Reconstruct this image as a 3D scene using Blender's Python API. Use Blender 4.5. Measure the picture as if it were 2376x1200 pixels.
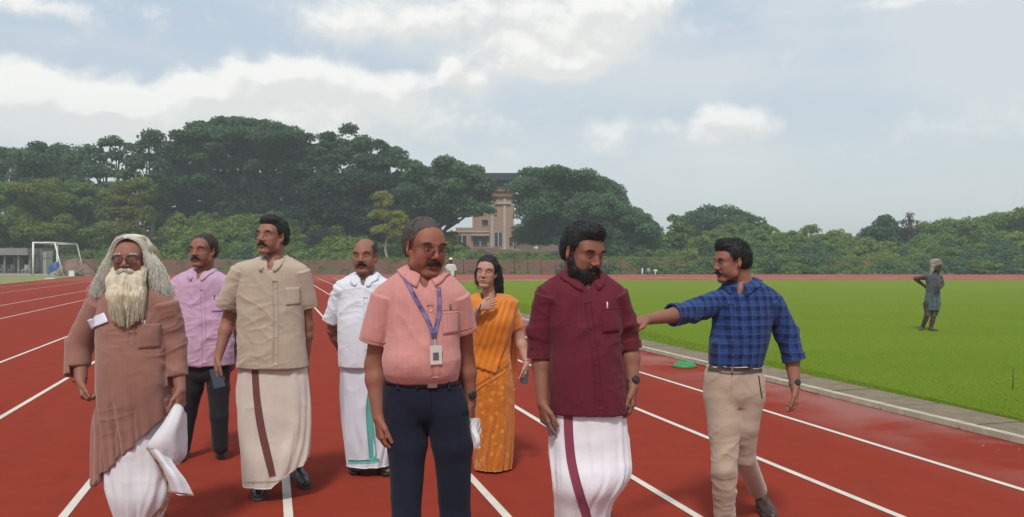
import bpy, math, random
import numpy as np
from mathutils import Vector, Matrix
from mathutils.bvhtree import BVHTree

for _o in list(bpy.data.objects):
    bpy.data.objects.remove(_o)
SC = bpy.context.scene
COL = SC.collection
CAMZ = 1.555
F = 1900.0
R = math.radians

# ---------------------------------------------------------------- camera
cam_d = bpy.data.cameras.new('camera')
cam_d.sensor_width = 36.0
cam_d.lens = 36.0 * F / 2376.0
cam_d.clip_start = 0.05
cam_d.clip_end = 6000.0
cam = bpy.data.objects.new('camera', cam_d)
COL.objects.link(cam)
cam.location = (0, 0, CAMZ)
cam.rotation_euler = (R(90), 0, 0)
SC.camera = cam

# ---------------------------------------------------------------- exposure
SC.view_settings.view_transform = 'Standard'
SC.view_settings.look = 'None'
SC.view_settings.exposure = 0.0
SC.view_settings.gamma = 1.0
SC.view_settings.use_curve_mapping = False
SC.render.engine = 'CYCLES'
SC.cycles.max_bounces = 6
SC.cycles.use_denoising = True

# ---------------------------------------------------------------- sun and sky
SUN_EL, SUN_AZ = 54.0, 188.0        # high behind the photographer; azimuth from +Y towards +X
sd = bpy.data.lights.new('sun', 'SUN')
sd.energy = 2.7
sd.angle = R(8)
sd.color = (1.0, 0.95, 0.88)
sun = bpy.data.objects.new('sun', sd)
COL.objects.link(sun)
_d = Vector((math.sin(R(SUN_AZ)) * math.cos(R(SUN_EL)), math.cos(R(SUN_AZ)) * math.cos(R(SUN_EL)), math.sin(R(SUN_EL))))
sun.rotation_euler = _d.to_track_quat('Z', 'Y').to_euler()
sun.location = _d * 60


class NX:
    """tiny expression helper over a node tree"""
    def __init__(s, nt):
        s.nt = nt

    def n(s, t, **kw):
        nd = s.nt.nodes.new(t)
        for k, v in kw.items():
            setattr(nd, k, v)
        return nd

    def put(s, sock, v):
        if isinstance(v, bpy.types.NodeSocket):
            s.nt.links.new(v, sock)
        elif v is not None:
            try:
                sock.default_value = v
            except Exception:
                sock.default_value = tuple(v) + (1.0,) if len(v) == 3 else v

    def m(s, op, a, b=None, c=None, clamp=False):
        nd = s.n('ShaderNodeMath', operation=op)
        nd.use_clamp = clamp
        s.put(nd.inputs[0], a)
        if b is not None:
            s.put(nd.inputs[1], b)
        if c is not None:
            s.put(nd.inputs[2], c)
        return nd.outputs[0]

    def noise(s, vec, scale, detail=4.0, rough=0.55, dist=0.0, dim='3D'):
        nd = s.n('ShaderNodeTexNoise', noise_dimensions=dim)
        if vec is not None:
            s.put(nd.inputs['Vector'], vec)
        nd.inputs['Scale'].default_value = scale
        nd.inputs['Detail'].default_value = detail
        nd.inputs['Roughness'].default_value = rough
        nd.inputs['Distortion'].default_value = dist
        return nd.outputs['Fac']

    def mix(s, fac, a, b, blend='MIX'):
        nd = s.n('ShaderNodeMix', data_type='RGBA', blend_type=blend)
        s.put(nd.inputs[0], fac)
        for i, v in ((6, a), (7, b)):
            if isinstance(v, bpy.types.NodeSocket):
                s.nt.links.new(v, nd.inputs[i])
            else:
                nd.inputs[i].default_value = tuple(v)[:3] + (1.0,)
        return nd.outputs[2]

    def ss(s, v, lo, hi, a=0.0, b=1.0):
        nd = s.n('ShaderNodeMapRange', interpolation_type='SMOOTHSTEP')
        s.put(nd.inputs[0], v)
        for i, q in ((1, lo), (2, hi), (3, a), (4, b)):
            nd.inputs[i].default_value = q
        return nd.outputs[0]

    def lin(s, v, lo, hi, a=0.0, b=1.0):
        nd = s.n('ShaderNodeMapRange')
        s.put(nd.inputs[0], v)
        for i, q in ((1, lo), (2, hi), (3, a), (4, b)):
            nd.inputs[i].default_value = q
        return nd.outputs[0]

    def xyz(s, x, y, z):
        nd = s.n('ShaderNodeCombineXYZ')
        for i, v in enumerate((x, y, z)):
            s.put(nd.inputs[i], v)
        return nd.outputs[0]

    def sep(s, v):
        nd = s.n('ShaderNodeSeparateXYZ')
        s.nt.links.new(v, nd.inputs[0])
        return nd.outputs


world = bpy.data.worlds.new('World')
SC.world = world
world.use_nodes = True
_nt = world.node_tree
_nt.nodes.clear()
_w = NX(_nt)
_tc = _w.n('ShaderNodeTexCoord')
_x, _y, _z = _w.sep(_tc.outputs['Generated'])
_az = _w.m('ARCTAN2', _x, _y)
_h = _w.m('SQRT', _w.m('ADD', _w.m('MULTIPLY', _x, _x), _w.m('MULTIPLY', _y, _y)))
_el = _w.m('DIVIDE', _z, _w.m('MAXIMUM', _h, 0.05))

# cumulus banks: azimuth, tangent of the elevation, half widths, weight
CLOUDS = [
    (30, 190, 70, 50, .30), (110, 190, 50, 40, .26), (60, 250, 170, 55, .32), (240, 225, 40, 28, .22), (320, 255, 150, 50, .30),
    (440, 200, 50, 34, .26), (550, 155, 34, 36, .30), (520, 205, 90, 45, .26), (640, 165, 50, 36, .28), (740, 165, 90, 36, .34), (720, 215, 150, 50, .28),
    (870, 195, 60, 34, .26), (960, 190, 60, 36, .28), (1045, 150, 28, 34, .32), (1090, 185, 55, 34, .28), (950, 245, 150, 50, .28), (560, 290, 560, 60, .34),
    (1230, 130, 45, 30, .26), (1330, 150, 90, 34, .32), (1270, 165, 90, 28, .24), (1390, 70, 170, 80, .38), (1100, 40, 260, 60, .34), (820, 60, 150, 44, .30), (1200, 110, 150, 40, .22),
    (60, 10, 110, 32, .34), (1425, 305, 60, 32, .32), (1520, 298, 34, 24, .22), (1400, 350, 70, 22, .18), (1690, 272, 80, 28, .36), (1760, 300, 70, 30, .24), (1640, 320, 60, 20, .20),
    (1730, 380, 80, 40, .14), (1175, 360, 50, 20, .20), (2100, 0, 150, 20, .22), (2150, 330, 330, 90, .10), (1500, 10, 90, 44, .16), (420, 60, 160, 40, .10), (250, 95, 60, 30, .08),
    # the same kind of sky goes on outside the frame
    (-900, 150, 500, 120, .30), (-2200, 200, 700, 150, .28), (3300, 180, 500, 120, .28), (5200, 120, 700, 200, .28),
]
def _cloud_group():
    g = bpy.data.node_groups.new('cloud_density', 'ShaderNodeTree')
    g.interface.new_socket('u', in_out='INPUT', socket_type='NodeSocketFloat')
    g.interface.new_socket('v', in_out='INPUT', socket_type='NodeSocketFloat')
    g.interface.new_socket('d', in_out='OUTPUT', socket_type='NodeSocketFloat')
    w = NX(g)
    gi = w.n('NodeGroupInput')
    go = w.n('NodeGroupOutput')
    u, v = gi.outputs[0], gi.outputs[1]
    vec = w.xyz(u, w.m('MULTIPLY', v, 1.15), 3.7)
    big = w.noise(vec, 6.5, 7.0, 0.58, 0.2)
    fin = w.noise(vec, 20.0, 6.0, 0.62, 0.2)
    acc = w.m('ADD', w.m('MULTIPLY', big, 0.50), w.m('MULTIPLY', fin, 0.62))
    for (px, py, rx, ry, a) in CLOUDS:
        cu = math.atan((px - 1188) / F)
        cv = (600 - py) / F * math.cos(cu)
        du = w.m('DIVIDE', w.m('SUBTRACT', u, cu), rx / F)
        dv = w.m('DIVIDE', w.m('SUBTRACT', v, cv), ry / F)
        r2 = w.m('ADD', w.m('MULTIPLY', du, du), w.m('MULTIPLY', dv, dv))
        acc = w.m('ADD', acc, w.m('MULTIPLY', w.m('EXPONENT', w.m('MULTIPLY', r2, -1.0)), a))
    g.links.new(acc, go.inputs[0])
    return g
_cg = _cloud_group()
def _dens(u, v):
    nd = _w.n('ShaderNodeGroup')
    nd.node_tree = _cg
    _w.put(nd.inputs[0], u)
    _w.put(nd.inputs[1], v)
    return nd.outputs[0]
_d0 = _dens(_az, _el)
_d1 = _dens(_w.m('ADD', _az, -0.006), _w.m('ADD', _el, 0.017))
_mask = _w.ss(_d0, 0.62, 0.94)
_lit = _w.ss(_w.m('SUBTRACT', _d0, _d1), -0.04, 0.20)
_veilv = _w.xyz(_w.m('MULTIPLY', _az, 1.0), _w.m('MULTIPLY', _el, 3.2), 8.0)
_veil = _w.ss(_w.noise(_veilv, 3.2, 5.0, 0.5, 0.3), 0.40, 0.68)
sky = _w.n('ShaderNodeTexSky', sky_type='NISHITA')
sky.sun_disc = False
sky.sun_elevation = R(SUN_EL)
sky.sun_rotation = R(SUN_AZ)
sky.air_density = 1.0
sky.dust_density = 2.0
sky.altitude = 50
BG = 0.1
def _c(r, g, b):
    return (r / BG, g / BG, b / BG)
_hz = _w.ss(_el, 0.0, 0.30)
_base = _w.mix(_hz, _c(.755, .81, .815), _c(.57, .68, .80))
_sk = _w.mix(0.88, sky.outputs[0], _base)
_sk = _w.mix(_w.m('MULTIPLY', _veil, 0.62), _sk, _c(.76, .80, .81))
_cc = _w.mix(_lit, _c(.81, .825, .81), _c(.985, .985, .955))
_fade = _w.ss(_el, 0.06, 0.20, 0.45, 1.0)
_sk = _w.mix(_w.m('MULTIPLY', _mask, _fade), _sk, _cc)
_below = _w.ss(_z, -0.06, -0.005)
_sk = _w.mix(_below, _c(.12, .11, .08), _sk)
_bg = _w.n('ShaderNodeBackground')
_nt.links.new(_sk, _bg.inputs[0])
_bg.inputs[1].default_value = BG
_wo = _w.n('ShaderNodeOutputWorld')
_nt.links.new(_bg.outputs[0], _wo.inputs[0])


# ---------------------------------------------------------------- helpers
def W(px, py, Y):
    """a point at distance Y along the view seen at photograph pixel (px, py)"""
    return np.array([(px - 1188) / F * Y, Y, CAMZ - (py - 600) / F * Y])

def lin(r, g, b):
    f = lambda c: (c / 255 / 12.92) if c / 255 <= .04045 else ((c / 255 + .055) / 1.055) ** 2.4
    return (f(r), f(g), f(b))

def tag(o, label=None, cat=None, group=None, kind=None):
    if label: o['label'] = label
    if cat: o['category'] = cat
    if group: o['group'] = group
    if kind: o['kind'] = kind
    return o

def empty(name, loc, label=None, cat=None, group=None, rz=0.0):
    o = bpy.data.objects.new(name, None)
    o.empty_display_size = 0.2
    COL.objects.link(o)
    o.location = tuple(float(q) for q in loc)
    o.rotation_euler = (0, 0, rz)
    return tag(o, label, cat, group)

def mesh_np(name, V, Fa, smooth=True):
    """V (n,3); Fa (m,k) array, or a list of such arrays"""
    me = bpy.data.meshes.new(name)
    V = np.asarray(V, dtype=np.float32)
    if not isinstance(Fa, list):
        Fa = [Fa]
    Fa = [np.asarray(f, dtype=np.int32) for f in Fa if len(f)]
    me.vertices.add(len(V))
    me.vertices.foreach_set('co', V.ravel())
    nl = sum(f.size for f in Fa)
    nf = sum(len(f) for f in Fa)
    me.loops.add(nl)
    me.polygons.add(nf)
    me.loops.foreach_set('vertex_index', np.concatenate([f.ravel() for f in Fa]))
    tot = np.concatenate([np.full(len(f), f.shape[1], np.int32) for f in Fa])
    st = np.concatenate([[0], np.cumsum(tot)[:-1]]).astype(np.int32)
    me.polygons.foreach_set('loop_start', st)
    me.polygons.foreach_set('loop_total', tot)
    me.polygons.foreach_set('use_smooth', np.full(nf, smooth))
    me.update(calc_edges=True)
    me.validate()
    return me

def obj(name, V, Fa, mat=None, parent=None, smooth=True, cols=None, loc=None):
    V = np.asarray(V, dtype=np.float64)
    off = np.zeros(3)
    if parent is not None:
        off = np.array(parent.matrix_world.translation) if parent.rotation_euler.z == 0 else None
        p = parent
        off = np.zeros(3)
        while p is not None:
            off = off + np.array(p.location)
            p = p.parent
    elif loc is not None:
        off = np.array(loc, float)
    me = mesh_np(name, V - off, Fa, smooth)
    if cols is not None:
        at = me.color_attributes.new('tint', 'FLOAT_COLOR', 'POINT')
        c = np.ones((len(V), 4), np.float32)
        c[:, :3] = cols
        at.data.foreach_set('color', c.ravel())
    if mat is not None:
        me.materials.append(mat)
    o = bpy.data.objects.new(name, me)
    COL.objects.link(o)
    if parent is not None:
        o.parent = parent
    elif loc is not None:
        o.location = tuple(float(q) for q in loc)
    return o

def join(parts):
    Vs, Fs, n = [], [], 0
    for V, Fa in parts:
        Vs.append(np.asarray(V, float))
        for f in (Fa if isinstance(Fa, list) else [Fa]):
            if len(f):
                Fs.append(np.asarray(f) + n)
        n += len(V)
    return np.concatenate(Vs), Fs

def box(c, s, rz=0.0, tilt=None):
    c = np.array(c, float)
    h = np.array(s, float) / 2
    g = np.array([[-1, -1, -1], [1, -1, -1], [1, 1, -1], [-1, 1, -1], [-1, -1, 1], [1, -1, 1], [1, 1, 1], [-1, 1, 1]], float) * h
    if tilt is not None:
        g = g @ np.array(tilt).T
    if rz:
        a = math.cos(rz); b = math.sin(rz)
        g = g @ np.array([[a, b, 0], [-b, a, 0], [0, 0, 1]])
    return g + c, np.array([[0, 3, 2, 1], [4, 5, 6, 7], [0, 1, 5, 4], [1, 2, 6, 5], [2, 3, 7, 6], [3, 0, 4, 7]])

def tube(pts, rad, n=8, caps=True):
    pts = np.asarray(pts, float)
    m = len(pts)
    rad = np.broadcast_to(np.asarray(rad, float), (m,))
    T = np.gradient(pts, axis=0)
    T /= np.linalg.norm(T, axis=1)[:, None] + 1e-12
    up = np.array([0, 0, 1.0]) if abs(T[0][2]) < .9 else np.array([0, 1.0, 0])
    V = []
    a = np.linspace(0, 2 * math.pi, n, endpoint=False)
    prev = np.cross(T[0], up)
    for i in range(m):
        u = prev - T[i] * np.dot(prev, T[i])
        u /= np.linalg.norm(u) + 1e-12
        v = np.cross(T[i], u)
        prev = u
        V.append(pts[i] + rad[i] * (np.cos(a)[:, None] * u + np.sin(a)[:, None] * v))
    V = np.concatenate(V)
    q = []
    for i in range(m - 1):
        for j in range(n):
            k = (j + 1) % n
            q.append([i * n + j, i * n + k, (i + 1) * n + k, (i + 1) * n + j])
    Fa = [np.array(q)]
    if caps:
        Fa.append(np.array([list(range(n))[::-1]]))
        Fa.append(np.array([[(m - 1) * n + j for j in range(n)]]))
    return V, Fa

def crom(P, n):
    """Catmull-Rom resampling of control points (k,d) to n points"""
    P = np.asarray(P, float)
    if len(P) == 2:
        t = np.linspace(0, 1, n)[:, None]
        return P[0] * (1 - t) + P[1] * t
    Q = np.concatenate([[2 * P[0] - P[1]], P, [2 * P[-1] - P[-2]]])
    t = np.linspace(0, len(P) - 1, n)
    i = np.minimum(t.astype(int), len(P) - 2)
    f = (t - i)[:, None]
    a, b, c, d = Q[i], Q[i + 1], Q[i + 2], Q[i + 3]
    return 0.5 * ((2 * b) + (-a + c) * f + (2 * a - 5 * b + 4 * c - d) * f ** 2 + (-a + 3 * b - 3 * c + d) * f ** 3)

def grid_faces(nr, ncl, wrap=False):
    i, j = np.meshgrid(np.arange(nr - 1), np.arange(ncl if wrap else ncl - 1), indexing='ij')
    i = i.ravel(); j = j.ravel()
    k = (j + 1) % ncl
    return np.stack([i * ncl + j, i * ncl + k, (i + 1) * ncl + k, (i + 1) * ncl + j], 1)

def vnoise(P, seed=0):
    P = np.asarray(P, float)
    i = np.floor(P).astype(np.int64)
    f = P - i
    f = f * f * (3 - 2 * f)
    out = 0
    for dx in (0, 1):
        for dy in (0, 1):
            for dz in (0, 1):
                h = (i[..., 0] + dx) * 374761393 + (i[..., 1] + dy) * 668265263 + (i[..., 2] + dz) * 2147483647 + seed * 1274126177
                h = (h ^ (h >> 13)) * 1274126177
                h = (h ^ (h >> 16)) & 0xffff
                w = (f[..., 0] if dx else 1 - f[..., 0]) * (f[..., 1] if dy else 1 - f[..., 1]) * (f[..., 2] if dz else 1 - f[..., 2])
                out = out + w * h / 65535.0
    return out

def fbm(P, o=4, seed=0, gain=.5):
    s = 0; a = 1; t = 0
    for k in range(o):
        s = s + a * vnoise(P * 2 ** k + 7.3 * k, seed + k)
        t += a
        a *= gain
    return s / t

def ridge(P, seed=0):
    return 1 - np.abs(2 * vnoise(P, seed) - 1)

def vnormals(V, Fa):
    N = np.zeros_like(V)
    for f in (Fa if isinstance(Fa, list) else [Fa]):
        if f.shape[1] == 4:
            n = np.cross(V[f[:, 2]] - V[f[:, 0]], V[f[:, 3]] - V[f[:, 1]])
        else:
            n = np.cross(V[f[:, 1]] - V[f[:, 0]], V[f[:, 2]] - V[f[:, 0]])
        for c in range(f.shape[1]):
            np.add.at(N, f[:, c], n)
    return N / (np.linalg.norm(N, axis=1)[:, None] + 1e-12)

# ---------------------------------------------------------------- materials
MATS = {}
def new_mat(name):
    m = bpy.data.materials.new(name)
    m.use_nodes = True
    nt = m.node_tree
    nt.nodes.clear()
    w = NX(nt)
    b = w.n('ShaderNodeBsdfPrincipled')
    o = w.n('ShaderNodeOutputMaterial')
    nt.links.new(b.outputs[0], o.inputs[0])
    return m, w, b

def bump(w, b, h, strength, dist):
    nd = w.n('ShaderNodeBump')
    nd.inputs['Strength'].default_value = strength
    nd.inputs['Distance'].default_value = dist
    w.nt.links.new(h, nd.inputs['Height'])
    w.nt.links.new(nd.outputs[0], b.inputs['Normal'])

def plain(name, col, rough=.6, var=.12, scale=8.0, metal=0.0, bmp=0.0, spec=.5):
    if name in MATS:
        return MATS[name]
    m, w, b = new_mat(name)
    tc = w.n('ShaderNodeTexCoord').outputs['Object']
    n = w.noise(tc, scale, 5.0, .6)
    c = w.mix(n, tuple(q * (1 - var * 1.6) for q in col), tuple(min(1, q * (1 + var * 1.6)) for q in col))
    w.nt.links.new(c, b.inputs['Base Color'])
    b.inputs['Roughness'].default_value = rough
    b.inputs['Metallic'].default_value = metal
    b.inputs['Specular IOR Level'].default_value = spec
    if bmp:
        bump(w, b, w.noise(tc, scale * 5, 4.0, .6), .6, bmp)
    MATS[name] = m
    return m

def cloth_mat(name, col, kind='plain', col2=None, rough=.85, freq=90.0, sheen=.25, trans=0.0):
    m, w, b = new_mat(name)
    tc = w.n('ShaderNodeTexCoord').outputs['Object']
    n = w.noise(tc, 6.0, 5.0, .6)
    c = w.mix(n, tuple(q * .90 for q in col), tuple(min(1, q * 1.09) for q in col))
    x, y, z = w.sep(tc)
    if kind == 'check':
        wob = w.m('MULTIPLY', w.noise(tc, 4.0, 2.0), .02)
        ax = w.m('ADD', w.m('ADD', x, w.m('MULTIPLY', y, .6)), wob)
        az = w.m('ADD', z, wob)
        sx = w.m('SINE', w.m('MULTIPLY', ax, freq))
        sz = w.m('SINE', w.m('MULTIPLY', az, freq))
        fx = w.ss(sx, -.25, .25)
        fz = w.ss(sz, -.25, .25)
        s = w.m('MULTIPLY', w.m('ADD', fx, fz), .5)
        c = w.mix(s, c, col2)
        hx = w.ss(w.m('ABSOLUTE', w.m('SINE', w.m('MULTIPLY', ax, freq * .5))), .975, .995)
        hz = w.ss(w.m('ABSOLUTE', w.m('SINE', w.m('MULTIPLY', az, freq * .5))), .975, .995)
        c = w.mix(w.m('MULTIPLY', w.m('MAXIMUM', hx, hz), .13), c, (.18, .28, .48))
    elif kind == 'brocade':
        v = w.n('ShaderNodeTexVoronoi')
        v.inputs['Scale'].default_value = 17.0
        w.nt.links.new(tc, v.inputs['Vector'])
        f = w.ss(v.outputs['Distance'], .16, .34)
        n2 = w.ss(w.noise(tc, 48.0, 3.0), .45, .6)
        c = w.mix(w.m('MULTIPLY', w.m('SUBTRACT', 1.0, f), .8), c, col2)
        c = w.mix(w.m('MULTIPLY', n2, .35), c, tuple(q * .6 for q in col))
    elif kind == 'slub':
        sv = w.xyz(w.m('MULTIPLY', x, 90.0), w.m('MULTIPLY', y, 90.0), w.m('MULTIPLY', z, 4.0))
        sl = w.noise(sv, 1.0, 2.0)
        c = w.mix(w.m('MULTIPLY', w.ss(sl, .4, .7), .3), c, col2 or tuple(q * .8 for q in col))
    w.nt.links.new(c, b.inputs['Base Color'])
    b.inputs['Roughness'].default_value = rough
    b.inputs['Specular IOR Level'].default_value = .25
    b.inputs['Sheen Weight'].default_value = sheen
    b.inputs['Sheen Roughness'].default_value = .5
    h = w.m('ADD', w.m('MULTIPLY', w.noise(tc, 22.0, 3.0, .5, .8), .6), w.m('MULTIPLY', w.noise(tc, 420.0, 2.0), .25))
    bump(w, b, h, .40, .010)
    return m

def skin_mat(name, col):
    m, w, b = new_mat(name)
    tc = w.n('ShaderNodeTexCoord').outputs['Object']
    n = w.noise(tc, 22.0, 5.0, .6)
    c = w.mix(n, tuple(q * .84 for q in col), tuple(min(1, q * 1.14) for q in col))
    at = w.n('ShaderNodeAttribute', attribute_name='tint')
    c = w.mix(1.0, c, at.outputs['Color'], 'MULTIPLY')
    w.nt.links.new(c, b.inputs['Base Color'])
    b.inputs['Roughness'].default_value = .58
    b.inputs['Specular IOR Level'].default_value = .32
    b.inputs['Subsurface Weight'].default_value = .12
    b.inputs['Subsurface Radius'].default_value = (.012, .005, .003)
    b.inputs['Subsurface Scale'].default_value = .5
    bump(w, b, w.noise(tc, 190.0, 3.0), .35, .0015)
    return m

def leaf_mat(name, col, col2, rough=.6):
    m, w, b = new_mat(name)
    at = w.n('ShaderNodeAttribute', attribute_name='tint')
    c = w.mix(w.sep(at.outputs['Vector'])[0], col, col2)
    w.nt.links.new(c, b.inputs['Base Color'])
    b.inputs['Roughness'].default_value = rough
    b.inputs['Specular IOR Level'].default_value = .1
    tr = w.n('ShaderNodeBsdfTranslucent')
    w.nt.links.new(c, tr.inputs[0])
    mx = w.n('ShaderNodeMixShader')
    mx.inputs[0].default_value = .32
    out = [n for n in w.nt.nodes if n.type == 'OUTPUT_MATERIAL'][0]
    w.nt.links.new(b.outputs[0], mx.inputs[1])
    w.nt.links.new(tr.outputs[0], mx.inputs[2])
    w.nt.links.new(mx.outputs[0], out.inputs[0])
    return m

# ================================================================= SETTING
SN, CS = 0.284, 0.959
def UV(u, v):
    """track coordinates: u across the lanes (to the right), v along them"""
    return np.array([u * CS - v * SN, u * SN + v * CS])

def sheet(name, poly, z, mat, kind='structure', parent=None):
    import bmesh
    bm = bmesh.new()
    vs = [bm.verts.new((float(p[0]), float(p[1]), z)) for p in poly]
    f = bm.faces.new(vs)
    if f.normal.z < 0 or True:
        bm.normal_update()
        if f.normal.z < 0:
            f.normal_flip()
    bmesh.ops.triangulate(bm, faces=[f])
    me = bpy.data.meshes.new(name)
    bm.to_mesh(me)
    bm.free()
    me.materials.append(mat)
    o = bpy.data.objects.new(name, me)
    COL.objects.link(o)
    if parent is not None:
        o.parent = parent
    elif kind:
        o['kind'] = kind
    return o

def ribbon(name, P, wid, z, mat, parent=None, kind=None, side=0.0):
    P = np.asarray(P, float)
    T = np.gradient(P, axis=0)
    T /= np.linalg.norm(T, axis=1)[:, None]
    N = np.stack([-T[:, 1], T[:, 0]], 1)
    a = P + N * (wid / 2 + side); b = P - N * (wid / 2 - side)
    n = len(P)
    V = np.concatenate([np.c_[a, np.full(n, z)], np.c_[b, np.full(n, z)]])
    i = np.arange(n - 1)
    Fa = np.stack([i, i + n, i + n + 1, i + 1], 1)
    o = obj(name, V, Fa, mat, parent, smooth=False)
    if kind: o['kind'] = kind
    return o

# --- materials of the ground
def track_mat():
    m, w, b = new_mat('rubber_track')
    tc = w.n('ShaderNodeTexCoord').outputs['Object']
    x, y, z = w.sep(tc)
    n1 = w.noise(tc, .22, 5.0, .6)
    n2 = w.noise(tc, 3.0, 6.0, .65)
    g = w.noise(tc, 260.0, 2.0, .7)
    c = w.mix(n1, (.240, .0320, .0170), (.300, .0410, .0220))
    c = w.mix(w.m('MULTIPLY', w.ss(n2, .35, .75), .45), c, (.185, .030, .020))
    sc_ = w.ss(w.noise(tc, 1.1, 7.0, .7, 1.2), .56, .72)
    c = w.mix(w.m('MULTIPLY', sc_, .30), c, (.27, .065, .045))
    c = w.mix(w.m('MULTIPLY', w.ss(w.noise(tc, 9.0, 4.0, .7, .6), .60, .74), .35), c, (.10, .018, .014))
    c = w.mix(w.m('MULTIPLY', w.ss(g, .52, .72), .30), c, (.34, .060, .040))
    c = w.mix(w.m('MULTIPLY', w.ss(g, .46, .30), .45), c, (.12, .014, .010))
    # dust and dried silt along the kerb: worn pale patches
    u = w.m('ADD', w.m('MULTIPLY', x, CS), w.m('MULTIPLY', y, SN))
    near = w.ss(u, 4.5, 5.9)
    patch = w.ss(w.noise(tc, .55, 5.0, .6, .4), .36, .58)
    c = w.mix(w.m('MULTIPLY', w.m('MULTIPLY', near, patch), .58), c, (.34, .19, .165))
    v = w.m('SUBTRACT', w.m('MULTIPLY', y, CS), w.m('MULTIPLY', x, SN))
    sv = w.xyz(w.m('MULTIPLY', u, 5.0), w.m('MULTIPLY', v, .22), 2.0)
    st = w.ss(w.noise(sv, 1.0, 4.0, .6), .50, .80)
    c = w.mix(w.m('MULTIPLY', st, .16), c, (.13, .018, .011))
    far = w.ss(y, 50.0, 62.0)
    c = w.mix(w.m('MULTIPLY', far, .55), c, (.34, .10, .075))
    w.nt.links.new(c, b.inputs['Base Color'])
    b.inputs['Roughness'].default_value = .95
    b.inputs['Specular IOR Level'].default_value = .05
    bump(w, b, g, .5, .003)
    return m

def grass_mat():
    m, w, b = new_mat('turf')
    tc = w.n('ShaderNodeTexCoord').outputs['Object']
    x, y, z = w.sep(tc)
    n1 = w.noise(w.xyz(w.m('MULTIPLY', x, .10), w.m('MULTIPLY', y, .35), 0.0), 1.0, 5.0, .6)
    n2 = w.noise(w.xyz(w.m('MULTIPLY', x, .7), w.m('MULTIPLY', y, 2.2), 0.0), 1.0, 6.0, .65)
    n3 = w.noise(tc, 30.0, 5.0, .7)
    c = w.mix(n1, (.118, .190, .012), (.170, .250, .017))
    c = w.mix(w.m('MULTIPLY', w.ss(n2, .35, .70), .45), c, (.165, .225, .022))
    c = w.mix(w.m('MULTIPLY', w.ss(w.m('SINE', w.m('MULTIPLY', w.m('ADD', y, w.m('MULTIPLY', n2, .8)), 1.35)), -.5, .5), .16), c, (.205, .270, .035))
    c = w.mix(w.m('MULTIPLY', w.ss(n3, .40, .62), .28), c, (.095, .155, .009))
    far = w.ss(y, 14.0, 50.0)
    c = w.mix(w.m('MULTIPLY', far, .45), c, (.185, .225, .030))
    w.nt.links.new(c, b.inputs['Base Color'])
    b.inputs['Roughness'].default_value = .95
    b.inputs['Specular IOR Level'].default_value = .03
    bump(w, b, n3, .9, .03)
    return m

def earth_mat():
    m, w, b = new_mat('laterite_earth')
    tc = w.n('ShaderNodeTexCoord').outputs['Object']
    n1 = w.noise(tc, .35, 6.0, .65)
    n2 = w.noise(tc, 2.2, 6.0, .65)
    c = w.mix(n2, (.075, .034, .020), (.165, .076, .044))
    c = w.mix(w.m('MULTIPLY', w.ss(n1, .48, .62), .75), c, (.060, .085, .022))
    w.nt.links.new(c, b.inputs['Base Color'])
    b.inputs['Roughness'].default_value = .95
    bump(w, b, n2, .8, .15)
    return m

M_TRACK, M_GRASS, M_EARTH = track_mat(), grass_mat(), earth_mat()
M_LINE = plain('line_paint', (.62, .58, .49), .7, .16, 5.0)
M_KERB = plain('kerb_paint', (.44, .39, .29), .8, .34, 7.0, bmp=.006)
M_SLAB = plain('drain_concrete', (.20, .155, .10), .95, .40, 9.0, bmp=.02)
M_WHITE = plain('white_paint', (.72, .72, .68), .5, .06)

ground = sheet('ground', [(-800, -300), (800, -300), (800, 900), (-800, 900)], -0.03, M_EARTH)

# infield edge: straight, then swinging round the far bend
_e = [UV(6.78, v) for v in (-14, 0, 10, 20, 30)] + [UV(6.85, 38), UV(7.8, 44.5), UV(9.9, 49.5), (-1.6, 55.6), (5, 57.2), (16, 57.8), (40, 58.2), (80, 58), (150, 57)]
EDGE = crom(_e, 240)
def off(P, d):
    T = np.gradient(P, axis=0)
    T /= np.linalg.norm(T, axis=1)[:, None]
    return P + np.stack([-T[:, 1], T[:, 0]], 1) * d
track = sheet('running_track', [UV(-15.5, -16), UV(12, -16), (60, -12), (200, 0), (200, 79), (40, 80), (-39.8, 80), UV(-15.5, 70), UV(-15.5, 40)], 0.0, M_TRACK)
infield = sheet('infield_grass', list(EDGE) + [(150, -10), (60, -14), (20, -15)], 0.022, M_GRASS)
lines_u = [4.85, 3.64, 2.47, 1.37, 0.11, -1.19, -2.52, -3.86, -6.65, -8.5, -11.6, -13.9]
for i, u in enumerate(lines_u):
    wd = .055 if i < 8 else .05
    ribbon('lane_line', [UV(u, v) for v in np.linspace(-8, 66 if i < 8 else 62, 20)], wd, 0.004, M_LINE, track)
for d in (6.0, 9.5):
    e = off(EDGE, d)[(EDGE[:, 0] > 3) & (EDGE[:, 1] > 54)]
    ribbon('lane_line', e, .10, 0.0045, M_LINE, track)

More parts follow.
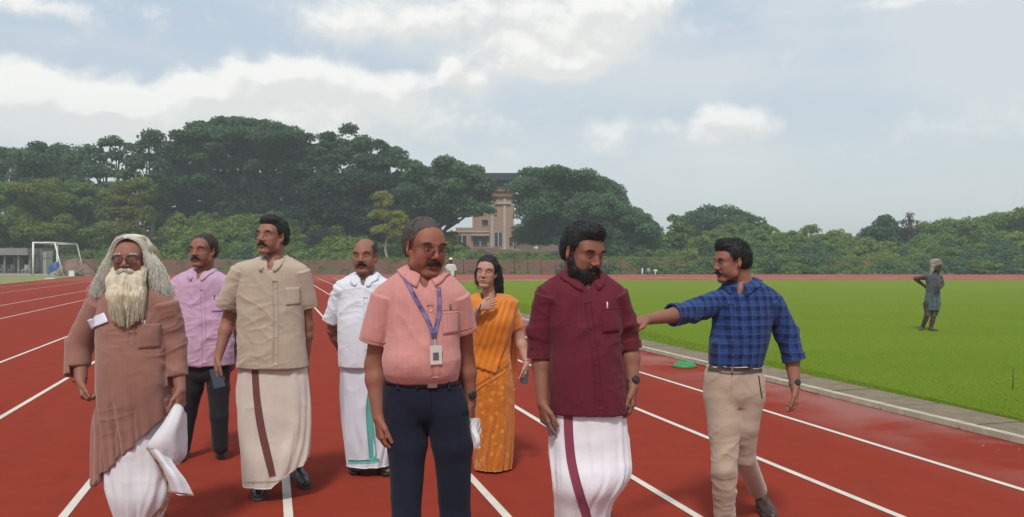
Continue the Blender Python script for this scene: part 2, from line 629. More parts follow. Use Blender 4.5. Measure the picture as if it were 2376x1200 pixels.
# drain slabs between kerb and turf, and the painted kerb, laid piece by piece
arc = np.concatenate([[0], np.cumsum(np.linalg.norm(np.diff(EDGE, axis=0), axis=1))])
def at_arc(P, s):
    return np.array([np.interp(s, arc, P[:, 0]), np.interp(s, arc, P[:, 1])])
drain = empty('drain_channel', (0, 0, 0)); tag(drain, kind='structure')
kerb = empty('track_kerb', (0, 0, 0)); tag(kerb, kind='structure')
slab_me = None
rnd = random.Random(3)
Pd, Pk = off(EDGE, .34), off(EDGE, .72)
sx = 15.0
SLAB = []
for k in range(64):
    a, b2 = at_arc(Pd, sx), at_arc(Pd, sx + .98)
    ka, kb = at_arc(Pk, sx), at_arc(Pk, sx + .98)
    ang = math.atan2(*(b2 - a)[::-1])
    ka_ang = math.atan2(*(kb - ka)[::-1])
    if k == 0:
        V, Fa = box((0, 0, 0), (.965, .62, .05))
        smesh = mesh_np('drain_slab', V, Fa, False); smesh.materials.append(M_SLAB)
        V, Fa = box((0, 0, 0), (.985, .085, .055))
        kmesh = mesh_np('kerb_bar', V, Fa, False); kmesh.materials.append(M_KERB)
    o = bpy.data.objects.new('drain_slab', smesh); COL.objects.link(o); o.parent = drain
    c = (a + b2) / 2
    o.location = (c[0], c[1], .006 + rnd.uniform(-.004, .004)); o.rotation_euler = (rnd.uniform(-.006, .006), rnd.uniform(-.004, .004), ang + rnd.uniform(-.006, .006))
    o = bpy.data.objects.new('kerb_bar', kmesh); COL.objects.link(o); o.parent = kerb
    c = (ka + kb) / 2
    o.location = (c[0], c[1], .034 + rnd.uniform(-.002, .002)); o.rotation_euler = (0, rnd.uniform(-.003, .003), ka_ang + rnd.uniform(-.008, .008))
    sx += 1.0

# grit and small stones that lie along the drain
rg = np.random.default_rng(5)
n = 2600
s = 15 + rg.random(n) ** 1.4 * 34
o_ = rg.normal(.38, .30, n)
P = np.stack([np.interp(s, arc, EDGE[:, 0]), np.interp(s, arc, EDGE[:, 1])], 1)
T = np.stack([np.gradient(EDGE[:, 0]), np.gradient(EDGE[:, 1])], 1); T /= np.linalg.norm(T, axis=1)[:, None]
Nn = np.stack([-np.interp(s, arc, T[:, 1]), np.interp(s, arc, T[:, 0])], 1)
P = P + Nn * o_[:, None]
base = np.array([[1, 0, 0], [-.5, .87, 0], [-.5, -.87, 0], [0, 0, .8]])
r = rg.uniform(.004, .014, n)
V = (base[None] * r[:, None, None]) + np.c_[P, np.full(n, .028)][:, None, :]
Fi = np.array([[0, 1, 3], [1, 2, 3], [2, 0, 3]])
Fa = (Fi[None] + (np.arange(n) * 4)[:, None, None]).reshape(-1, 3)
tag(obj('grit', V.reshape(-1, 3), Fa, plain('grit', (.26, .17, .12), .95, .3, 30.0), smooth=False), 'loose reddish grit scattered along the drain beside the kerb', 'grit', kind='stuff')

# turf blades near the edge, thinning into the distance
def blades(n, y0, y1, name, hmin, hmax, edge_bias=.35):
    rg = np.random.default_rng(int(y0 * 10))
    Y = y0 + (y1 - y0) * rg.random(n * 2) ** 1.6
    xm = Y * .64 + 1
    ex = np.interp(Y, EDGE[:140, 1], EDGE[:140, 0])
    t = rg.random(n * 2)
    t = np.where(rg.random(n * 2) < edge_bias, t * .08, t)
    X = ex + t * (xm - ex)
    ok = X > ex
    X, Y = X[ok][:n], Y[ok][:n]
    m = len(X)
    h = rg.uniform(hmin, hmax, m) * (1 + Y / 40) * np.clip((y1 - Y) / 22, .05, 1)
    a = rg.random(m) * 6.283
    wd = .0035 + Y * .00025
    ln = rg.normal(0, .5, (m, 2)) * h[:, None]
    b0 = np.stack([X - np.cos(a) * wd, Y - np.sin(a) * wd, np.full(m, .018)], 1)
    b1 = np.stack([X + np.cos(a) * wd, Y + np.sin(a) * wd, np.full(m, .018)], 1)
    tp = np.stack([X + ln[:, 0], Y + ln[:, 1], .02 + h], 1)
    V = np.stack([b0, b1, tp], 1).reshape(-1, 3)
    Fa = np.arange(m * 3).reshape(-1, 3)
    c = np.repeat(rg.random(m), 3)
    return obj(name, V, Fa, leaf_mat('grass_blade', (.145, .220, .012), (.195, .270, .018)), None, False, cols=np.stack([c, c, c], 1))
tag(blades(90000, 6.6, 46, 'grass', .006, .014), 'short bright green turf blades covering the infield', 'grass', kind='stuff')

# left apron and the field beyond it
M_APRON = plain('dry_turf', (.21, .22, .06), .9, .25, .6)
sheet('side_grass', [UV(-15.5, -16), UV(-15.5, 40), UV(-15.5, 68), (-40, 78), (-60, 78), (-140, 60), (-120, -16)], 0.012, M_APRON)
M_PATH = plain('dusty_path', (.36, .34, .29), .95, .15, .7)
sheet('dirt_path', [(-46.6, 76.0), (-41.6, 74.6), (-40, 76.5), (-41, 82), (-140, 82), (-140, 76.0)], 0.018, M_PATH)
sheet('sand_patch', [W(1528, 646.3, 63.8)[:2], W(1562, 646.3, 63.8)[:2], W(1566, 646.3, 65.2)[:2], W(1524, 646.3, 65.2)[:2]], 0.03, plain('sand', (.45, .33, .17), .95, .1))

# earth bank behind the track
def bank_h(X, Y):
    X = np.asarray(X, float); Y = np.asarray(Y, float)
    P = np.stack([X * .25, Y * .25, X * 0 + 1.5], -1)
    n = fbm(P, 4, 11) - .5
    st = np.clip((Y - 83.2 - n * 1.2) / 2.0, 0, 1)
    st = st * st * (3 - 2 * st)
    return st * (1.50 + n * .35) + np.clip((Y - 87) / 40, 0, 1.6) * 1.7 * (1 + n)
xs = np.concatenate([np.linspace(-180, -60, 20), np.linspace(-58, 16, 150), np.linspace(18, 200, 40)])
ys = np.concatenate([np.linspace(82, 88, 26), np.linspace(89, 190, 30)])
GX, GY = np.meshgrid(xs, ys, indexing='ij')
GZ = bank_h(GX, GY) - .03
bank = obj('earth_bank', np.stack([GX, GY, GZ], -1).reshape(-1, 3), grid_faces(len(xs), len(ys)), M_EARTH)
tag(bank, kind='structure')

# fence posts along the foot of the bank
M_POST = plain('weathered_wood', (.075, .05, .035), .95, .25, 12)
V, Fa = tube([(0, 0, 0), (0.01, 0, .8), (0, 0.01, 1.75)], [.045, .04, .035], 6)
pm = mesh_np('fence_post', V, Fa); pm.materials.append(M_POST)
fence = empty('wire_fence', (0, 82.6, 0), 'low fence of thin wooden posts and wire before the reddish earth bank', 'fence')
pxs = [1012, 1045, 1076, 1108, 1135, 1165, 1194, 1225, 1256, 1290, 1322, 1352, 1385, 1412, 1440]
for p in pxs:
    o = bpy.data.objects.new('post', pm); COL.objects.link(o); o.parent = fence
    w_ = W(p, 600, 82.6)
    o.location = (w_[0], 0, 0); o.rotation_euler = (rnd.uniform(-.04, .04), rnd.uniform(-.05, .05), rnd.random() * 6)
for z in (.45, .95, 1.45):
    X = np.array([W(p, 600, 82.6)[0] for p in pxs])
    pts = np.stack([X, np.full(len(X), 82.55), z + .03 * np.sin(np.arange(len(X)) * 2.1)], 1)
    V, Fa = tube(pts, .009, 4)
    obj('wire', V, Fa, plain('old_wire', (.12, .11, .10), .6, .1), fence)

# ---------------------------------------------------------------- vegetation
def leaves(centers, rads, n_each, size, rg, flat=.55, droop=0.0):
    """leaf-sized quads over the shells of small clumps"""
    C = np.repeat(centers, n_each, axis=0)
    Rr = np.repeat(rads, n_each, axis=0)
    m = len(C)
    d = rg.normal(size=(m, 3)); d /= np.linalg.norm(d, axis=1)[:, None]
    d[:, 2] = np.where(d[:, 2] < -.35, -d[:, 2], d[:, 2])
    rr = rg.uniform(.62, 1.05, m)[:, None]
    P = C + d * Rr * rr
    nrm = d * .75 + rg.normal(size=(m, 3)) * .6 + np.array([0, 0, .35])
    nrm /= np.linalg.norm(nrm, axis=1)[:, None]
    a = rg.normal(size=(m, 3))
    u = np.cross(nrm, a); u /= np.linalg.norm(u, axis=1)[:, None] + 1e-9
    v = np.cross(nrm, u)
    s = size * rg.uniform(.6, 1.35, m)[:, None]
    q = np.stack([P - u * s * .5, P + v * s * flat * .6, P + u * s * .5, P - v * s * flat * .6], 1)
    V = q.reshape(-1, 3)
    Fa = np.arange(m * 4).reshape(-1, 4)
    ct = np.repeat(rg.random(len(centers)), n_each)
    t = np.clip(ct * .45 + rg.random(m) * .4 + np.clip(d[:, 2], -.3, 1) * .12, 0, 1)
    return V, Fa, np.repeat(t, 4)

def crown_mesh(lobes, rg, size, clump_r, dens, flat=.55, shell=(.72, 1.0)):
    """lobes: (centre, radii).  Small clumps stud each lobe; leaves stud each clump."""
    cs, rs = [], []
    for c, r in lobes:
        c = np.array(c); r = np.array(r)
        area = 4 * math.pi * ((r[0] * r[1]) ** 1.6 / 3 + (r[0] * r[2]) ** 1.6 / 3 + (r[1] * r[2]) ** 1.6 / 3) ** (1 / 1.6)
        m = max(4, int(area * .8 / (clump_r ** 2 * 2.2)))
        d = rg.normal(size=(m, 3)); d /= np.linalg.norm(d, axis=1)[:, None]
        d[:, 2] = np.where(d[:, 2] < -.5, -d[:, 2] * .8, d[:, 2])
        k = rg.uniform(shell[0], shell[1], m)[:, None]
        cs.append(c + d * r * k)
        rs.append(clump_r * rg.uniform(.6, 1.35, (m, 1)) * np.array([1.15, 1.15, .8]))
    cs = np.concatenate(cs); rs = np.concatenate(rs)
    n_each = max(6, int(dens * 4 * math.pi * clump_r ** 2 * .6 / (size ** 2 * flat * .6)))
    return leaves(cs, rs, n_each, size, rg, flat)

def pxlobe(px, py, rx, ry, Y, dy=0.0, depth=None):
    Yc = Y + dy
    return (W(px, py, Yc), (rx * Yc / F, (depth or max(rx, ry) * .8) * Yc / F, ry * Yc / F))

LEAF = {
    'deep': leaf_mat('leaf_deep_green', (0.037, 0.090, 0.049), (0.110, 0.189, 0.081)),
    'blue': leaf_mat('leaf_blue_green', (0.051, 0.117, 0.061), (0.127, 0.220, 0.098)),
    'mid': leaf_mat('leaf_mid_green', (0.091, 0.165, 0.041), (0.207, 0.299, 0.068)),
    'lime': leaf_mat('leaf_light_green', (0.140, 0.213, 0.037), (0.299, 0.366, 0.073)),
    'olive': leaf_mat('leaf_olive_yellow', (.115, .155, .032), (.225, .262, .055)),
    'yellow': leaf_mat('leaf_yellow_green', (.19, .225, .028), (.34, .355, .050)),
    'brown': leaf_mat('leaf_dry', (0.098, 0.085, 0.061), (0.195, 0.159, 0.110)),
    'shade': leaf_mat('leaf_painted_shade', (0.020, 0.041, 0.029), (0.054, 0.088, 0.054)),  # deep shade beneath the big trees, put into a darker leaf colour
}
M_BARK = plain('bark', (.070, .055, .042), .95, .3, 3.0, bmp=.04)
M_PALEBARK = plain('pale_bark', (.30, .26, .19), .9, .2, 4.0)

def tree(label, px, Y, lobes, leaf='deep', size=.34, clump=1.3, dens=1.0, trunk_r=.35, cat='tree', name='tree', group=None, seed=1, limbs=6, bark=None, shell=(.72, 1.0), flat=.55, fork=.45, topz=None, base_py=None):
    rg = np.random.default_rng(seed)
    x = W(px, 600, Y)[0]
    zb = float(bank_h(x, Y)) - .1
    root = empty(name, (x, Y, zb), label, cat, group)
    L = [pxlobe(*l[:4], Y, *(l[4:] or (0.0,))) for l in lobes]
    V, Fa, t = crown_mesh(L, rg, size, clump, dens, flat, shell)
    ok = np.ones(len(V), bool)
    obj('crown', V, Fa, LEAF[leaf], root, False, cols=np.stack([t, t, t], 1))
    cz = np.mean([l[0][2] for l in L])
    parts = []
    ctr = np.array([x, Y, zb])
    fz = zb + (cz - zb) * fork
    fp = np.array([x + rg.normal(0, .2), Y, fz])
    parts.append(tube(crom([ctr, (ctr + fp) / 2 + rg.normal(0, .15, 3), fp], 8), np.linspace(trunk_r * 1.25, trunk_r * .75, 8), 8))
    idx = rg.permutation(len(L))[:limbs] if len(L) >= limbs else rg.integers(0, len(L), limbs)
    for i in idx:
        e = L[i][0] + rg.normal(0, .3, 3) * L[i][1] * np.array([1, 1, .4])
        mid = fp * .45 + e * .55 + np.array([0, 0, -.08 * np.linalg.norm(e - fp)])
        parts.append(tube(crom([fp, mid, e], 7), np.linspace(trunk_r * .55, .05, 7), 6))
        for q in range(2):
            e2 = e + rg.normal(0, .55, 3) * L[i][1]
            parts.append(tube(crom([mid, (mid + e2) / 2 + [0, 0, .3], e2], 5), np.linspace(trunk_r * .25, .03, 5), 5))
    V, Fa = join(parts)
    obj('trunk', V, Fa, bark or M_BARK, root)
    return root

def auto_lobes(x0, x1, prof, bot, n, rx, ry, seed, dy=6):
    """lobes filling the band between a top profile {px:py} and a bottom py"""
    rg = random.Random(seed)
    ks = sorted(prof)
    out = []
    for i in range(n):
        px = x0 + (x1 - x0) * (i + .5) / n + rg.uniform(-.4, .4) * (x1 - x0) / n
        top = float(np.interp(px, ks, [prof[k] for k in ks]))
        r = ry * rg.uniform(.8, 1.2)
        out.append((px, top + r, rx * rg.uniform(.8, 1.2), r, rg.uniform(-dy, dy)))
        yy = top + r * 2.2
        while yy < bot:
            out.append((px + rg.uniform(-.6, .6) * rx, yy, rx * rg.uniform(.8, 1.25), ry * rg.uniform(.8, 1.2), rg.uniform(-dy, dy)))
            yy += ry * 1.35
    return out

# the line of big trees, left to right
tree('dark green tree with its rounded top cut by the left edge of the view', -20, 104, auto_lobes(-70, 60, {-70: 360, 20: 348, 60: 380}, 430, 3, 38, 24, 1), 'deep', seed=1)
tree('broad dome-topped dark tree on the far left above the yellow-green bushes', 110, 100, auto_lobes(35, 205, {35: 370, 90: 342, 150: 345, 205: 372}, 500, 5, 34, 24, 2), 'deep', seed=2)
tree('thin open-crowned tree with sky showing between its leaf tufts', 262, 98, [(212, 352, 20, 12), (240, 340, 20, 12), (268, 336, 20, 12), (300, 345, 17, 12), (225, 375, 22, 14), (262, 370, 26, 14), (302, 372, 20, 14), (320, 352, 9, 9), (240, 405, 34, 18), (290, 410, 34, 18), (262, 445, 44, 24), (215, 400, 30, 16), (310, 385, 26, 14)], 'blue', size=.38, clump=.75, dens=.72, seed=3, shell=(.3, 1.0), limbs=10)
tree('slim tree whose tuft rises beside the left flank of the great spreading tree', 355, 99, [(357, 325, 20, 8), (350, 340, 14, 9), (372, 350, 22, 14), (350, 385, 38, 22), (362, 430, 42, 26), (360, 475, 44, 28)], 'deep', seed=4, clump=1.0)
rain = [(440, 322, 40, 11), (480, 302, 45, 11), (530, 292, 50, 10), (585, 296, 46, 10), (640, 308, 46, 11), (690, 322, 40, 11), (420, 348, 42, 13), (470, 338, 50, 13), (530, 330, 56, 14),
        (590, 334, 56, 14), (650, 342, 52, 13), (700, 352, 44, 13), (400, 376, 34, 12), (445, 372, 34, 10), (560, 366, 46, 9), (620, 370, 46, 10), (680, 380, 44, 11),
        (500, 368, 30, 7), (430, 400, 34, 14), (455, 425, 40, 14), (530, 352, 55, 12), (600, 352, 55, 12), (480, 352, 50, 12), (660, 360, 50, 12), (560, 318, 70, 14), (500, 322, 60, 14), (640, 328, 60, 14), (400, 420, 40, 20), (480, 385, 44, 9), (540, 388, 50, 9), (610, 390, 50, 9), (680, 396, 44, 9), (440, 360, 40, 12), (720, 385, 36, 14), (520, 428, 50, 14), (600, 426, 50, 13), (680, 424, 50, 13)]
tree('great umbrella-shaped spreading tree, the tallest of the skyline, with sky gaps under its layered crown', 560, 104, [(*r_, q) for r_, q in zip(rain, [((i * 37) % 13 - 6) * .9 for i in range(len(rain))])], 'deep', size=.34, clump=.95, dens=1.35, trunk_r=.55, seed=5, limbs=12, shell=(.35, 1.05), flat=.6, fork=.6)
tree('ragged tall tree with a spiky topmost shoot right of the umbrella-shaped one', 830, 101,
     [(805, 312, 14, 17), (760, 328, 22, 12), (790, 345, 30, 14), (835, 336, 30, 13), (870, 345, 32, 14), (905, 360, 30, 14), (740, 355, 30, 14), (780, 378, 36, 13), (850, 378, 38, 14), (910, 385, 34, 14), (945, 390, 24, 15), (760, 402, 28, 8), (830, 408, 32, 8), (900, 415, 40, 12), (810, 360, 40, 14), (870, 392, 40, 14), (740, 378, 34, 14), (830, 425, 50, 14), (740, 428, 44, 14)],
     'deep', size=.34, clump=.95, dens=1.15, seed=6, shell=(.3, 1.05), limbs=8, fork=.8)
tree('low dark tree under the ragged one, leaning over the building', 1010, 97, auto_lobes(955, 1135, {955: 380, 1000: 372, 1050: 376, 1090: 392, 1135: 425}, 520, 5, 30, 22, 7), 'blue', seed=7, clump=1.0)
tree('dark tree crown hanging over the left wing of the building', 1030, 99, [(1095, 420, 34, 26), (1060, 465, 40, 28), (1100, 465, 34, 22), (1020, 500, 34, 26), (1122, 445, 20, 30), (1075, 495, 26, 14)], 'deep', seed=8, clump=.9, shell=(.5, 1.0), dens=.9, limbs=4)
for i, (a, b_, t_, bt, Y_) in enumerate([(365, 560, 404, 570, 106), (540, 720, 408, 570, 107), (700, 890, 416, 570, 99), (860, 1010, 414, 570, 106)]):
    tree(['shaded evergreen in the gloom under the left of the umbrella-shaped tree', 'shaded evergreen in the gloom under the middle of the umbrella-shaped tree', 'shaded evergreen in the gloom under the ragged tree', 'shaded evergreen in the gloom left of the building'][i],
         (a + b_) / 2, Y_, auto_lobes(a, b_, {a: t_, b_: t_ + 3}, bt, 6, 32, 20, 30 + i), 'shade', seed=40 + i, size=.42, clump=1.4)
tree('huge dense round-topped tree hung with creepers, right of the building', 1330, 98,
     auto_lobes(1222, 1500, {1205: 408, 1240: 396, 1300: 398, 1350: 405, 1385: 412, 1420: 442, 1460: 480, 1500: 520}, 575, 11, 30, 19, 9, 5), 'blue', seed=9, clump=1.0, size=.28, trunk_r=.5, dens=1.5)
tree('sloping leafy shoulder of the huge round-topped tree, a lower tree in front of it', 1400, 94, auto_lobes(1330, 1535, {1330: 475, 1390: 455, 1440: 485, 1490: 512, 1535: 540}, 585, 9, 26, 16, 10, 3), 'blue', seed=10, clump=.9, size=.26, dens=1.4)
tree('dark dome-shaped tree standing alone above the bushes behind the grass field', 1660, 112, auto_lobes(1585, 1765, {1585: 520, 1610: 498, 1645: 480, 1690: 484, 1710: 500, 1740: 506, 1765: 520}, 590, 6, 24, 17, 11), 'deep', seed=11, clump=1.1)
tree('small tufted sapling peeping out at the left foot of the lone dark dome', 1566, 96, [(1563, 512, 9, 8), (1572, 530, 16, 12), (1585, 545, 24, 16), (1560, 560, 26, 18)], 'mid', seed=12, clump=.6)
tree('pointed dark tree with a spire-like tip beyond the grass field', 2050, 100, [(2051, 512, 5, 10), (2050, 532, 24, 14), (2030, 550, 34, 18), (2070, 552, 34, 18), (2050, 580, 50, 22)], 'deep', seed=13, clump=.8)
tree('sparse half-bare tree with pinkish twigs beside the spire-tipped one', 2110, 99, [(2112, 503, 10, 7), (2100, 516, 14, 8), (2124, 518, 13, 8), (2110, 534, 20, 10), (2128, 540, 14, 10)], 'brown', size=.22, clump=.45, dens=.22, seed=14, limbs=14, shell=(.1, 1.0), trunk_r=.14, fork=.7)
tree('spreading green tree rising towards the right end of the thicket', 2340, 101, auto_lobes(2240, 2440, {2240: 520, 2290: 512, 2335: 500, 2380: 488, 2440: 480}, 600, 6, 30, 18, 15), 'mid', seed=15, clump=1.0)
tree('broad rounded tree between the spire-tipped tree and the thicket end', 2215, 100, auto_lobes(2150, 2270, {2150: 528, 2205: 514, 2230: 520, 2270: 520}, 600, 4, 26, 18, 16), 'mid', seed=16, clump=.9)
tree('slender yellow-leaved tree with a pale trunk before the dark trees', 900, 88, [(885, 458, 18, 13), (893, 478, 22, 14), (880, 500, 22, 16), (905, 505, 28, 16), (925, 520, 22, 16), (895, 535, 30, 16), (925, 545, 22, 14)], 'yellow', size=.20, clump=.55, dens=.72, seed=17, bark=M_PALEBARK, trunk_r=.13, fork=.5, shell=(.4, 1.0), limbs=9)
tree('tall yellow-green shrub-like tree at the far left under the dome-topped tree', 95, 92, auto_lobes(45, 150, {45: 432, 90: 416, 130: 420, 150: 435}, 560, 4, 26, 20, 18), 'olive', size=.24, clump=.8, seed=18)
tree('feathery yellow-green tree left of the dark evergreens', 300, 91, [(330, 432, 24, 14), (300, 442, 30, 16), (265, 455, 28, 18), (345, 455, 20, 16), (300, 475, 44, 20), (260, 500, 36, 22), (325, 505, 40, 24), (290, 540, 50, 26)], 'olive', size=.24, clump=.75, seed=19, shell=(.5, 1.0))
tree('mid green bushy tree between the two yellow-green ones', 185, 95, auto_lobes(150, 235, {150: 430, 185: 425, 235: 450}, 560, 3, 28, 20, 20), 'mid', size=.26, clump=.9, seed=20)
tree('olive bushy tree at the left edge in front of the dark trees', 5, 93, auto_lobes(-50, 50, {-50: 440, 5: 425, 50: 440}, 560, 3, 28, 20, 21), 'mid', size=.26, clump=.9, seed=21)

# twigs and shrubs: a few kinds, copied
def shrub_proto(seed, leaf, size=.2):
    rg = np.random.default_rng(seed)
    L = [((rg.normal(0, .9), rg.normal(0, .5), rg.uniform(.7, 2.0)), (rg.uniform(.8, 1.4), rg.uniform(.7, 1.1), rg.uniform(.6, 1.0))) for _ in range(6)]
    L += [((rg.normal(0, .5), 0, 2.5), (.6, .6, .5))]
    V, Fa, t = crown_mesh(L, rg, size, .42, .62, .55, (.55, 1.0))
    V[:, 2] = np.maximum(V[:, 2], .02)
    me = mesh_np('foliage', V, Fa, False)
    at = me.color_attributes.new('tint', 'FLOAT_COLOR', 'POINT')
    c = np.ones((len(V), 4), np.float32); c[:, :3] = t[:, None]
    at.data.foreach_set('color', c.ravel())
    me.materials.append(LEAF[leaf])
    return me
PROT = {k: [shrub_proto(100 + 7 * i + j, k) for j in range(3)] for i, k in enumerate(('mid', 'lime', 'olive', 'blue'))}
stem_V, stem_F = join([tube(crom([(0, 0, 0), (.1 * a, .05 * b_, .8), (.5 * a, .3 * b_, 2.0)], 6), np.linspace(.05, .015, 6), 5) for a, b_ in ((1, 1), (-1, .5), (.2, -1), (-.6, -.8))])
stem_me = mesh_np('stem', stem_V, stem_F); stem_me.materials.append(M_BARK)
def shrub(px, Y, top_py, wid, kind, k, label, group):
    x = W(px, 600, Y)[0]
    zb = float(bank_h(x, Y)) - .05
    r = empty('shrub', (x, Y, zb), label, 'shrub', group, rz=(k * 2.4) % 6.28)
    hgt = (CAMZ + (600 - top_py) / F * Y) - zb
    sz = max(.25, hgt / 3.1)
    sx_ = wid / F * Y / 3.4
    q_ = max(sx_, sz * .8)
    r.scale = (q_ * 1.05, q_ * .95, q_)
    r.location.z = zb + hgt - 3.1 * q_
    f = bpy.data.objects.new('foliage', PROT[kind][k % 3]); COL.objects.link(f); f.parent = r
    s_ = bpy.data.objects.new('stem', stem_me); COL.objects.link(s_); s_.parent = r
    return r
rs = random.Random(8)
MARKS = [(0, 'by the left edge of the view'), (75, 'behind the pavilion'), (200, 'behind the football goal'), (260, 'above the debris heap'), (340, 'above the white-haired elder'),
         (420, 'between the elder and the lavender shirt'), (500, 'above the lavender shirt'), (590, 'between the lavender and beige shirts'), (680, 'above the beige shirt'), (790, 'between the beige and white shirts'),
         (880, 'above the balding man'), (940, 'beside the yellow-leaved tree'), (1110, 'above the coral shirt'), (1310, 'left of the maroon shirt'), (1400, 'above the maroon shirt'), (1470, 'right of the maroon shirt'),
         (1540, 'above the marker boards'), (1640, 'left of the checked shirt'), (1750, 'above the checked shirt'), (1850, 'right of the checked shirt'), (1940, 'nearer the checked shirt than the groundsman'),
         (2030, 'nearer the groundsman than the checked shirt'), (2110, 'just left of the groundsman'), (2210, 'above the groundsman'), (2300, 'just right of the groundsman'), (9999, 'by the right edge of the view')]
def mark(px):
    return next(t for q, t in MARKS if px < q)
KW = {'mid': 'mid green leafy shrub', 'lime': 'light green leafy shrub', 'olive': 'olive yellow leafy shrub', 'blue': 'blue-green leafy shrub'}
k = 0
def topline(pts, px):
    ks = sorted(pts)
    return float(np.interp(px, ks, [pts[q] for q in ks]))
LT = {-40: 500, 60: 505, 130: 520, 220: 500, 300: 520, 370: 530, 420: 500, 470: 482, 540: 492, 600: 486, 680: 500, 760: 496, 850: 510, 900: 530, 980: 520, 1050: 545}
G1 = ('light and mid green shrub massed under the dark trees behind the bank', 'shrubs massed on the bank under the dark trees')
for row, (Y_, add, kinds) in enumerate([(99, 0, ('lime', 'mid', 'lime')), (94, 30, ('lime', 'mid', 'olive')), (89.5, 62, ('mid', 'lime', 'mid')), (87.3, 82, ('mid', 'blue', 'lime'))]):
    px = -60 + row * 17
    while px < (1040 if row < 2 else 1060):
        kd = kinds[rs.randrange(3)]
        if px < 230: kd = ('olive', 'mid')[rs.randrange(2)] if row < 3 else 'mid'
        t_ = topline(LT, px) + add + rs.uniform(-10, 10)
        if t_ < 596:
            shrub(px, Y_ + rs.uniform(-1, 1), t_, rs.uniform(70, 105), kd, k, KW[kd] + (' high on the bank ', ' halfway up the bank ', ' low on the bank ', ' at the red bank edge ')[row] + mark(px), G1[1])
        k += 1
        px += rs.uniform(44, 60)
G2 = ('bushy green shrub in the hedge-like thicket behind the grass field', 'shrubs in the thicket beyond the grass field')
RT = {1400: 540, 1530: 540, 1570: 545, 1620: 530, 1700: 524, 1780: 524, 1830: 532, 1880: 525, 1925: 530, 1965: 548, 1990: 540, 2030: 540, 2100: 540, 2150: 532, 2220: 524, 2300: 524, 2380: 508, 2460: 505}
for row, (Y_, add, kinds) in enumerate([(103, 0, ('mid', 'lime', 'mid')), (97, 16, ('lime', 'mid', 'mid')), (92, 32, ('mid', 'blue', 'lime')), (87.5, 50, ('blue', 'blue', 'mid')), (84.6, 70, ('blue', 'mid', 'blue')), (83.2, 80, ('mid', 'blue', 'blue'))]):
    px = (1440 if row == 5 else 1250 if row > 2 else 1420) + row * 13
    while px < 2440:
        kd = kinds[rs.randrange(3)]
        t_ = topline(RT, px) + add + rs.uniform(-9, 9)
        shrub(px, Y_ + rs.uniform(-.8, .8), min(t_, 612), rs.uniform(66, 100), kd, k, KW[kd] + (' on the skyline ', ' in the upper thicket ', ' in the middle thicket ', ' in the lower thicket ', ' at the thicket foot ', ' at the far track edge ')[row] + mark(px), G2[1])
        k += 1
        px += rs.uniform(44, 60)
G3 = ('small green shrub in front of the peach building at the top of the bank', 'shrubs in front of the building')
LM3 = dict(zip((1062, 1090, 1118, 1150, 1180, 1215, 1245, 1270), ('at its left corner', 'under its leftmost window', 'under its paired windows', 'under the left of the tower', 'under the right of the tower', 'under its dull right wing', 'at its right corner', 'under the white block')))
for px in (1062, 1090, 1118, 1150, 1180, 1215, 1245, 1270):
    shrub(px, 88 + rs.uniform(-1, 1), rs.uniform(578, 590), rs.uniform(50, 74), ('olive', 'lime', 'mid')[k % 3], k, 'small %s shrub before the building, %s' % (('olive', 'light green', 'mid green')[k % 3], LM3[px]), G3[1]); k += 1

_seen = {}
for _o in bpy.data.objects:
    if _o.parent is None and _o.name.startswith('shrub'):
        _seen.setdefault(_o['label'], []).append(_o)
for _l, _v in _seen.items():
    if len(_v) > 1:
        _v.sort(key=lambda q: q.location.x)
        _w = ['leftmost', 'rightmost'] if len(_v) == 2 else ['leftmost'] + ['middle'] * (len(_v) - 2) + ['rightmost']
        for _o, _t in zip(_v, _w):
            _o['label'] = _t + ' ' + _l.replace(' leafy', '').replace(' thicket nearer the checked shirt than the groundsman', ' thicket past the checked shirt').replace(' thicket nearer the groundsman than the checked shirt', ' thicket short of the groundsman')

# low weeds creeping over the bank
rg = np.random.default_rng(77)
m_ = 2200
X = np.concatenate([rg.uniform(-62, 75, 900), rg.uniform(9, 75, 1300)]); Yy = np.concatenate([rg.uniform(83.2, 88, 900), rg.uniform(82.6, 86.5, 1300)])
keep = (fbm(np.stack([X * .3, Yy * .3, X * 0], 1), 3, 4) > .46) | (X > 6)
X, Yy = X[keep], Yy[keep]
Z = bank_h(X, Yy)
V, Fa, t = leaves(np.stack([X, Yy, Z], 1), np.tile([.45, .35, .28], (len(X), 1)), 26, .15, rg)
tag(obj('ground_cover', V, Fa, LEAF['mid'], None, False, cols=np.stack([t, t, t], 1)), 'low green weeds creeping over the reddish earth bank', 'weeds', kind='stuff')

# ---------------------------------------------------------------- building
BY = 122.0
M_PEACH = plain('peach_render', (.36, .225, .160), .9, .10, .5, bmp=.01)
M_PEACH2 = plain('pale_trim', (.44, .38, .33), .9, .08, .5)
M_DKSTEEL = plain('dark_parapet', (.020, .026, .045), .7, .15, .5)
M_GLASSD = plain('dark_glass', (.03, .028, .035), .2, .2, .5)
M_BRICKR = plain('red_band', (.26, .10, .07), .9, .2, 1.0)
bx0 = W(1145, 600, BY)[0]
bld = empty('institute_building', (bx0, BY, 2.0), 'peach building with a tall tower and flat dark overhanging top seen between the trees', 'building')
def bbox(name, x0, y0, x1, y1, mat, d0=0.0, d1=8.0, par=None):
    a, b_ = W(x0, y1, BY), W(x1, y0, BY)
    V, Fa = box(((a[0] + b_[0]) / 2, BY + (d0 + d1) / 2, (a[2] + b_[2]) / 2), (b_[0] - a[0], d1 - d0, b_[2] - a[2]))
    return obj(name, V, Fa, mat, par or bld, smooth=False)
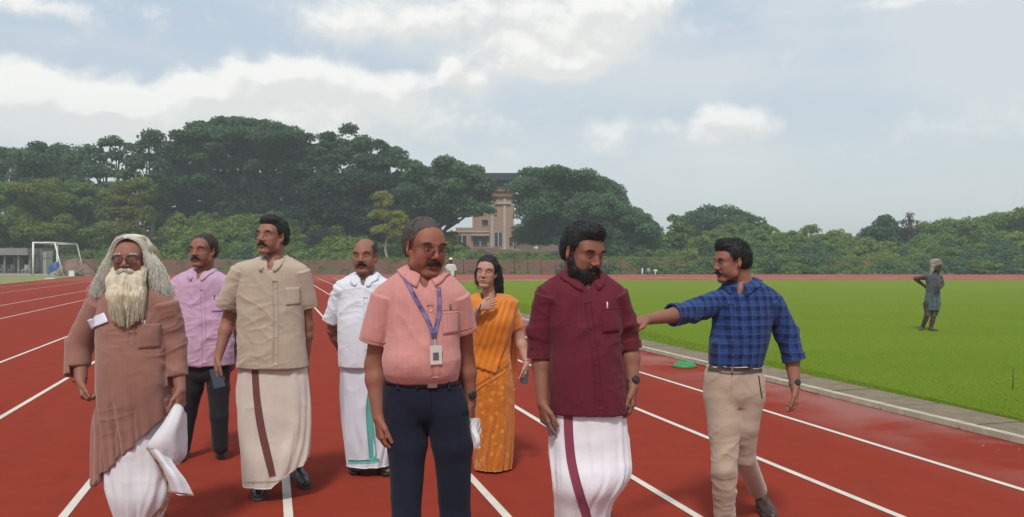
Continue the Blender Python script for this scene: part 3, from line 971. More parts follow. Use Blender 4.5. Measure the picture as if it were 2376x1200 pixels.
def window(x0, y0, x1, y1, d, n=2):
    f = bbox('window', x0, y0, x1, y1, M_PEACH2, d - .05, d + .12)
    wdt = (x1 - x0) / n
    for i in range(n):
        bbox('pane', x0 + wdt * i + 1.2, y0 + 1.5, x0 + wdt * (i + 1) - 1.2, y1 - 1.5, M_GLASSD, d - .09, d - .052, par=f)
bbox('tower', 1136, 452, 1192, 610, M_PEACH, 0, 7)
bbox('left_wing', 1057, 528, 1135.7, 610, M_PEACH, .5, 9)
bbox('upper_storey', 1095, 492, 1135.7, 527.8, M_PEACH, 1.5, 9)
bbox('right_wing', 1192.3, 528, 1238, 610, plain('dull_render', (.17, .13, .105), .9, .15, .5), 2, 9)
bbox('red_band', 1134, 445, 1194, 457, M_BRICKR, -.35, 7.2)
bbox('cornice', 1130, 434, 1198, 444.6, M_PEACH, -.6, 7.4)
top = bbox('overhanging_roof', 1118, 404, 1206, 420, M_DKSTEEL, -1.6, 8.5)
bbox('louvre_band', 1128, 420.4, 1200, 433.6, plain('dark_louvre', (.045, .05, .065), .8, .3, 3.0), -.2, 7.0)
for k_ in range(4):
    bbox('louvre', 1128, 421.5 + k_ * 3.1, 1200, 422.8 + k_ * 3.1, M_DKSTEEL, -.35, -.21)
bbox('lamp_box', 1188, 420.5, 1196, 431, M_WHITE, -.8, -.38)
bbox('plinth', 1055, 578, 1205, 584, M_PEACH2, -1.0, .4)
bbox('retaining_wall', 1050, 584.3, 1240, 622, plain('dark_plinth', (.09, .055, .045), .95, .2, 1.0), -.8, 6)
window(1060, 545, 1083, 573, .45, 2)
window(1096, 549, 1132, 571, .45, 2)
window(1147, 538, 1166, 572, -.05, 2)
window(1180, 548, 1191, 572, -.05, 1)
window(1116, 507, 1133, 523, 1.45, 1)
window(1200, 546, 1226, 560, 1.95, 2)
bbox('sunshade', 1092, 544, 1135, 547, M_PEACH2, -.2, .45)
bbox('string_course', 1057, 536, 1135.6, 539, M_PEACH2, .35, .5)
for k_, (a, b_) in enumerate(((1139, 1145), (1168, 1174))):
    bbox('pilaster', a, 458, b_, 577.6, M_PEACH2, -.14, -.002)
bbox('sill_ledge', 1148, 470, 1184, 474, M_PEACH2, -.3, -.003)

# slim white block put in for the bright spot between the trees
o = empty('bright_spot_block', (W(1240, 600, 126)[0], 126, 2), 'narrow white block put in for the bright spot in the leaves right of the building', 'building')
a, b_ = W(1232, 566, 126), W(1248, 505, 126)
V, Fa = box(((a[0] + b_[0]) / 2, 128, (2 + b_[2]) / 2), (b_[0] - a[0], 4, b_[2] - 2)); obj('wall', V, Fa, M_WHITE, o, False)
V, Fa = box(((a[0] + b_[0]) / 2, 128, b_[2] + .12), (b_[0] - a[0] + .4, 4.4, .22)); obj('roof', V, Fa, M_PEACH2, o, False)
V, Fa = box(((a[0] + b_[0]) / 2, 125.96, 4.2), (.45, .06, .7)); obj('window', V, Fa, M_GLASSD, o, False)

# ---------------------------------------------------------------- pavilion, goal and clutter at the left
PY_ = 80.0
pav = empty('pavilion', (W(40, 600, PY_)[0], PY_, 0), 'low grey open-fronted pavilion with posts at the left edge behind the goal', 'pavilion')
M_GC = plain('grey_concrete', (.22, .20, .185), .95, .2, 1.2, bmp=.01)
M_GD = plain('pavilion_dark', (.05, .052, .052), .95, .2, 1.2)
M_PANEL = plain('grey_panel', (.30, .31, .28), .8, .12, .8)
def pbox(name, x0, y0, x1, y1, mat, d0, d1, par=None, Yp=PY_):
    a, b_ = W(x0, y1, Yp), W(x1, y0, Yp)
    V, Fa = box(((a[0] + b_[0]) / 2, Yp + (d0 + d1) / 2, (a[2] + b_[2]) / 2), (b_[0] - a[0], d1 - d0, b_[2] - a[2]))
    return obj(name, V, Fa, mat, par or pav, smooth=False)
pbox('roof', -160, 576, 72, 592, M_GC, -.6, 4.2)
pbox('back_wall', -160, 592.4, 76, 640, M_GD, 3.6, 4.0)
pbox('floor_slab', -160, 633.5, 76, 638, M_GC, -.4, 3.5)
for x_ in (-150, -100, -40, 13, 45, 71):
    pbox('post', x_ - 1.6, 592.2, x_ + 1.6, 633.3, M_GC, -.2, .02)
for x0_, x1_ in ((-130, -60), (-20, 8), (16, 30), (34, 44)):
    pbox('back_panel', x0_, 598, x1_, 614 + (x0_ % 7), M_PANEL, 3.45, 3.58)
for i_, y_ in enumerate((625, 619, 613)):
    pbox('seating_step', -155, y_, 70, y_ + 7 + 2 * i_, M_GC, 1.0 + i_ * .8, 3.3)
for j_, x_ in enumerate((4, 26, 58)):
    ch = empty('plastic_chair', W(x_, 600, 80.35) * [1, 1, 0] + [0, 0, .02], ['pale chair standing at the left end inside the pavilion', 'pale chair in the middle of the pavilion', 'white chair nearest the goal inside the pavilion'][j_], 'chair', 'chairs inside the pavilion')
    bx, by = ch.location.x, ch.location.y
    z0 = .02
    mt = M_WHITE if j_ == 2 else M_PANEL
    V, Fa = box((bx, by, z0 + .44), (.42, .42, .04)); obj('seat', V, Fa, mt, ch, False)
    V, Fa = box((bx, by + .22, z0 + .70), (.42, .03, .46)); obj('backrest', V, Fa, mt, ch, False)
    for sx_ in (-.18, .18):
        for sy_ in (-.18, .18):
            V, Fa = box((bx + sx_, by + sy_, z0 + .21), (.035, .035, .42)); obj('leg', V, Fa, mt, ch, False)
wallp = empty('panel_screen', W(104, 600, 81.5) * [1, 1, 0], 'screen of upright grey sheets standing behind the goal', 'screen')
for i_, (x0_, x1_, t_) in enumerate(((82, 90, 580), (91, 97, 577), (99, 108, 584), (109, 122, 582))):
    pbox('sheet', x0_, t_, x1_, 639, M_PANEL if i_ % 2 == 0 else plain('olive_panel', (.17, .18, .13), .9, .15, 1.0), .0, .05, wallp, 81.5)
    pbox('batten', x0_, t_ + 14, x1_, t_ + 16, M_GC, -.05, -.002, wallp, 81.5)

goal = empty('football_goal', (W(77, 600, 72)[0], 72, 0), 'white football goal frame standing askew beyond the running track', 'goal')
A = W(77, 600, 72) * [1, 1, 0]; B = W(133, 600, 79) * [1, 1, 0]
H = 2.95
up = np.array([0, 0, H])
bk = np.array([1.75, .25, 0]); bk2 = np.array([2.45, .35, 0])
def bar(name, p, q, r=.06):
    V, Fa = tube([p, (np.array(p) + q) / 2, q], r, 8); obj(name, V, Fa, M_WHITE, goal)
bar('post', A, A + up, .085); bar('post', B, B + up, .085); bar('crossbar', A + up, B + up, .085)
for Pn in (A, B):
    bar('top_stay', Pn + up, Pn + up + bk); bar('back_stay', Pn + up + bk, Pn + bk2)
bar('back_bar', A + bk2 + [0, 0, .06], B + bk2 + [0, 0, .06]); bar('rear_top_bar', A + up + bk, B + up + bk, .04)
# sagging net: a coarse lattice of cords
cords = []
for i_ in range(0, 13):
    q = i_ / 12
    a_ = A * (1 - q) + B * q
    cords.append(tube(crom([a_ + up, a_ + up + bk, a_ + up * .5 + (bk + bk2) / 2, a_ + bk2], 12), .008, 3, False))
for j_ in range(1, 10):
    h_ = H * j_ / 10
    o_ = bk + (bk2 - bk) * (1 - j_ / 10)
    cords.append(tube([A + [0, 0, h_] + o_, (A + B) / 2 + [0, 0, h_ - .05] + o_, B + [0, 0, h_] + o_], .008, 3, False))
V, Fa = join(cords); obj('net', V, Fa, plain('net_cord', (.35, .35, .33), .9, .1), goal)

def lump(name, c, r, mat, seed, amp=.25, par=None, label=None, cat=None, loc=None, pw=1.0):
    th = np.linspace(0, 2 * math.pi, 36, endpoint=False); ph = np.linspace(-.5, math.pi / 2, 18)
    T_, P_ = np.meshgrid(th, ph, indexing='xy')
    D = np.stack([np.cos(P_) * np.cos(T_), np.cos(P_) * np.sin(T_), np.sign(np.sin(P_)) * np.abs(np.sin(P_)) ** pw], -1).reshape(-1, 3)
    k_ = 1 + amp * (fbm(D * 2.2 + seed, 4, seed) - .5) * 2
    V = np.array(c) + D * np.array(r) * k_[:, None]
    V[:, 2] = np.maximum(V[:, 2], -.02)
    return obj(name, V, grid_faces(18, 36, True), mat, par, smooth=False, loc=None if par else (c[0], c[1], 0))
c_ = W(175, 600, 74)
heap = empty('debris_heap', (c_[0], 74, 0), 'peaked brown heap of rubble and netting beside the track left of the bearded man', 'heap')
lump('rubble', (c_[0], 74, 0), (1.5, 1.2, 1.45), plain('heap_brown', (.20, .13, .10), .95, .3, 2.0, bmp=.05), 4, .35, heap, pw=1.6)
lump('netting', (c_[0] - .35, 74, 0), (1.75, 1.0, .95), plain('heap_grey', (.27, .26, .21), .95, .3, 3.0, bmp=.05), 9, .4, heap, pw=1.8)
V, Fa = join([box((c_[0] + rnd.uniform(-1.2, 1.4), 73 + rnd.uniform(-.4, .8), .1 + rnd.random() * .3), (rnd.uniform(.1, .3), rnd.uniform(.1, .3), rnd.uniform(.08, .2)), rnd.random() * 3) for _ in range(40)])
obj('broken_stone', V, Fa, plain('heap_stone', (.25, .19, .15), .95, .3, 3.0), heap, False)
c_ = W(167, 600, 71.5)
V, Fa = box((c_[0], 71.5, .26), (.42, .3, .52), .2)
wb = empty('white_crate', (c_[0], 71.5, 0), 'upright white box standing at the foot of the debris heap', 'box')
obj('body', V, Fa, M_WHITE, wb, False)
V, Fa = box((c_[0], 71.5, .535), (.46, .34, .03), .2); obj('lid', V, Fa, M_PANEL, wb, False)
c_ = W(128, 600, 75.5)
bt = empty('blue_bundle', (c_[0], 75.5, 0), 'bright blue tarpaulin bundle beside the right post of the goal', 'bundle')
lump('tarpaulin', (c_[0], 75.5, 0), (.62, .5, 1.15), plain('blue_tarp', (.03, .10, .30), .5, .2, 3.0, bmp=.03), 21, .3, bt, pw=.6)
V, Fa = tube([(c_[0] + .3 * math.cos(q) * 1.3, 75.5 + .3 * math.sin(q) * 1.3, .75) for q in np.linspace(0, 6.28, 13)], .02, 5); obj('rope', V, Fa, M_WHITE, bt)
c_ = W(101, 600, 61.5)
V, Fa = box((c_[0], 62.5, .04), (.68, .5, .06), .1)
tag(obj('marker_slab', V, Fa, M_WHITE, None, False, loc=(c_[0], 62.5, 0)), 'flat white slab lying at the grass edge beyond the lanes on the left', 'slab')

# three small white boards on the far side of the track
for i_, (px, py, ww, hh, pole) in enumerate(((1490.5, 626.5, 3.4, 8, True), (1505, 626, 7.5, 8, False), (1521, 627.5, 8, 4.2, True))):
    Yb = 73.5
    c_ = W(px, 600, Yb)
    o = empty('marker_board', (c_[0], Yb, 0), ['narrow white marker on a post, leftmost of the trio beyond the far track', 'square pale board, middle of the trio beyond the far track', 'white tee-shaped marker, rightmost of the trio beyond the far track'][i_], 'marker', 'marker boards beyond the far track')
    a, b_ = W(px - ww / 2, py + hh / 2, Yb), W(px + ww / 2, py - hh / 2, Yb)
    V, Fa = box((c_[0], Yb, (a[2] + b_[2]) / 2), (b_[0] - a[0], .04, b_[2] - a[2])); obj('board', V, Fa, M_WHITE if i_ != 1 else M_PANEL, o, False)
    V, Fa = tube([(c_[0], Yb + .045, 0), (c_[0], Yb + .045, a[2] + .05)], .02 if i_ == 1 else .045, 6); obj('post', V, Fa, M_WHITE if pole else M_GC, o)

# green cloth-like marker lying on the kerb
c_ = W(1588, 850, 11.75)
gm = empty('green_marker', (c_[0], c_[1], 0), 'flat green plastic marker disc lying against the kerb beside the checked shirt', 'marker')
th = np.linspace(0, 2 * math.pi, 28, endpoint=False)
prof = [(.02, .075), (.06, .08), (.10, .07), (.155, .03), (.185, .004), (.18, 0.001)]
V = np.array([[c_[0] + r_ * math.cos(t_) * 1.0, c_[1] + r_ * math.sin(t_), z_ + .004] for r_, z_ in prof for t_ in th])
obj('dish', V, grid_faces(len(prof), 28, True)[:, ::-1], plain('green_plastic', (.03, .22, .06), .45, .15), gm)
V, Fa = tube([(c_[0], c_[1], .07), (c_[0], c_[1], .105)], [.03, .022], 12); obj('knob', V, Fa, plain('green_plastic', (.03, .22, .06)), gm)
# thin stake in the turf at the right
V, Fa = tube([W(2350, 895, 9.6) * [1, 1, 0], W(2350, 895, 9.6) * [1, 1, 0] + [.005, 0, .26]], .006, 6)
tag(obj('stake', V, Fa, plain('dark_green_stake', (.03, .06, .015), .7)), 'thin dark stake pushed into the turf near the right edge', 'stake')

# ---------------------------------------------------------------- thin daylight haze over the whole ground
def haze_box():
    m = bpy.data.materials.new('haze')
    m.use_nodes = True
    nt = m.node_tree; nt.nodes.clear()
    v = nt.nodes.new('ShaderNodeVolumePrincipled'); o = nt.nodes.new('ShaderNodeOutputMaterial')
    v.inputs['Color'].default_value = (.84, .93, .90, 1)
    v.inputs['Density'].default_value = .0014
    v.inputs['Anisotropy'].default_value = .0
    nt.links.new(v.outputs[0], o.inputs['Volume'])
    V, Fa = box((0, 300, 10.5), (1640, 1240, 23))
    h = obj('haze', V, Fa, m, None, False)
    tag(h, kind='stuff', label='thin pale haze softening the trees beyond the field')
haze_box()

# ================================================================= PEOPLE: distance-field modelling
def surface_nets(D, org, h):
    s = D < 0
    c = np.zeros(tuple(n - 1 for n in D.shape), np.uint8)
    for dx in (0, 1):
        for dy in (0, 1):
            for dz in (0, 1):
                c += s[dx:dx + c.shape[0], dy:dy + c.shape[1], dz:dz + c.shape[2]]
    act = (c > 0) & (c < 8)
    ijk = np.argwhere(act)
    idx = np.full(act.shape, -1, np.int32)
    idx[act] = np.arange(len(ijk))
    pos = np.zeros((len(ijk), 3)); cnt = np.zeros(len(ijk))
    i, j, k = ijk.T
    cor = [(0, 0, 0), (1, 0, 0), (0, 1, 0), (1, 1, 0), (0, 0, 1), (1, 0, 1), (0, 1, 1), (1, 1, 1)]
    val = [D[i + a, j + b, k + q] for a, b, q in cor]
    for a in range(8):
        for b in range(a + 1, 8):
            df = np.abs(np.array(cor[a]) - np.array(cor[b])).sum()
            if df != 1:
                continue
            da, db = val[a], val[b]
            m = (da < 0) != (db < 0)
            t = np.where(m, da / np.where(m, da - db, 1), 0)
            P = np.array(cor[a])[None] + (np.array(cor[b]) - np.array(cor[a]))[None] * t[:, None]
            pos += P * m[:, None]; cnt += m
    V = (ijk + pos / cnt[:, None]) * h + org
    Fs = []
    for ax in range(3):
        sl0 = [slice(None)] * 3; sl1 = [slice(None)] * 3
        sl0[ax] = slice(0, -1); sl1[ax] = slice(1, None)
        a, b = s[tuple(sl0)], s[tuple(sl1)]
        e = np.argwhere(a != b)
        o1, o2 = (ax + 1) % 3, (ax + 2) % 3
        lim = act.shape
        ok = (e[:, o1] > 0) & (e[:, o2] > 0) & (e[:, o1] < lim[o1]) & (e[:, o2] < lim[o2]) & (e[:, ax] < lim[ax])
        e = e[ok]
        if not len(e):
            continue
        def g(d1, d2):
            q = e.copy(); q[:, o1] -= d1; q[:, o2] -= d2
            return idx[q[:, 0], q[:, 1], q[:, 2]]
        q = np.stack([g(1, 1), g(0, 1), g(0, 0), g(1, 0)], 1)
        fl = a[e[:, 0], e[:, 1], e[:, 2]]
        q[~fl] = q[~fl][:, ::-1]
        Fs.append(q[(q >= 0).all(1)])
    return V, np.concatenate(Fs)

def capd(P, a, b, r1, r2):
    ab = b - a
    L = float(ab @ ab) + 1e-12
    t = np.clip(((P[0] - a[0]) * ab[0] + (P[1] - a[1]) * ab[1] + (P[2] - a[2]) * ab[2]) / L, 0, 1)
    dx = P[0] - a[0] - ab[0] * t; dy = P[1] - a[1] - ab[1] * t; dz = P[2] - a[2] - ab[2] * t
    return np.sqrt(dx * dx + dy * dy + dz * dz) - (r1 + (r2 - r1) * t)

def coned(P, a, b, r1, r2):
    ab = b - a
    Ln = math.sqrt(float(ab @ ab)) + 1e-12
    n = ab / Ln
    q = (P[0] - a[0]) * n[0] + (P[1] - a[1]) * n[1] + (P[2] - a[2]) * n[2]
    dx = P[0] - a[0] - n[0] * q; dy = P[1] - a[1] - n[1] * q; dz = P[2] - a[2] - n[2] * q
    t = np.clip(q / Ln, 0, 1)
    return np.maximum(np.sqrt(dx * dx + dy * dy + dz * dz) - (r1 + (r2 - r1) * t), np.maximum(-q, q - Ln))

def elld(P, c, r, M=None):
    x, y, z = P[0] - c[0], P[1] - c[1], P[2] - c[2]
    if M is not None:
        x, y, z = (M[0][0] * x + M[1][0] * y + M[2][0] * z, M[0][1] * x + M[1][1] * y + M[2][1] * z, M[0][2] * x + M[1][2] * y + M[2][2] * z)
    k0 = np.sqrt((x / r[0]) ** 2 + (y / r[1]) ** 2 + (z / r[2]) ** 2)
    k1 = np.sqrt((x / r[0] ** 2) ** 2 + (y / r[1] ** 2) ** 2 + (z / r[2] ** 2) ** 2) + 1e-9
    return k0 * (k0 - 1) / k1

def loftd(P, S, pw, grow=0.0):
    """S: rows of z, cx, cy, rx, ry from the bottom up"""
    z = P[2]
    zz = np.clip(z, S[0, 0], S[-1, 0])
    f = lambda c: np.interp(zz.ravel(), S[:, 0], S[:, c]).reshape(zz.shape)
    cx, cy, rx, ry = f(1), f(2), f(3) + grow, f(4) + grow
    q = (np.abs((P[0] - cx) / rx) ** pw + np.abs((P[1] - cy) / ry) ** pw) ** (1 / pw)
    return np.maximum((q - 1) * np.minimum(rx, ry) * .95, np.maximum(S[0, 0] - z, z - S[-1, 0]))

class SDF:
    def __init__(s):
        s.p = []
    def cap(s, a, b, r1, r2=None, k=.01, op='u'):
        r2 = r1 if r2 is None else r2
        a = np.array(a, float); b = np.array(b, float)
        r = max(r1, r2)
        s.p.append((lambda P: capd(P, a, b, r1, r2), np.minimum(a, b) - r, np.maximum(a, b) + r, k, op)); return s
    def chain(s, pts, rs, k=.01, op='u'):
        for i in range(len(pts) - 1):
            s.cap(pts[i], pts[i + 1], rs[i], rs[i + 1], k, op)
        return s
    def cone(s, a, b, r1, r2=None, k=.01, op='u'):
        r2 = r1 if r2 is None else r2
        a = np.array(a, float); b = np.array(b, float)
        r = max(r1, r2)
        s.p.append((lambda P: coned(P, a, b, r1, r2), np.minimum(a, b) - r, np.maximum(a, b) + r, k, op)); return s
    def ell(s, c, r, k=.01, op='u', M=None):
        c = np.array(c, float); q = max(r)
        e = np.array(r) if M is None else np.array([q] * 3)
        s.p.append((lambda P: elld(P, c, r, M), c - e, c + e, k, op)); return s
    def loft(s, S, k=.01, op='u', pw=2.3, grow=0.0):
        lo = np.array([(S[:, 1] - S[:, 3]).min(), (S[:, 2] - S[:, 4]).min(), S[0, 0]]) - grow
        hi = np.array([(S[:, 1] + S[:, 3]).max(), (S[:, 2] + S[:, 4]).max(), S[-1, 0]]) + grow
        s.p.append((lambda P: loftd(P, S, pw, grow), lo, hi, k, op)); return s
    def half(s, p, n):
        """cut away everything on the side n points to"""
        p = np.array(p, float); n = np.array(n, float); n /= np.linalg.norm(n)
        s.p.append((lambda P: (P[0] - p[0]) * n[0] + (P[1] - p[1]) * n[1] + (P[2] - p[2]) * n[2], None, None, 0.0, 'h')); return s
    def mesh(s, h, pad=None):
        pad = pad or 3 * h
        add = [q for q in s.p if q[4] == 'u']
        lo = np.min([q[1] for q in add], 0) - pad; hi = np.max([q[2] for q in add], 0) + pad
        n = np.ceil((hi - lo) / h).astype(int) + 1
        D = np.full(tuple(n), .2, np.float32)
        ax = [(lo[i] + h * np.arange(n[i])).astype(np.float32) for i in range(3)]
        for fn, a, b, k, op in s.p:
            if a is None:
                sl = (slice(0, n[0]), slice(0, n[1]), slice(0, n[2]))
            else:
                e = k + 2.5 * h
                i0 = np.clip(np.floor((a - e - lo) / h).astype(int), 0, n - 1); i1 = np.clip(np.ceil((b + e - lo) / h).astype(int) + 1, 1, n)
                if (i1 <= i0).any():
                    continue
                sl = tuple(slice(i0[q], i1[q]) for q in range(3))
            P = (ax[0][sl[0]][:, None, None], ax[1][sl[1]][None, :, None], ax[2][sl[2]][None, None, :])
            P = np.broadcast_arrays(*P)
            d = fn(P).astype(np.float32)
            D0 = D[sl]
            if op == 'u':
                if k > 0:
                    hh = np.maximum(k - np.abs(D0 - d), 0) / k
                    D[sl] = np.minimum(D0, d) - hh * hh * k * .25
                else:
                    D[sl] = np.minimum(D0, d)
            elif op == 's':
                d = -d
                if k > 0:
                    hh = np.maximum(k - np.abs(D0 - d), 0) / k
                    D[sl] = np.maximum(D0, d) + hh * hh * k * .25
                else:
                    D[sl] = np.maximum(D0, d)
            elif op == 'h':
                D[sl] = np.maximum(D0, d)
        return surface_nets(D, lo, h)

def relax(V, Fa, it=1, lam=.5):
    e = np.concatenate([Fa[:, [0, 1]], Fa[:, [1, 2]], Fa[:, [2, 3]], Fa[:, [3, 0]]])
    n = len(V)
    for _ in range(it):
        A = np.zeros_like(V); c = np.zeros(n)
        for q in (0, 1):
            np.add.at(c, e[:, q], 1)
            for d in range(3):
                A[:, d] += np.bincount(e[:, q], V[e[:, 1 - q], d], n)
        V = V * (1 - lam) + lam * A / np.maximum(c, 1)[:, None]
    return V

def unit(v):
    v = np.array(v, float)
    return v / (np.linalg.norm(v) + 1e-12)

def rot(yaw, pitch=0, roll=0):
    m = Matrix.Rotation(R(yaw), 3, 'Z') @ Matrix.Rotation(R(pitch), 3, 'X') @ Matrix.Rotation(R(roll), 3, 'Y')
    return np.array(m)

def strands(roots, path_fn, segs, r0, r1=.0004, sides=3):
    """roots (n,...) ; path_fn(t) -> (n,3) positions; tapering three-sided hairs"""
    ts = np.linspace(0, 1, segs + 1)
    P = np.stack([path_fn(t) for t in ts], 1)              # n, m, 3
    T = np.gradient(P, axis=1); T /= np.linalg.norm(T, axis=2)[..., None] + 1e-9
    a = np.cross(T, np.array([.31, .83, .46])); a /= np.linalg.norm(a, axis=2)[..., None] + 1e-9
    b = np.cross(T, a)
    n, m = P.shape[:2]
    r = (r0 + (r1 - r0) * ts ** 1.5)[None, :, None]
    V = np.stack([P + r * (math.cos(q) * a + math.sin(q) * b) for q in np.linspace(0, 2 * math.pi, sides, endpoint=False)], 2)
    V = V.reshape(-1, 3)
    i, j, k = np.meshgrid(np.arange(n), np.arange(m - 1), np.arange(sides), indexing='ij')
    k2 = (k + 1) % sides
    ix = lambda a_, b_, c_: (a_ * m + b_) * sides + c_
    Fa = np.stack([ix(i, j, k), ix(i, j, k2), ix(i, j + 1, k2), ix(i, j + 1, k)], -1).reshape(-1, 4)
    return V, Fa

def hair_mat(name, col, lo=.75, hi=1.3):
    m, w, b = new_mat(name)
    tc = w.n('ShaderNodeTexCoord').outputs['Object']
    x, y, z = w.sep(tc)
    n = w.noise(tc, 60.0, 3.0, .6)
    c = w.mix(n, tuple(q * lo for q in col), tuple(min(.85, q * hi) for q in col))
    w.nt.links.new(c, b.inputs['Base Color'])
    b.inputs['Roughness'].default_value = .55
    b.inputs['Specular IOR Level'].default_value = .35
    bump(w, b, w.noise(w.xyz(w.m('MULTIPLY', x, 500.0), w.m('MULTIPLY', y, 500.0), w.m('MULTIPLY', z, 60.0)), 1.0, 2.0), .8, .003)
    return m
H_BLACK = hair_mat('hair_black', (.014, .013, .014))
H_DARK = hair_mat('hair_dark_brown', (.040, .028, .022))
H_GREY = hair_mat('hair_greying', (.075, .060, .052))
H_WHITE = hair_mat('hair_white', (.74, .70, .58))
H_UNDER = hair_mat('hair_under_yellow_brown_shade', (.30, .24, .155))  # yellow-brown inner hair, darkened to paint the shade between locks
H_YEL = hair_mat('hair_yellowed_white', (.58, .51, .37))
M_EYE = plain('eye_white', (.30, .235, .205), .25, .02, 10)
M_TEETH = plain('teeth', (.60, .56, .48), .3, .02, 10)
M_IRIS = plain('iris', (.02, .012, .008), .15, .02, 10)

HEAD = dict(w=1.0, jaw=1.0, nose=1.0, cheek=1.0, full=0.0, lid=.004, mouth=0.0)

def build_head(P, ctr, yaw, pitch, roll, scale, neck, hp, vox, hair, hairmat, beard=None, stache=None, brow=1.0, glasses=None, neck_r=.055, bald_tint=None):
    """head in its own frame (face towards -Y), eyes at z 0; returns the face part for the body mesh"""
    h = dict(HEAD); h.update(hp)
    Rm = rot(yaw, pitch, roll)
    ctr = np.array(ctr, float)
    to_l = lambda p: (Rm.T @ (np.array(p) - ctr)) / scale
    to_w = lambda V: (V * scale) @ Rm.T + ctr
    w, jw, nz, ck, fu = h['w'], h['jaw'], h['nose'], h['cheek'], h['full']
    s = SDF()
    s.ell((0, .018, .036), (.075 * w, .094, .080), .01)
    s.ell((0, -.028, -.028), (.0615 * w, .064, .082), .03)
    s.ell((0, -.050, .035), (.062 * w, .040, .046), .03)
    for q in (-1, 1):
        s.chain([(q * .060 * w, .004, -.030), (q * .052 * w * jw, -.012, -.074), (q * .020, -.070, -.101)], [.013, .015 + fu * .35, .014 + fu * .4], .018)
        s.ell((q * (.040 + fu * .3) * w, -.062, -.022 - fu), (.022 * ck, .022, .020 + fu), .022)
        s.ell((q * .040 * w, -.050, -.055), (.022 + fu, .030, .028 + fu), .02)
        s.cap((q * .012, -.086, .022), (q * .047 * w, -.073, .022), .0078, .007, .022)
    s.ell((0, -.078, -.098), (.022 * jw, .017, .017), .022)
    s.ell((0, -.078, -.066), (.026, .018, .020), .018)
    for q in (-1, 1):
        s.ell((q * .031, -.100, .001), (.0165, .0135, .0115), .016, 's')
    # eyelids and balls
    for q in (-1, 1):
        s.ell((q * .0305, -.0718, .001), (.0160, .0145, .0130), .010)
    s.chain([(0, -.087, .014), (0, -.094, -.008), (0, -.103 - .003 * nz, -.028)], [.0075, .0085 * nz, .0112 * nz], .014)
    for q in (-1, 1):
        s.ell((q * .0125 * nz, -.0965, -.0335), (.0082 * nz, .0095, .0075), .007)
        s.ell((q * .0065 * nz, -.104, -.0415), (.0036, .0050, .0038), .003, 's')
        s.cap((q * .020, -.091, -.037), (q * .031, -.080, -.060), .0022, .0018, .006, 's')
    # lips
    s.chain([(-.024, -.0845, -.0645), (-.010, -.0945, -.0585), (0, -.0950, -.0600), (.010, -.0945, -.0585), (.024, -.0845, -.0645)], [.0030, .0056, .0052, .0056, .0030], .004)
    s.chain([(-.021, -.0850, -.0690), (0, -.0930, -.0735), (.021, -.0850, -.0690)], [.0030, .0068, .0030], .004)
    s.chain([(-.026, -.0870, -.0660), (0, -.1010, -.0660), (.026, -.0870, -.0660)], [.0014, .0020, .0014], .003, 's')
    s.cap((-.014, -.094, -.084), (.014, -.094, -.084), .0045, .0045, .008, 's')
    # ears
    for q in (-1, 1):
        M = np.array(Matrix.Rotation(q * .42, 3, 'Z') @ Matrix.Rotation(-.20, 3, 'X'))
        s.ell((q * .0790 * w, .012, -.004), (.0065, .0175, .031), .006, 'u', M)
        s.ell((q * .0765 * w, .004, -.028), (.0070, .0085, .011), .006)
        s.ell((q * .0850 * w, .007, .001), (.0050, .0095, .017), .004, 's', M)
    # neck
    nb = to_l(neck); nr = neck_r / scale
    s.cap((0, .030, -.060), nb, .047 + fu * .6, nr * .90, .022)
    s.cap((0, .045, -.02), nb + np.array([0, .02, 0]), .045, nr, .02)
    V, Fa = s.mesh(vox)
    V = relax(V, Fa, 1, .35)
    # pigment of lips, beard shadow, lids; shade painted into the nostril hollows
    x, y, z = V.T
    c = np.ones((len(V), 3))
    g = lambda cx, cy, cz, rx, ry, rz: np.exp(-(((x - cx) / rx) ** 2 + ((y - cy) / ry) ** 2 + ((z - cz) / rz) ** 2))
    def tint(m, col):
        nonlocal c
        c = c * (1 - m[:, None]) + c * np.array(col) * m[:, None]
    tint(np.clip(g(0, -.095, -.065, .020, .02, .0085) * 1.3, 0, 1), (.72, .48, .50))
    for q in (-1, 1):
        tint(np.clip(g(q * .031, -.085, .000, .017, .02, .010), 0, 1) * .6, (.84, .76, .74))
        tint(g(q * .042, -.07, -.025, .02, .03, .018) * .6, (1.08, .93, .90))
        tint(g(q * .0065, -.105, -.041, .004, .008, .004), (.35, .25, .25))
        tint(g(q * .078 * w, .01, -.005, .014, .02, .03) * .5, (1.1, .85, .82))
    tint(g(0, -.115, -.03, .016, .02, .02) * .5, (1.12, .95, .92))
    if h.get('stubble', .4):
        jawm = np.clip((-.045 - z) / .02, 0, 1) * np.clip((.0 - y + .01) / .03, 0, 1) * np.clip((z + .14) / .02, 0, 1)
        tint(jawm * h.get('stubble', .4), (.60, .60, .66))
    Vw = to_w(V)
    root = P.root
    # eyes
    for q in (-1, 1):
        th = np.linspace(0, 2 * math.pi, 14, endpoint=False)
        ph = np.linspace(0, math.pi * .5, 7)
        pts = []
        for a in ph:
            for b in th:
                pts.append((math.sin(a) * math.cos(b), -math.cos(a), math.sin(a) * math.sin(b)))
        E = np.array(pts) * np.array([.0118, .0058, .0038]) + np.array([q * .0305, -.0826, .000 - h['lid'] * .3])
        e = obj('eye', to_w(E), grid_faces(7, 14, True)[:, ::-1], M_EYE, root)
        I = np.array(pts)[:14 * 7] * np.array([.0056, .0038, .0040]) + np.array([q * .0305 + h.get('gaze', 0), -.0858, .0000 - h['lid'] * .3])
        obj('iris', to_w(I), grid_faces(7, 14, True)[:, ::-1], M_IRIS, e)
        # upper lid and lashes
        L = np.array([(q * .0305 + .0150 * u_, -.0860 + .0055 * u_ * u_, .0048 - .0050 * u_ * u_ - h['lid'] * .5) for u_ in np.linspace(-1, 1, 9)])
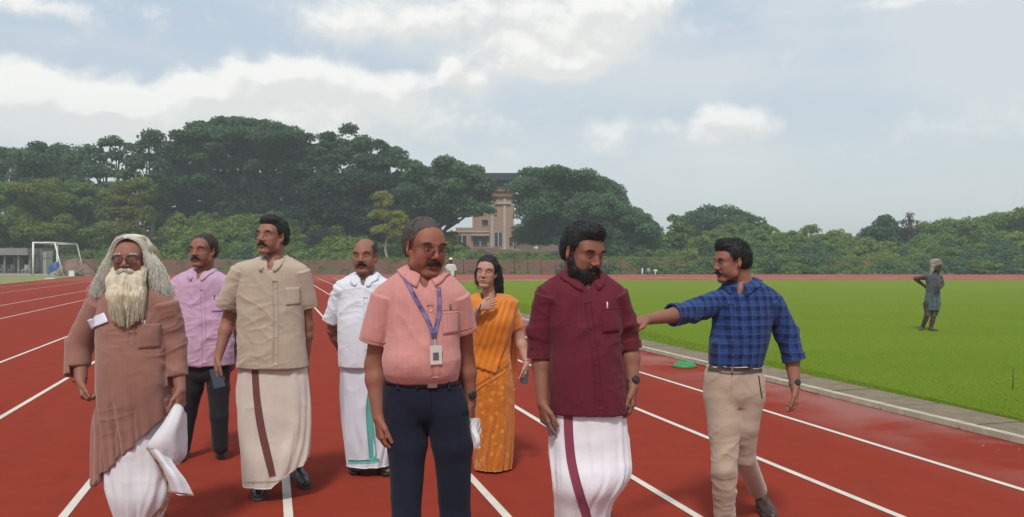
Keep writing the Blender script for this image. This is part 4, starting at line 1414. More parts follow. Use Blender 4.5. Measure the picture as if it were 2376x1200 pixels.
        tv, tf = tube(L, np.array([.0004, .0007, .0009, .0010, .0010, .0010, .0009, .0007, .0004]), 6)
        obj('eyelashes', to_w(tv), tf, H_BLACK, root)
        # brow
        rg = np.random.default_rng(3)
        nb_ = 110
        u_ = rg.uniform(-1, 1, nb_)
        bx_ = q * (.032 * w + .020 * u_); bz_ = .0235 + .003 * (1 - u_ ** 2) - .002 * u_ + rg.normal(0, .0013 * brow, nb_) + h.get('browz', 0)
        by_ = -.0945 + .010 * ((np.abs(bx_) - .02) / .03).clip(0, 1.4) ** 2 + rg.normal(0, .0008, nb_)
        B0 = np.stack([bx_, by_, bz_], 1); dr = np.stack([q * np.full(nb_, .009), np.full(nb_, .001), np.full(nb_, -.001)], 1) + rg.normal(0, .0015, (nb_, 3))
        sv, sf = strands(B0, lambda t: B0 + dr * t, 2, .0009 * brow, .0003)
        bv, bf = tube([(q * .0125, -.0945, .0225 + h.get('browz', 0)), (q * .024, -.0945, .0262 + h.get('browz', 0)), (q * .038, -.0905, .0262 + h.get('browz', 0)), (q * .051 * w, -.081, .0225 + h.get('browz', 0))], [.0012, .0024 * brow, .0021 * brow, .0008], 6)
        V2, F2 = join([(sv, sf), (bv, bf)])
        obj('eyebrow', to_w(V2), F2, hairmat if h.get('browmat') is None else h['browmat'], root)
    if h['mouth']:
        th_ = np.linspace(0, 2 * math.pi, 16, endpoint=False)
        TV = np.array([(.0125 * math.cos(q_), -.0905 - .0042 * math.sin(abs(q_ % math.pi)) , -.0665 + .0024 * math.sin(q_)) for q_ in th_])
        TV[:, 1] = -.0875 - .0075 * (1 - (TV[:, 0] / .0125) ** 2) ** .5
        obj('teeth', to_w(TV), np.array([list(range(16))]), M_TEETH, root)
    # hair
    t = hair.get('t', .010)
    if hair['kind'] != 'none':
        g_ = SDF()
        hz = hair.get('line', 0.0)
        g_.ell((0, .020, .038), (.075 * w + t, .094 + t, .080 + t + hair.get('top', 0)), .01)
        g_.ell((0, .055, -.010), (.060 * w + t, .058 + t * .6, .055), .03)
        if hair.get('quiff'):
            g_.ell((hair.get('qx', 0), -.045, .100), (.055, .042, .026 + hair['quiff']), .03)
        g_.ell((0, -.125, -.012 + hz), (.080 * w, .086, .082), .012, 's')
        for q in (-1, 1):
            g_.ell((q * .095 * w, .006, -.018), (.034, .036, .042), .008, 's')
            g_.ell((q * .085 * w, -.045, -.028), (.05, .028, .050 + hair.get('temple', 0)), .012, 's')
        if hair.get('bald'):
            bl = hair['bald']
            g_.ell((0, -.02, .110), (.064 * w * bl, .098 * bl, .062), .010, 's')
        g_.ell((0, .02, -.115), (.2, .2, .055), .012, 's')
        hv, hf = g_.mesh(max(vox, .003))
        N = vnormals(hv, hf)
        hv = hv + N * ((fbm(hv * np.array([90, 90, 60.]), 3, 5) - .5) * hair.get('rough', .010))[:, None]
        rg = np.random.default_rng(hair.get('seed', 1))
        sel = rg.integers(0, len(hv), hair.get('n', 1500))
        r0 = hv[sel] + rg.normal(0, .001, (len(sel), 3)); nn = N[sel]
        fl = np.array(hair.get('flow', (0, .6, -.5)))
        d = nn * hair.get('lift', .45) + fl + rg.normal(0, .28, (len(sel), 3))
        d = d - nn * np.minimum(0, (d * nn).sum(1))[:, None]
        d /= np.linalg.norm(d, axis=1)[:, None]
        Ln = hair.get('len', .014) * rg.uniform(.5, 1.3, (len(sel), 1))
        r0 = r0 - nn * .002
        keep = r0[:, 2] > -.055
        r0, d, Ln, nn = r0[keep], d[keep], Ln[keep], nn[keep]
        sv, sf = strands(r0, lambda t_: r0 + d * Ln * t_ + nn * .002 * math.sin(t_ * 3), 3, hair.get('sr', .0010), .0004)
        V2, F2 = join([(hv, hf), (sv, sf)])
        obj('hair', to_w(V2), F2, hairmat, root)
    if stache:
        g_ = SDF()
        wd, th = stache.get('w', .030), stache.get('r', .0060)
        th *= .78; wd *= 1.04
        for q in (-1, 1):
            g_.chain([(q * .002, -.0975, -.0505), (q * wd * .5, -.0945, -.0530), (q * wd, -.0830, -.0625)], [th, th * .95, th * .35], .006)
        hv, hf = g_.mesh(.0022)
        rg = np.random.default_rng(4)
        N = vnormals(hv, hf)
        sel = rg.integers(0, len(hv), 700)
        r0 = hv[sel]; nn = N[sel]
        d = np.stack([np.sign(r0[:, 0]) * .5, np.full(len(sel), -.25), np.full(len(sel), -.9)], 1) + rg.normal(0, .2, (len(sel), 3)) + nn * .3
        d /= np.linalg.norm(d, axis=1)[:, None]
        Ln = stache.get('len', .007) * rg.uniform(.5, 1.2, (len(sel), 1))
        sv, sf = strands(r0, lambda t_: r0 + d * Ln * t_, 2, .0008, .0003)
        V2, F2 = join([(hv, hf), (sv, sf)])
        obj('moustache', to_w(V2), F2, stache['mat'], root)
    if beard:
        g_ = SDF()
        th = beard.get('t', .008)
        for q in (-1, 1):
            g_.chain([(q * .071 * w, -.006, -.010), (q * .066 * w, -.012, -.045), (q * .056 * w * jw, -.030, -.080), (q * .024, -.070, -.105)], [th * .8, th * 1.2 + .004, th * 1.5 + .006, th * 1.5 + .008], .02)
            g_.cap((q * .045, -.052, -.068), (q * .024, -.078, -.082), .014 + th * .6, .012 + th * .6, .02)
            g_.cap((q * .026, -.085, -.055), (q * .022, -.085, -.085), .006 + th * .3, .009 + th * .3, .01)
        g_.ell((0, -.074, -.103), (.036, .024, .020 + th), .02)
        g_.ell((0, -.105, -.0665), (.021, .026, .0105), .005, 's')
        g_.ell((0, -.10, .02), (.058, .06, .070), .010, 's')
        hv, hf = g_.mesh(.003)
        N = vnormals(hv, hf)
        hv = hv + N * ((fbm(hv * 120, 3, 5) - .5) * .007)[:, None]
        rg = np.random.default_rng(4)
        sel = rg.integers(0, len(hv), 2200)
        r0 = hv[sel]; nn = N[sel]
        d = np.array([0, -.1, -.7]) + nn * .45 + rg.normal(0, .2, (len(sel), 3))
        d /= np.linalg.norm(d, axis=1)[:, None]
        Ln = beard.get('len', .012) * rg.uniform(.4, 1.2, (len(sel), 1))
        sv, sf = strands(r0, lambda t_: r0 + d * Ln * t_, 2, .0009, .0003)
        V2, F2 = join([(hv, hf), (sv, sf)])
        obj('beard', to_w(V2), F2, beard['mat'], root)
    if glasses:
        gp = empty_child('glasses', root)
        M_FR = plain('spectacle_frame', (.03, .022, .02), .35, .05)
        for q in (-1, 1):
            gr = glasses.get('r', .021)
            pts = [(q * .0325 + gr * 1.15 * math.cos(a) / (abs(math.cos(a)) ** 4 + abs(math.sin(a)) ** 4) ** .25 * .93, -.1085 + .003 * (1 + q * math.cos(a)) * 0 + .004 * (abs(q * .0325 + gr * math.cos(a)) / .05) ** 2, -.003 + gr * .80 * math.sin(a) / (abs(math.cos(a)) ** 4 + abs(math.sin(a)) ** 4) ** .25 * .93) for a in np.linspace(0, 2 * math.pi, 25)]
            tv, tf = tube(pts, glasses.get('t', .0011), 6, False)
            obj('rim', to_w(tv), tf, M_FR, gp)
            lv = np.array(pts[:-1]); cc = lv.mean(0)
            LV = np.concatenate([[cc], lv]); LF = np.array([[0, 1 + i_, 1 + (i_ + 1) % 24] for i_ in range(24)])
            obj('lens', to_w(LV), LF, M_LENS, gp)
            tv, tf = tube([(q * .057, -.103, .004), (q * .072 * w, -.06, .005), (q * .081 * w, .004, .008), (q * .079 * w, .02, -.004)], glasses.get('t', .0011), 6)
            obj('temple_arm', to_w(tv), tf, M_FR, gp)
        tv, tf = tube([(-.010, -.109, .0), (0, -.1115, .003), (.010, -.109, .0)], glasses.get('t', .0011), 6)
        obj('bridge', to_w(tv), tf, M_FR, gp)
    return (Vw, Fa, c), to_w, to_l

def empty_child(name, parent):
    o = bpy.data.objects.new(name, None)
    o.empty_display_size = .02
    COL.objects.link(o); o.parent = parent
    return o

def lens_mat():
    m, w, b = new_mat('spectacle_lens')
    t = w.n('ShaderNodeBsdfTransparent'); t.inputs[0].default_value = (.82, .82, .84, 1)
    g = w.n('ShaderNodeBsdfGlossy'); g.inputs['Roughness'].default_value = .03
    f = w.n('ShaderNodeFresnel'); f.inputs[0].default_value = 1.35
    mx = w.n('ShaderNodeMixShader')
    w.nt.links.new(f.outputs[0], mx.inputs[0]); w.nt.links.new(t.outputs[0], mx.inputs[1]); w.nt.links.new(g.outputs[0], mx.inputs[2])
    out = [n for n in w.nt.nodes if n.type == 'OUTPUT_MATERIAL'][0]
    w.nt.links.new(mx.outputs[0], out.inputs[0])
    return m
M_LENS = lens_mat()

def hand(s, wrist, d, n, t, curl=.35, size=1.0, thumb=.6, spread=1.0, curls=None):
    """d wrist->fingers, n the way the palm faces, t towards the thumb"""
    d = unit(d); n = unit(np.array(n) - np.dot(n, d) * d); t = unit(np.array(t) - np.dot(t, d) * d - np.dot(t, n) * n)
    k = size
    w = np.array(wrist, float)
    cur = curls or [curl * .85, curl, curl * 1.1, curl * 1.2]
    tips = []
    for i, (lt, kl, fl, r) in enumerate(((.029, .084, .070, .0092), (.0100, .088, .078, .0094), (-.0095, .085, .072, .0089), (-.0275, .078, .057, .0080))):
        kn = w + (d * kl + t * lt * spread) * k
        s.cap(w + t * lt * .45 * k + d * .006, kn, .0155 * k, .0118 * k, .009)
        p = kn; a = 0.0
        rr = r * k
        for seg, fr in enumerate((.46, .30, .24)):
            a += cur[i] * (1.0, 1.15, .8)[seg]
            dv = d * math.cos(a) + n * math.sin(a) + t * (lt * 1.2 * spread)
            q = p + unit(dv) * fl * fr * k
            s.cap(p, q, rr, rr * .90, .0035 if seg == 0 else .003)
            p = q; rr *= .90
        tips.append(p)
    # thumb from the side of the palm
    b = w + (d * .016 + t * .019) * k
    p1 = b + unit(d * .80 + t * (.62 * thumb + .25) + n * .22) * .046 * k
    p2 = p1 + unit(d * .93 + t * .30 * thumb + n * .30) * .034 * k
    p3 = p2 + unit(d * .97 + t * .05 + n * .40) * .027 * k
    s.cap(b, p1, .0150 * k, .0118 * k, .010); s.cap(p1, p2, .0112 * k, .0100 * k, .004); s.cap(p2, p3, .0100 * k, .0082 * k, .003)
    s.cap(w, w + d * .045 * k + n * .004, .018 * k, .017 * k, .012)
    return w + d * .085 * k, tips

class Person:
    def __init__(s, label, px0, scale, skin, skin_name, group=None, vox=.003):
        s.S = scale; s.Y = F / scale
        g = W(px0, 600, s.Y)
        s.root = empty('person', (g[0], s.Y, 0), label, 'person', group)
        s.parts = []
        s.vox = vox
        s.skin = skin_mat(skin_name, skin)
        s.meshes = {}
    def J(s, px, py, dy=0.0):
        return W(px, py, s.Y + dy)
    def sec(s, rows):
        """rows from the top down: (py, pxL, pxR, half_depth, dy)"""
        o = []
        for r_ in rows:
            py, a, b, rd = r_[:4]; dy = r_[4] if len(r_) > 4 else 0.0
            A = s.J(a, py, dy); B = s.J(b, py, dy)
            o.append([A[2], (A[0] + B[0]) / 2, s.Y + dy, (B[0] - A[0]) / 2, rd * .91])
        o = np.array(o[::-1])
        z = np.linspace(o[0, 0], o[-1, 0], 50)
        # smooth interpolation (monotone in z)
        res = [z]
        dense = crom(o, 400)
        for c in range(1, 5):
            res.append(np.interp(z, np.maximum.accumulate(dense[:, 0]), dense[:, c]))
        return np.stack(res, 1)
    def add_body(s, V, Fa, c=None):
        s.parts.append((V, Fa, np.ones((len(V), 3)) if c is None else c))
    def add_sdf(s, g, vox=None, c=None):
        V, Fa = g.mesh(vox or s.vox)
        s.add_body(V, Fa)
    def head(s, px, py, dy, yaw, pitch=0, roll=0, scale=1.0, neck=None, hp={}, **kw):
        s.hc = s.J(px, py, dy)
        part, s.to_w, s.to_l = build_head(s, s.hc, yaw, pitch, roll, scale, neck, hp, max(.0027, s.vox * .95), **kw)
        s.parts.append(part)
    def finish(s):
        Vs, Fs, cs, n = [], [], [], 0
        for V, Fa, c in s.parts:
            Vs.append(V); Fs.append(Fa + n); cs.append(c); n += len(V)
        obj('body', np.concatenate(Vs), np.concatenate(Fs), s.skin, s.root, cols=np.concatenate(cs))
    def arm(s, sh, el, wr, d, n, t, curl=.35, size=1.0, r=(.046, .039, .036, .026), thumb=.6, curls=None, start=.35):
        g = SDF()
        sh, el, wr = map(np.array, (sh, el, wr))
        g.cap(sh + (el - sh) * start, el, r[0], r[1], .02)
        m = el + (wr - el) * .28
        g.cap(el, m, r[1] * .97, r[1] * 1.04, .02)
        g.cap(m, wr, r[1] * 1.04, r[3], .02)
        kn, tips = hand(g, wr, d, n, t, curl, size, thumb, 1.0, curls)
        V, Fa = g.mesh(s.vox)
        N = vnormals(V, Fa)
        V = V + N * ((fbm(V * 45, 2, 3) - .5) * .0012)[:, None]
        c = np.ones((len(V), 3))
        # knuckles a shade darker, nails paler
        for tp in tips:
            m_ = np.exp(-((np.linalg.norm(V - tp - np.array(n) * -.006, axis=1)) / .0065) ** 2) * .5
            c = c * (1 - m_[:, None]) + c * np.array([1.25, 1.15, 1.15]) * m_[:, None]
        s.add_body(V, Fa, c)
        return kn, tips
    def cloth(s, name, g, vox, mat, wr=.012, fr=6.0, seed=1, drag=None, it=1, parent=None, fold=None):
        V, Fa = g.mesh(vox)
        V = relax(V, Fa, it, .5)
        N = vnormals(V, Fa)
        o = np.array(s.root.location)
        Q = V - o
        if drag is None:
            drag = (1.0, 1.0, 2.0)
        def tw(deg, k, al=.75, ac=2.1):
            q_ = R(deg); cx, sx_ = math.cos(q_), math.sin(q_)
            return np.stack([(Q[:, 0] * cx + Q[:, 2] * sx_) * al, Q[:, 1] * 1.0, (-Q[:, 0] * sx_ + Q[:, 2] * cx) * ac], 1) * fr * k
        P1 = tw(38, .9)
        warp = (fbm(Q * 4.0 + 9, 2, seed + 7) - .5)[:, None] * 1.6
        f1 = ridge(P1 + warp, seed) ** 2
        f2 = ridge(tw(-42, 1.5) + warp * 1.5 + 3.3, seed + 1) ** 2
        f3 = vnoise(Q * 3.0, seed + 2)
        amp = .35 + 1.0 * vnoise(Q * 5.0 + 5, seed + 4)
        f4 = ridge(tw(12, 2.6, .6) + warp * 2.2 + 8.1, seed + 6) ** 3
        amp = .12 + 2.2 * np.clip(vnoise(Q * 4.2 + 5, seed + 4) - .25, 0, 1) ** 1.5
        d = (f1 * .70 + f2 * .40 + f4 * .25 - .42) * amp * wr * .95 + (f3 - .5) * wr * .5
        if fold is not None:
            d = d + fold(V)
        V = V + N * d[:, None]
        ob = obj(name, V, Fa, mat, parent or s.root)
        s.meshes[name] = (V, Fa, BVHTree.FromPolygons(V.tolist(), Fa.tolist()))
        return ob
    # ------- conforming details
    def hit(s, name, px, py, eps=.002):
        V, Fa, bv = s.meshes[name]
        d = W(px, py, 1.0) - np.array([0, 0, CAMZ])
        r_ = bv.ray_cast(Vector((0, 0, CAMZ)), Vector(d).normalized())
        if r_[0] is None:
            q = s.J(px, py, -.1)
            r_ = bv.find_nearest(Vector(q))
        n = np.array(r_[1])
        if n[1] > 0 and n @ d > 0:
            n = -n
        return np.array(r_[0]) + n * eps, n
    def patch(s, on, name, quad, mat, eps=.0045, nu=9, nv=9, th=.0025, parent=None, r_=None):
        """quad: four photograph corners (tl, tr, br, bl); the sheet lies on the garment"""
        tl, tr, br, bl = [np.array(q, float) for q in quad]
        G = []; Nn = []
        for i in range(nv):
            for j in range(nu):
                u, v = j / (nu - 1), i / (nv - 1)
                p = (tl * (1 - u) + tr * u) * (1 - v) + (bl * (1 - u) + br * u) * v
                h_, n_ = s.hit(on, p[0], p[1], eps)
                G.append(h_); Nn.append(n_)
        return s._sheet(name, np.array(G), np.array(Nn), nv, nu, mat, th, parent)
    def _sheet(s, name, G, Nn, nr, nc, mat, th, parent=None):
        a, b = G, G - Nn * th
        f = grid_faces(nr, nc)
        n = len(G)
        # orient outward
        nn = np.cross(G[f[0, 2]] - G[f[0, 0]], G[f[0, 3]] - G[f[0, 1]])
        if nn @ Nn[0] < 0:
            f = f[:, ::-1]
        rim = [i for i in range(nc)] + [i * nc + nc - 1 for i in range(1, nr)] + [(nr - 1) * nc + i for i in range(nc - 2, -1, -1)] + [i * nc for i in range(nr - 2, 0, -1)]
        e = np.array([[rim[i], rim[(i + 1) % len(rim)], rim[(i + 1) % len(rim)] + n, rim[i] + n] for i in range(len(rim))])
        return obj(name, np.concatenate([a, b]), [f, f[:, ::-1] + n, e], mat, parent or s.root)
    def strip(s, on, name, line, hw, mat, eps=.003, n=24, th=.0015, parent=None, m=3):
        """line: photograph polyline; hw: half width in photograph pixels (or list)"""
        L = crom(np.array(line, float), n)
        T = np.gradient(L, axis=0); T /= np.linalg.norm(T, axis=1)[:, None]
        Nm = np.stack([-T[:, 1], T[:, 0]], 1)
        hw = np.broadcast_to(np.interp(np.linspace(0, 1, n), np.linspace(0, 1, np.size(hw)), np.atleast_1d(hw)), (n,))
        G, Nn = [], []
        for i in range(n):
            for j in range(m):
                p = L[i] + Nm[i] * hw[i] * (2 * j / (m - 1) - 1)
                h_, n_ = s.hit(on, p[0], p[1], eps)
                G.append(h_); Nn.append(n_)
        return s._sheet(name, np.array(G), np.array(Nn), n, m, mat, th, parent)
    def button(s, on, px, py, mat, r=.0055, parent=None, name='button'):
        h_, n_ = s.hit(on, px, py, .004)
        u = unit(np.cross(n_, [0, 0, 1.])); v = np.cross(n_, u)
        a = np.linspace(0, 2 * math.pi, 10, endpoint=False)
        ring = lambda rr, e: h_ + n_ * e + rr * (np.cos(a)[:, None] * u + np.sin(a)[:, None] * v)
        V = np.concatenate([ring(r, -.003), ring(r, .001), ring(r * .6, .0015)])
        obj(name, V, [grid_faces(3, 10, True), np.array([[20 + i for i in range(10)]])], mat, parent or s.root)
    def sheet(s, name, rows, mat, nu=26, nv=26, fold=.0, fn=5.0, seed=1, th=.002, parent=None, ripple=None):
        """free cloth through rows of (px,py,dy) control points"""
        Rw = [crom([s.J(*q) for q in r_], nu) for r_ in rows]
        Rw = np.array(Rw)
        G = np.stack([crom(Rw[:, j], nv) for j in range(nu)], 1)     # nv, nu, 3
        P3 = G.reshape(-1, 3)
        f = grid_faces(nv, nu)
        N = vnormals(P3, f)
        uu = np.tile(np.linspace(0, 1, nu), nv); vv = np.repeat(np.linspace(0, 1, nv), nu)
        w_ = vnoise(np.stack([uu * 2, vv * 2, uu * 0 + seed], 1), seed)
        d = fold * np.sin(fn * 2 * math.pi * uu + 3 * w_) * (.4 + .6 * vv)
        d = d + (fbm(P3 * 14, 2, seed) - .5) * fold * 1.2
        P3 = P3 + N * d[:, None]
        N = vnormals(P3, f)
        ob = s._sheet(name, P3, N, nv, nu, mat, th, parent)
        s.meshes[name] = (P3, f, BVHTree.FromPolygons(P3.tolist(), f.tolist()))
        return ob
    def skirt(s, name, rows, mat, nfold=11, amp=.012, seed=1, nr=60, na=120, hem=None, pw=2.2, th=.0025, fold=None, ph=0.0):
        """a wrapped cloth: tube through the sections with folds that deepen towards the hem"""
        S = s.sec(rows)
        zs = np.linspace(S[-1, 0], S[0, 0], nr)
        a = np.linspace(0, 2 * math.pi, na, endpoint=False)
        v = np.linspace(0, 1, nr)
        Vv, Aa = np.meshgrid(v, a, indexing='ij')
        f = lambda c: np.interp(zs, S[:, 0], S[:, c])[:, None]
        Z = np.repeat(zs[:, None], na, 1)
        if hem is not None:
            zb = hem(Aa)
            Z = S[-1, 0] + (zb - S[-1, 0]) * Vv
            f = lambda c: np.interp(Z.ravel(), S[:, 0], S[:, c]).reshape(Z.shape)
        ca, sa = np.cos(Aa), np.sin(Aa)
        k = (np.abs(ca) ** pw + np.abs(sa) ** pw) ** (-1 / pw)
        w_ = fbm(np.stack([ca * 1.5, sa * 1.5, Z * 2.0], -1), 3, seed) - .5
        A2 = Aa + w_ * 1.1 + Vv * .35
        fo = (.55 * (1 - 2 * np.abs(np.sin(A2 * nfold / 2 + ph)) ** .7) + .45 * np.sin(A2 * nfold * 1.7 + seed))
        d = amp * fo * (.18 + .82 * Vv ** .8) + w_ * amp * 1.6 + (ridge(np.stack([ca * 2, sa * 2, Z * 9], -1), seed + 3) ** 2 - .3) * amp * .5 * (1 - Vv)
        if fold is not None:
            d = d + fold(Aa, Vv, Z)
        X = f(1) + (f(3) + d) * k * ca
        Yy = f(2) + (f(4) + d) * k * sa
        G = np.stack([X, Yy, Z], -1)
        P3 = G.reshape(-1, 3)
        fc = grid_faces(nr, na, True)[:, ::-1]
        N = vnormals(P3, fc)
        n = len(P3)
        inn = P3 - N * th
        rim = np.array([[(nr - 1) * na + i, (nr - 1) * na + (i + 1) % na, (nr - 1) * na + (i + 1) % na + n, (nr - 1) * na + i + n] for i in range(na)])
        topc = np.array([[i for i in range(na)]])
        ob = obj(name, np.concatenate([P3, inn]), [fc, fc[:, ::-1] + n, rim, topc], mat, s.root)
        s.meshes[name] = (P3, fc, BVHTree.FromPolygons(P3.tolist(), fc.tolist()))
        return ob
    def collar(s, on, c, rx, ry, yaw, mat, h=.032, leaf=.042, point=.035, gap=.30, front_drop=.030, tilt=0.0, stand_mat=None):
        """shirt collar round the neck: stand, fold and two pointed leaves"""
        V, Fa, bv = s.meshes[on]
        n = 44
        tt = np.linspace(gap, 2 * math.pi - gap, n)
        rows = [(-.004, -.012, 0), (.000, h * .55, 0), (.003, h, 0), (.008, h * .96, 0), (.016, h * .45, .35), (.026, h * .10 - .5 * (leaf - .03), .75), (.030, -(leaf - .030), 1.0)]
        G = []
        for (ro, z, lf) in rows:
            for t in tt:
                fr = max(0.0, 1 - min(t, 2 * math.pi - t) / 1.05)
                fr2 = fr ** 1.5
                fwd = (1 + math.cos(t)) / 2
                x = (rx + ro) * math.sin(t); y = -(ry + ro) * math.cos(t)
                zz = z - front_drop * fwd ** 1.5 - lf * point * fr2
                rr = 1 + lf * fr2 * .55
                # leaves swing outward at the front
                x = x * rr + math.copysign(lf * fr2 * .010, math.sin(t))
                y = y - lf * fr2 * .004
                G.append((x, y, zz))
        G = np.array(G) @ rot(yaw, tilt).T + np.array(c)
        out = G.copy()
        for i in range(n * 3, len(G)):
            loc, nn, _, dist = bv.find_nearest(Vector(G[i]))
            dd = (Vector(G[i]) - loc).dot(nn)
            if dd < .006 and dist < .035:
                out[i] = np.array(loc) + np.array(nn) * (.004 + .005 * (i // n - 3) / 3)
        N = vnormals(out, grid_faces(len(rows), n))
        cc = out.mean(0)
        if ((out - cc) * N).sum() < 0:
            N = -N
        return s._sheet('collar', out, N, len(rows), n, mat, .0035)
    def pen(s, on, px, py, ln, mat, r=.004, lean=(0, 0), name='pen'):
        h_, n_ = s.hit(on, px, py, .005)
        a = h_ + np.array([lean[0], 0, .0]); b = h_ + np.array([lean[1], 0, -ln])
        tv, tf = tube([a, (a + b) / 2, b], r, 8)
        obj(name, tv, tf, mat, s.root)

def neckline(P, g, S, neck, vb, r=.050):
    """open the front of a shirt down to the photograph point vb and fill it with skin"""
    q = P.J(*vb)
    z = q[2]
    yf = np.interp(z, S[:, 0], S[:, 2] - S[:, 4])
    q = np.array([q[0], yf - .004, z])
    p0 = neck + [0, -.030, .020]
    mid = (p0 + q) / 2 + [0, -.012, 0]
    g.cap(neck + [0, -.005, -.01], neck + [0, -.02, .12], r, .070, .012, 's')
    g.chain([p0 + [0, -.012, 0], mid, q], [.036, .019, .004], .003, 's')
    h = SDF()
    h.cap(neck + [0, .0, .03], neck + [0, .01, -.06], .050, .070, .03)
    h.chain([p0 + [0, .012, 0], mid + [0, .034, 0], q + [0, .034, -.005]], [.043, .027, .014], .02)
    P.add_sdf(h, .0045)

def shoe(P, heel, toe, mat, sole_mat, lift=0.0, wid=.046, high=.085, name='shoe'):
    heel = np.array(heel, float); toe = np.array(toe, float)
    d = unit(toe - heel); L = np.linalg.norm(toe - heel)
    u = np.array([0, 0, 1.0])
    g = SDF()
    q = lambda t, z: heel + d * L * t + u * z
    g.cap(q(.10, .045), q(.30, .045), .036, .038, .02)
    g.cap(q(.30, .045), q(.62, .036), .038, wid * .86, .02)
    g.cap(q(.62, .034), q(.88, .030), wid * .86, .030, .02)
    g.cap(q(.16, .05), q(.20, high), .034, .036, .02)
    g.half(heel + u * .014, -u)
    V, Fa = g.mesh(max(.004, P.vox)); V = relax(V, Fa, 1)
    o = obj(name, V, Fa, mat, P.root)
    g = SDF()
    g.cap(q(.10, .012), q(.35, .012), .038, .036, .01); g.cap(q(.35, .012), q(.65, .012), .036, wid * .98, .01); g.cap(q(.65, .012), q(.88, .012), wid * .98, .034, .01)
    g.half(heel + u * .022, u); g.half(heel, -u)
    V, Fa = g.mesh(max(.004, P.vox)); obj('sole', V, Fa, sole_mat, o)
    s_ = unit(np.cross(d, u))
    for t_ in (.42, .50, .58):
        tv, tf = tube([q(t_, .062) - s_ * .02, q(t_, .078 - t_ * .02), q(t_, .062) + s_ * .02], .0022, 5)
        obj('lace', tv, tf, sole_mat, o)
    return o

def foot(g, ankle, heel, toe):
    """bare foot prims"""
    ankle, heel, toe = map(np.array, (ankle, heel, toe))
    d = unit(toe - heel); L = np.linalg.norm(toe - heel)
    u = np.array([0, 0, 1.0]); sd_ = unit(np.cross(d, u))
    q = lambda t, z, x=0: heel + d * L * t + u * z + sd_ * x
    g.cap(ankle, q(.18, .035), .036, .034, .02)
    g.cap(q(.16, .030), q(.55, .028), .030, .034, .02)
    g.cap(q(.2, .05), q(.6, .03), .032, .030, .03)
    for i, (x, t0, t1, r_) in enumerate(((-.026, .66, .97, .0125), (-.010, .68, .95, .0095), (.004, .68, .92, .009), (.017, .66, .88, .0085), (.029, .63, .82, .008))):
        g.cap(q(.50, .024, x * .8), q(t0, .018, x), .016, r_ * 1.1, .01); g.cap(q(t0, .016, x), q(t1, .012, x), r_, r_ * .95, .003)

def sandal(P, heel, toe, mat, strap_mat):
    heel = np.array(heel, float); toe = np.array(toe, float)
    d = unit(toe - heel); L = np.linalg.norm(toe - heel); u = np.array([0, 0, 1.0]); sd_ = unit(np.cross(d, u))
    q = lambda t, z, x=0: heel + d * L * t + u * z + sd_ * x
    g = SDF()
    g.cap(q(.06, 0), q(.4, 0), .036, .036, .01); g.cap(q(.4, 0), q(.75, 0), .036, .046, .01); g.cap(q(.75, 0), q(.95, 0), .046, .036, .01)
    g.half(heel + u * .004, u); g.half(heel - u * .020, -u)
    V, Fa = g.mesh(.004); o = obj('sandal', V, Fa, mat, P.root)
    for t_, w_ in ((.62, .044), (.50, .040)):
        tv, tf = tube([q(t_, 0, -w_), q(t_ + .02, .040, -w_ * .6), q(t_ + .02, .062, 0), q(t_ + .02, .040, w_ * .6), q(t_, 0, w_)], .007, 6)
        obj('strap', tv, tf, strap_mat, o)
    tv, tf = tube([q(.15, 0, -.034), q(.06, .045, -.03), q(.0, .06, 0), q(.06, .045, .03), q(.15, 0, .034)], .005, 6)
    obj('strap', tv, tf, strap_mat, o)

def ring(P, name, c, d, rx, ry, hw, mat, th=.004, n=36, ref=(1, 0, 0), parent=None):
    """a band round a limb or the waist"""
    d = unit(d); u = unit(np.array(ref) - np.dot(ref, d) * d); v = np.cross(d, u)
    a = np.linspace(0, 2 * math.pi, n, endpoint=False)
    rg_ = lambda e, h_: np.array(c) + (rx + e) * np.cos(a)[:, None] * u + (ry + e) * np.sin(a)[:, None] * v + d * h_
    V = np.concatenate([rg_(-.002, -hw), rg_(th, -hw), rg_(th, hw), rg_(-.002, hw)])
    return obj(name, V, grid_faces(4, n, True)[:, ::-1], mat, parent or P.root, smooth=False)

def watch(P, c, d, r_, face_n, strap, dial):
    dial = BLK
    o = ring(P, 'watch', c, d, r_, r_ * .86, .009, strap, .003)
    f = unit(face_n); d = unit(d); f = unit(f - np.dot(f, d) * d)
    cc = np.array(c) + f * (r_ + .002)
    u = unit(np.cross(f, d))
    a = np.linspace(0, 2 * math.pi, 16, endpoint=False)
    rr = lambda q, e: cc + f * e + q * (np.cos(a)[:, None] * u + np.sin(a)[:, None] * d)
    V = np.concatenate([rr(.018, -.006), rr(.018, .005), rr(.015, .006)])
    obj('dial', V, [grid_faces(3, 16, True), np.array([[32 + i for i in range(16)]])], dial, o)

def slab(P, name, c, d, n, size, mat, parent=None, label=None):
    """a thin box: long axis d, facing n"""
    d = unit(d); n = unit(np.array(n) - np.dot(n, d) * d); u = np.cross(n, d)
    V, Fa = box((0, 0, 0), size)      # x width, y thickness, z length
    V = V[:, [0]] * u + V[:, [1]] * n + V[:, [2]] * d + np.array(c)
    return obj(name, V, Fa, mat, parent, smooth=False, loc=None if parent is not None else c)

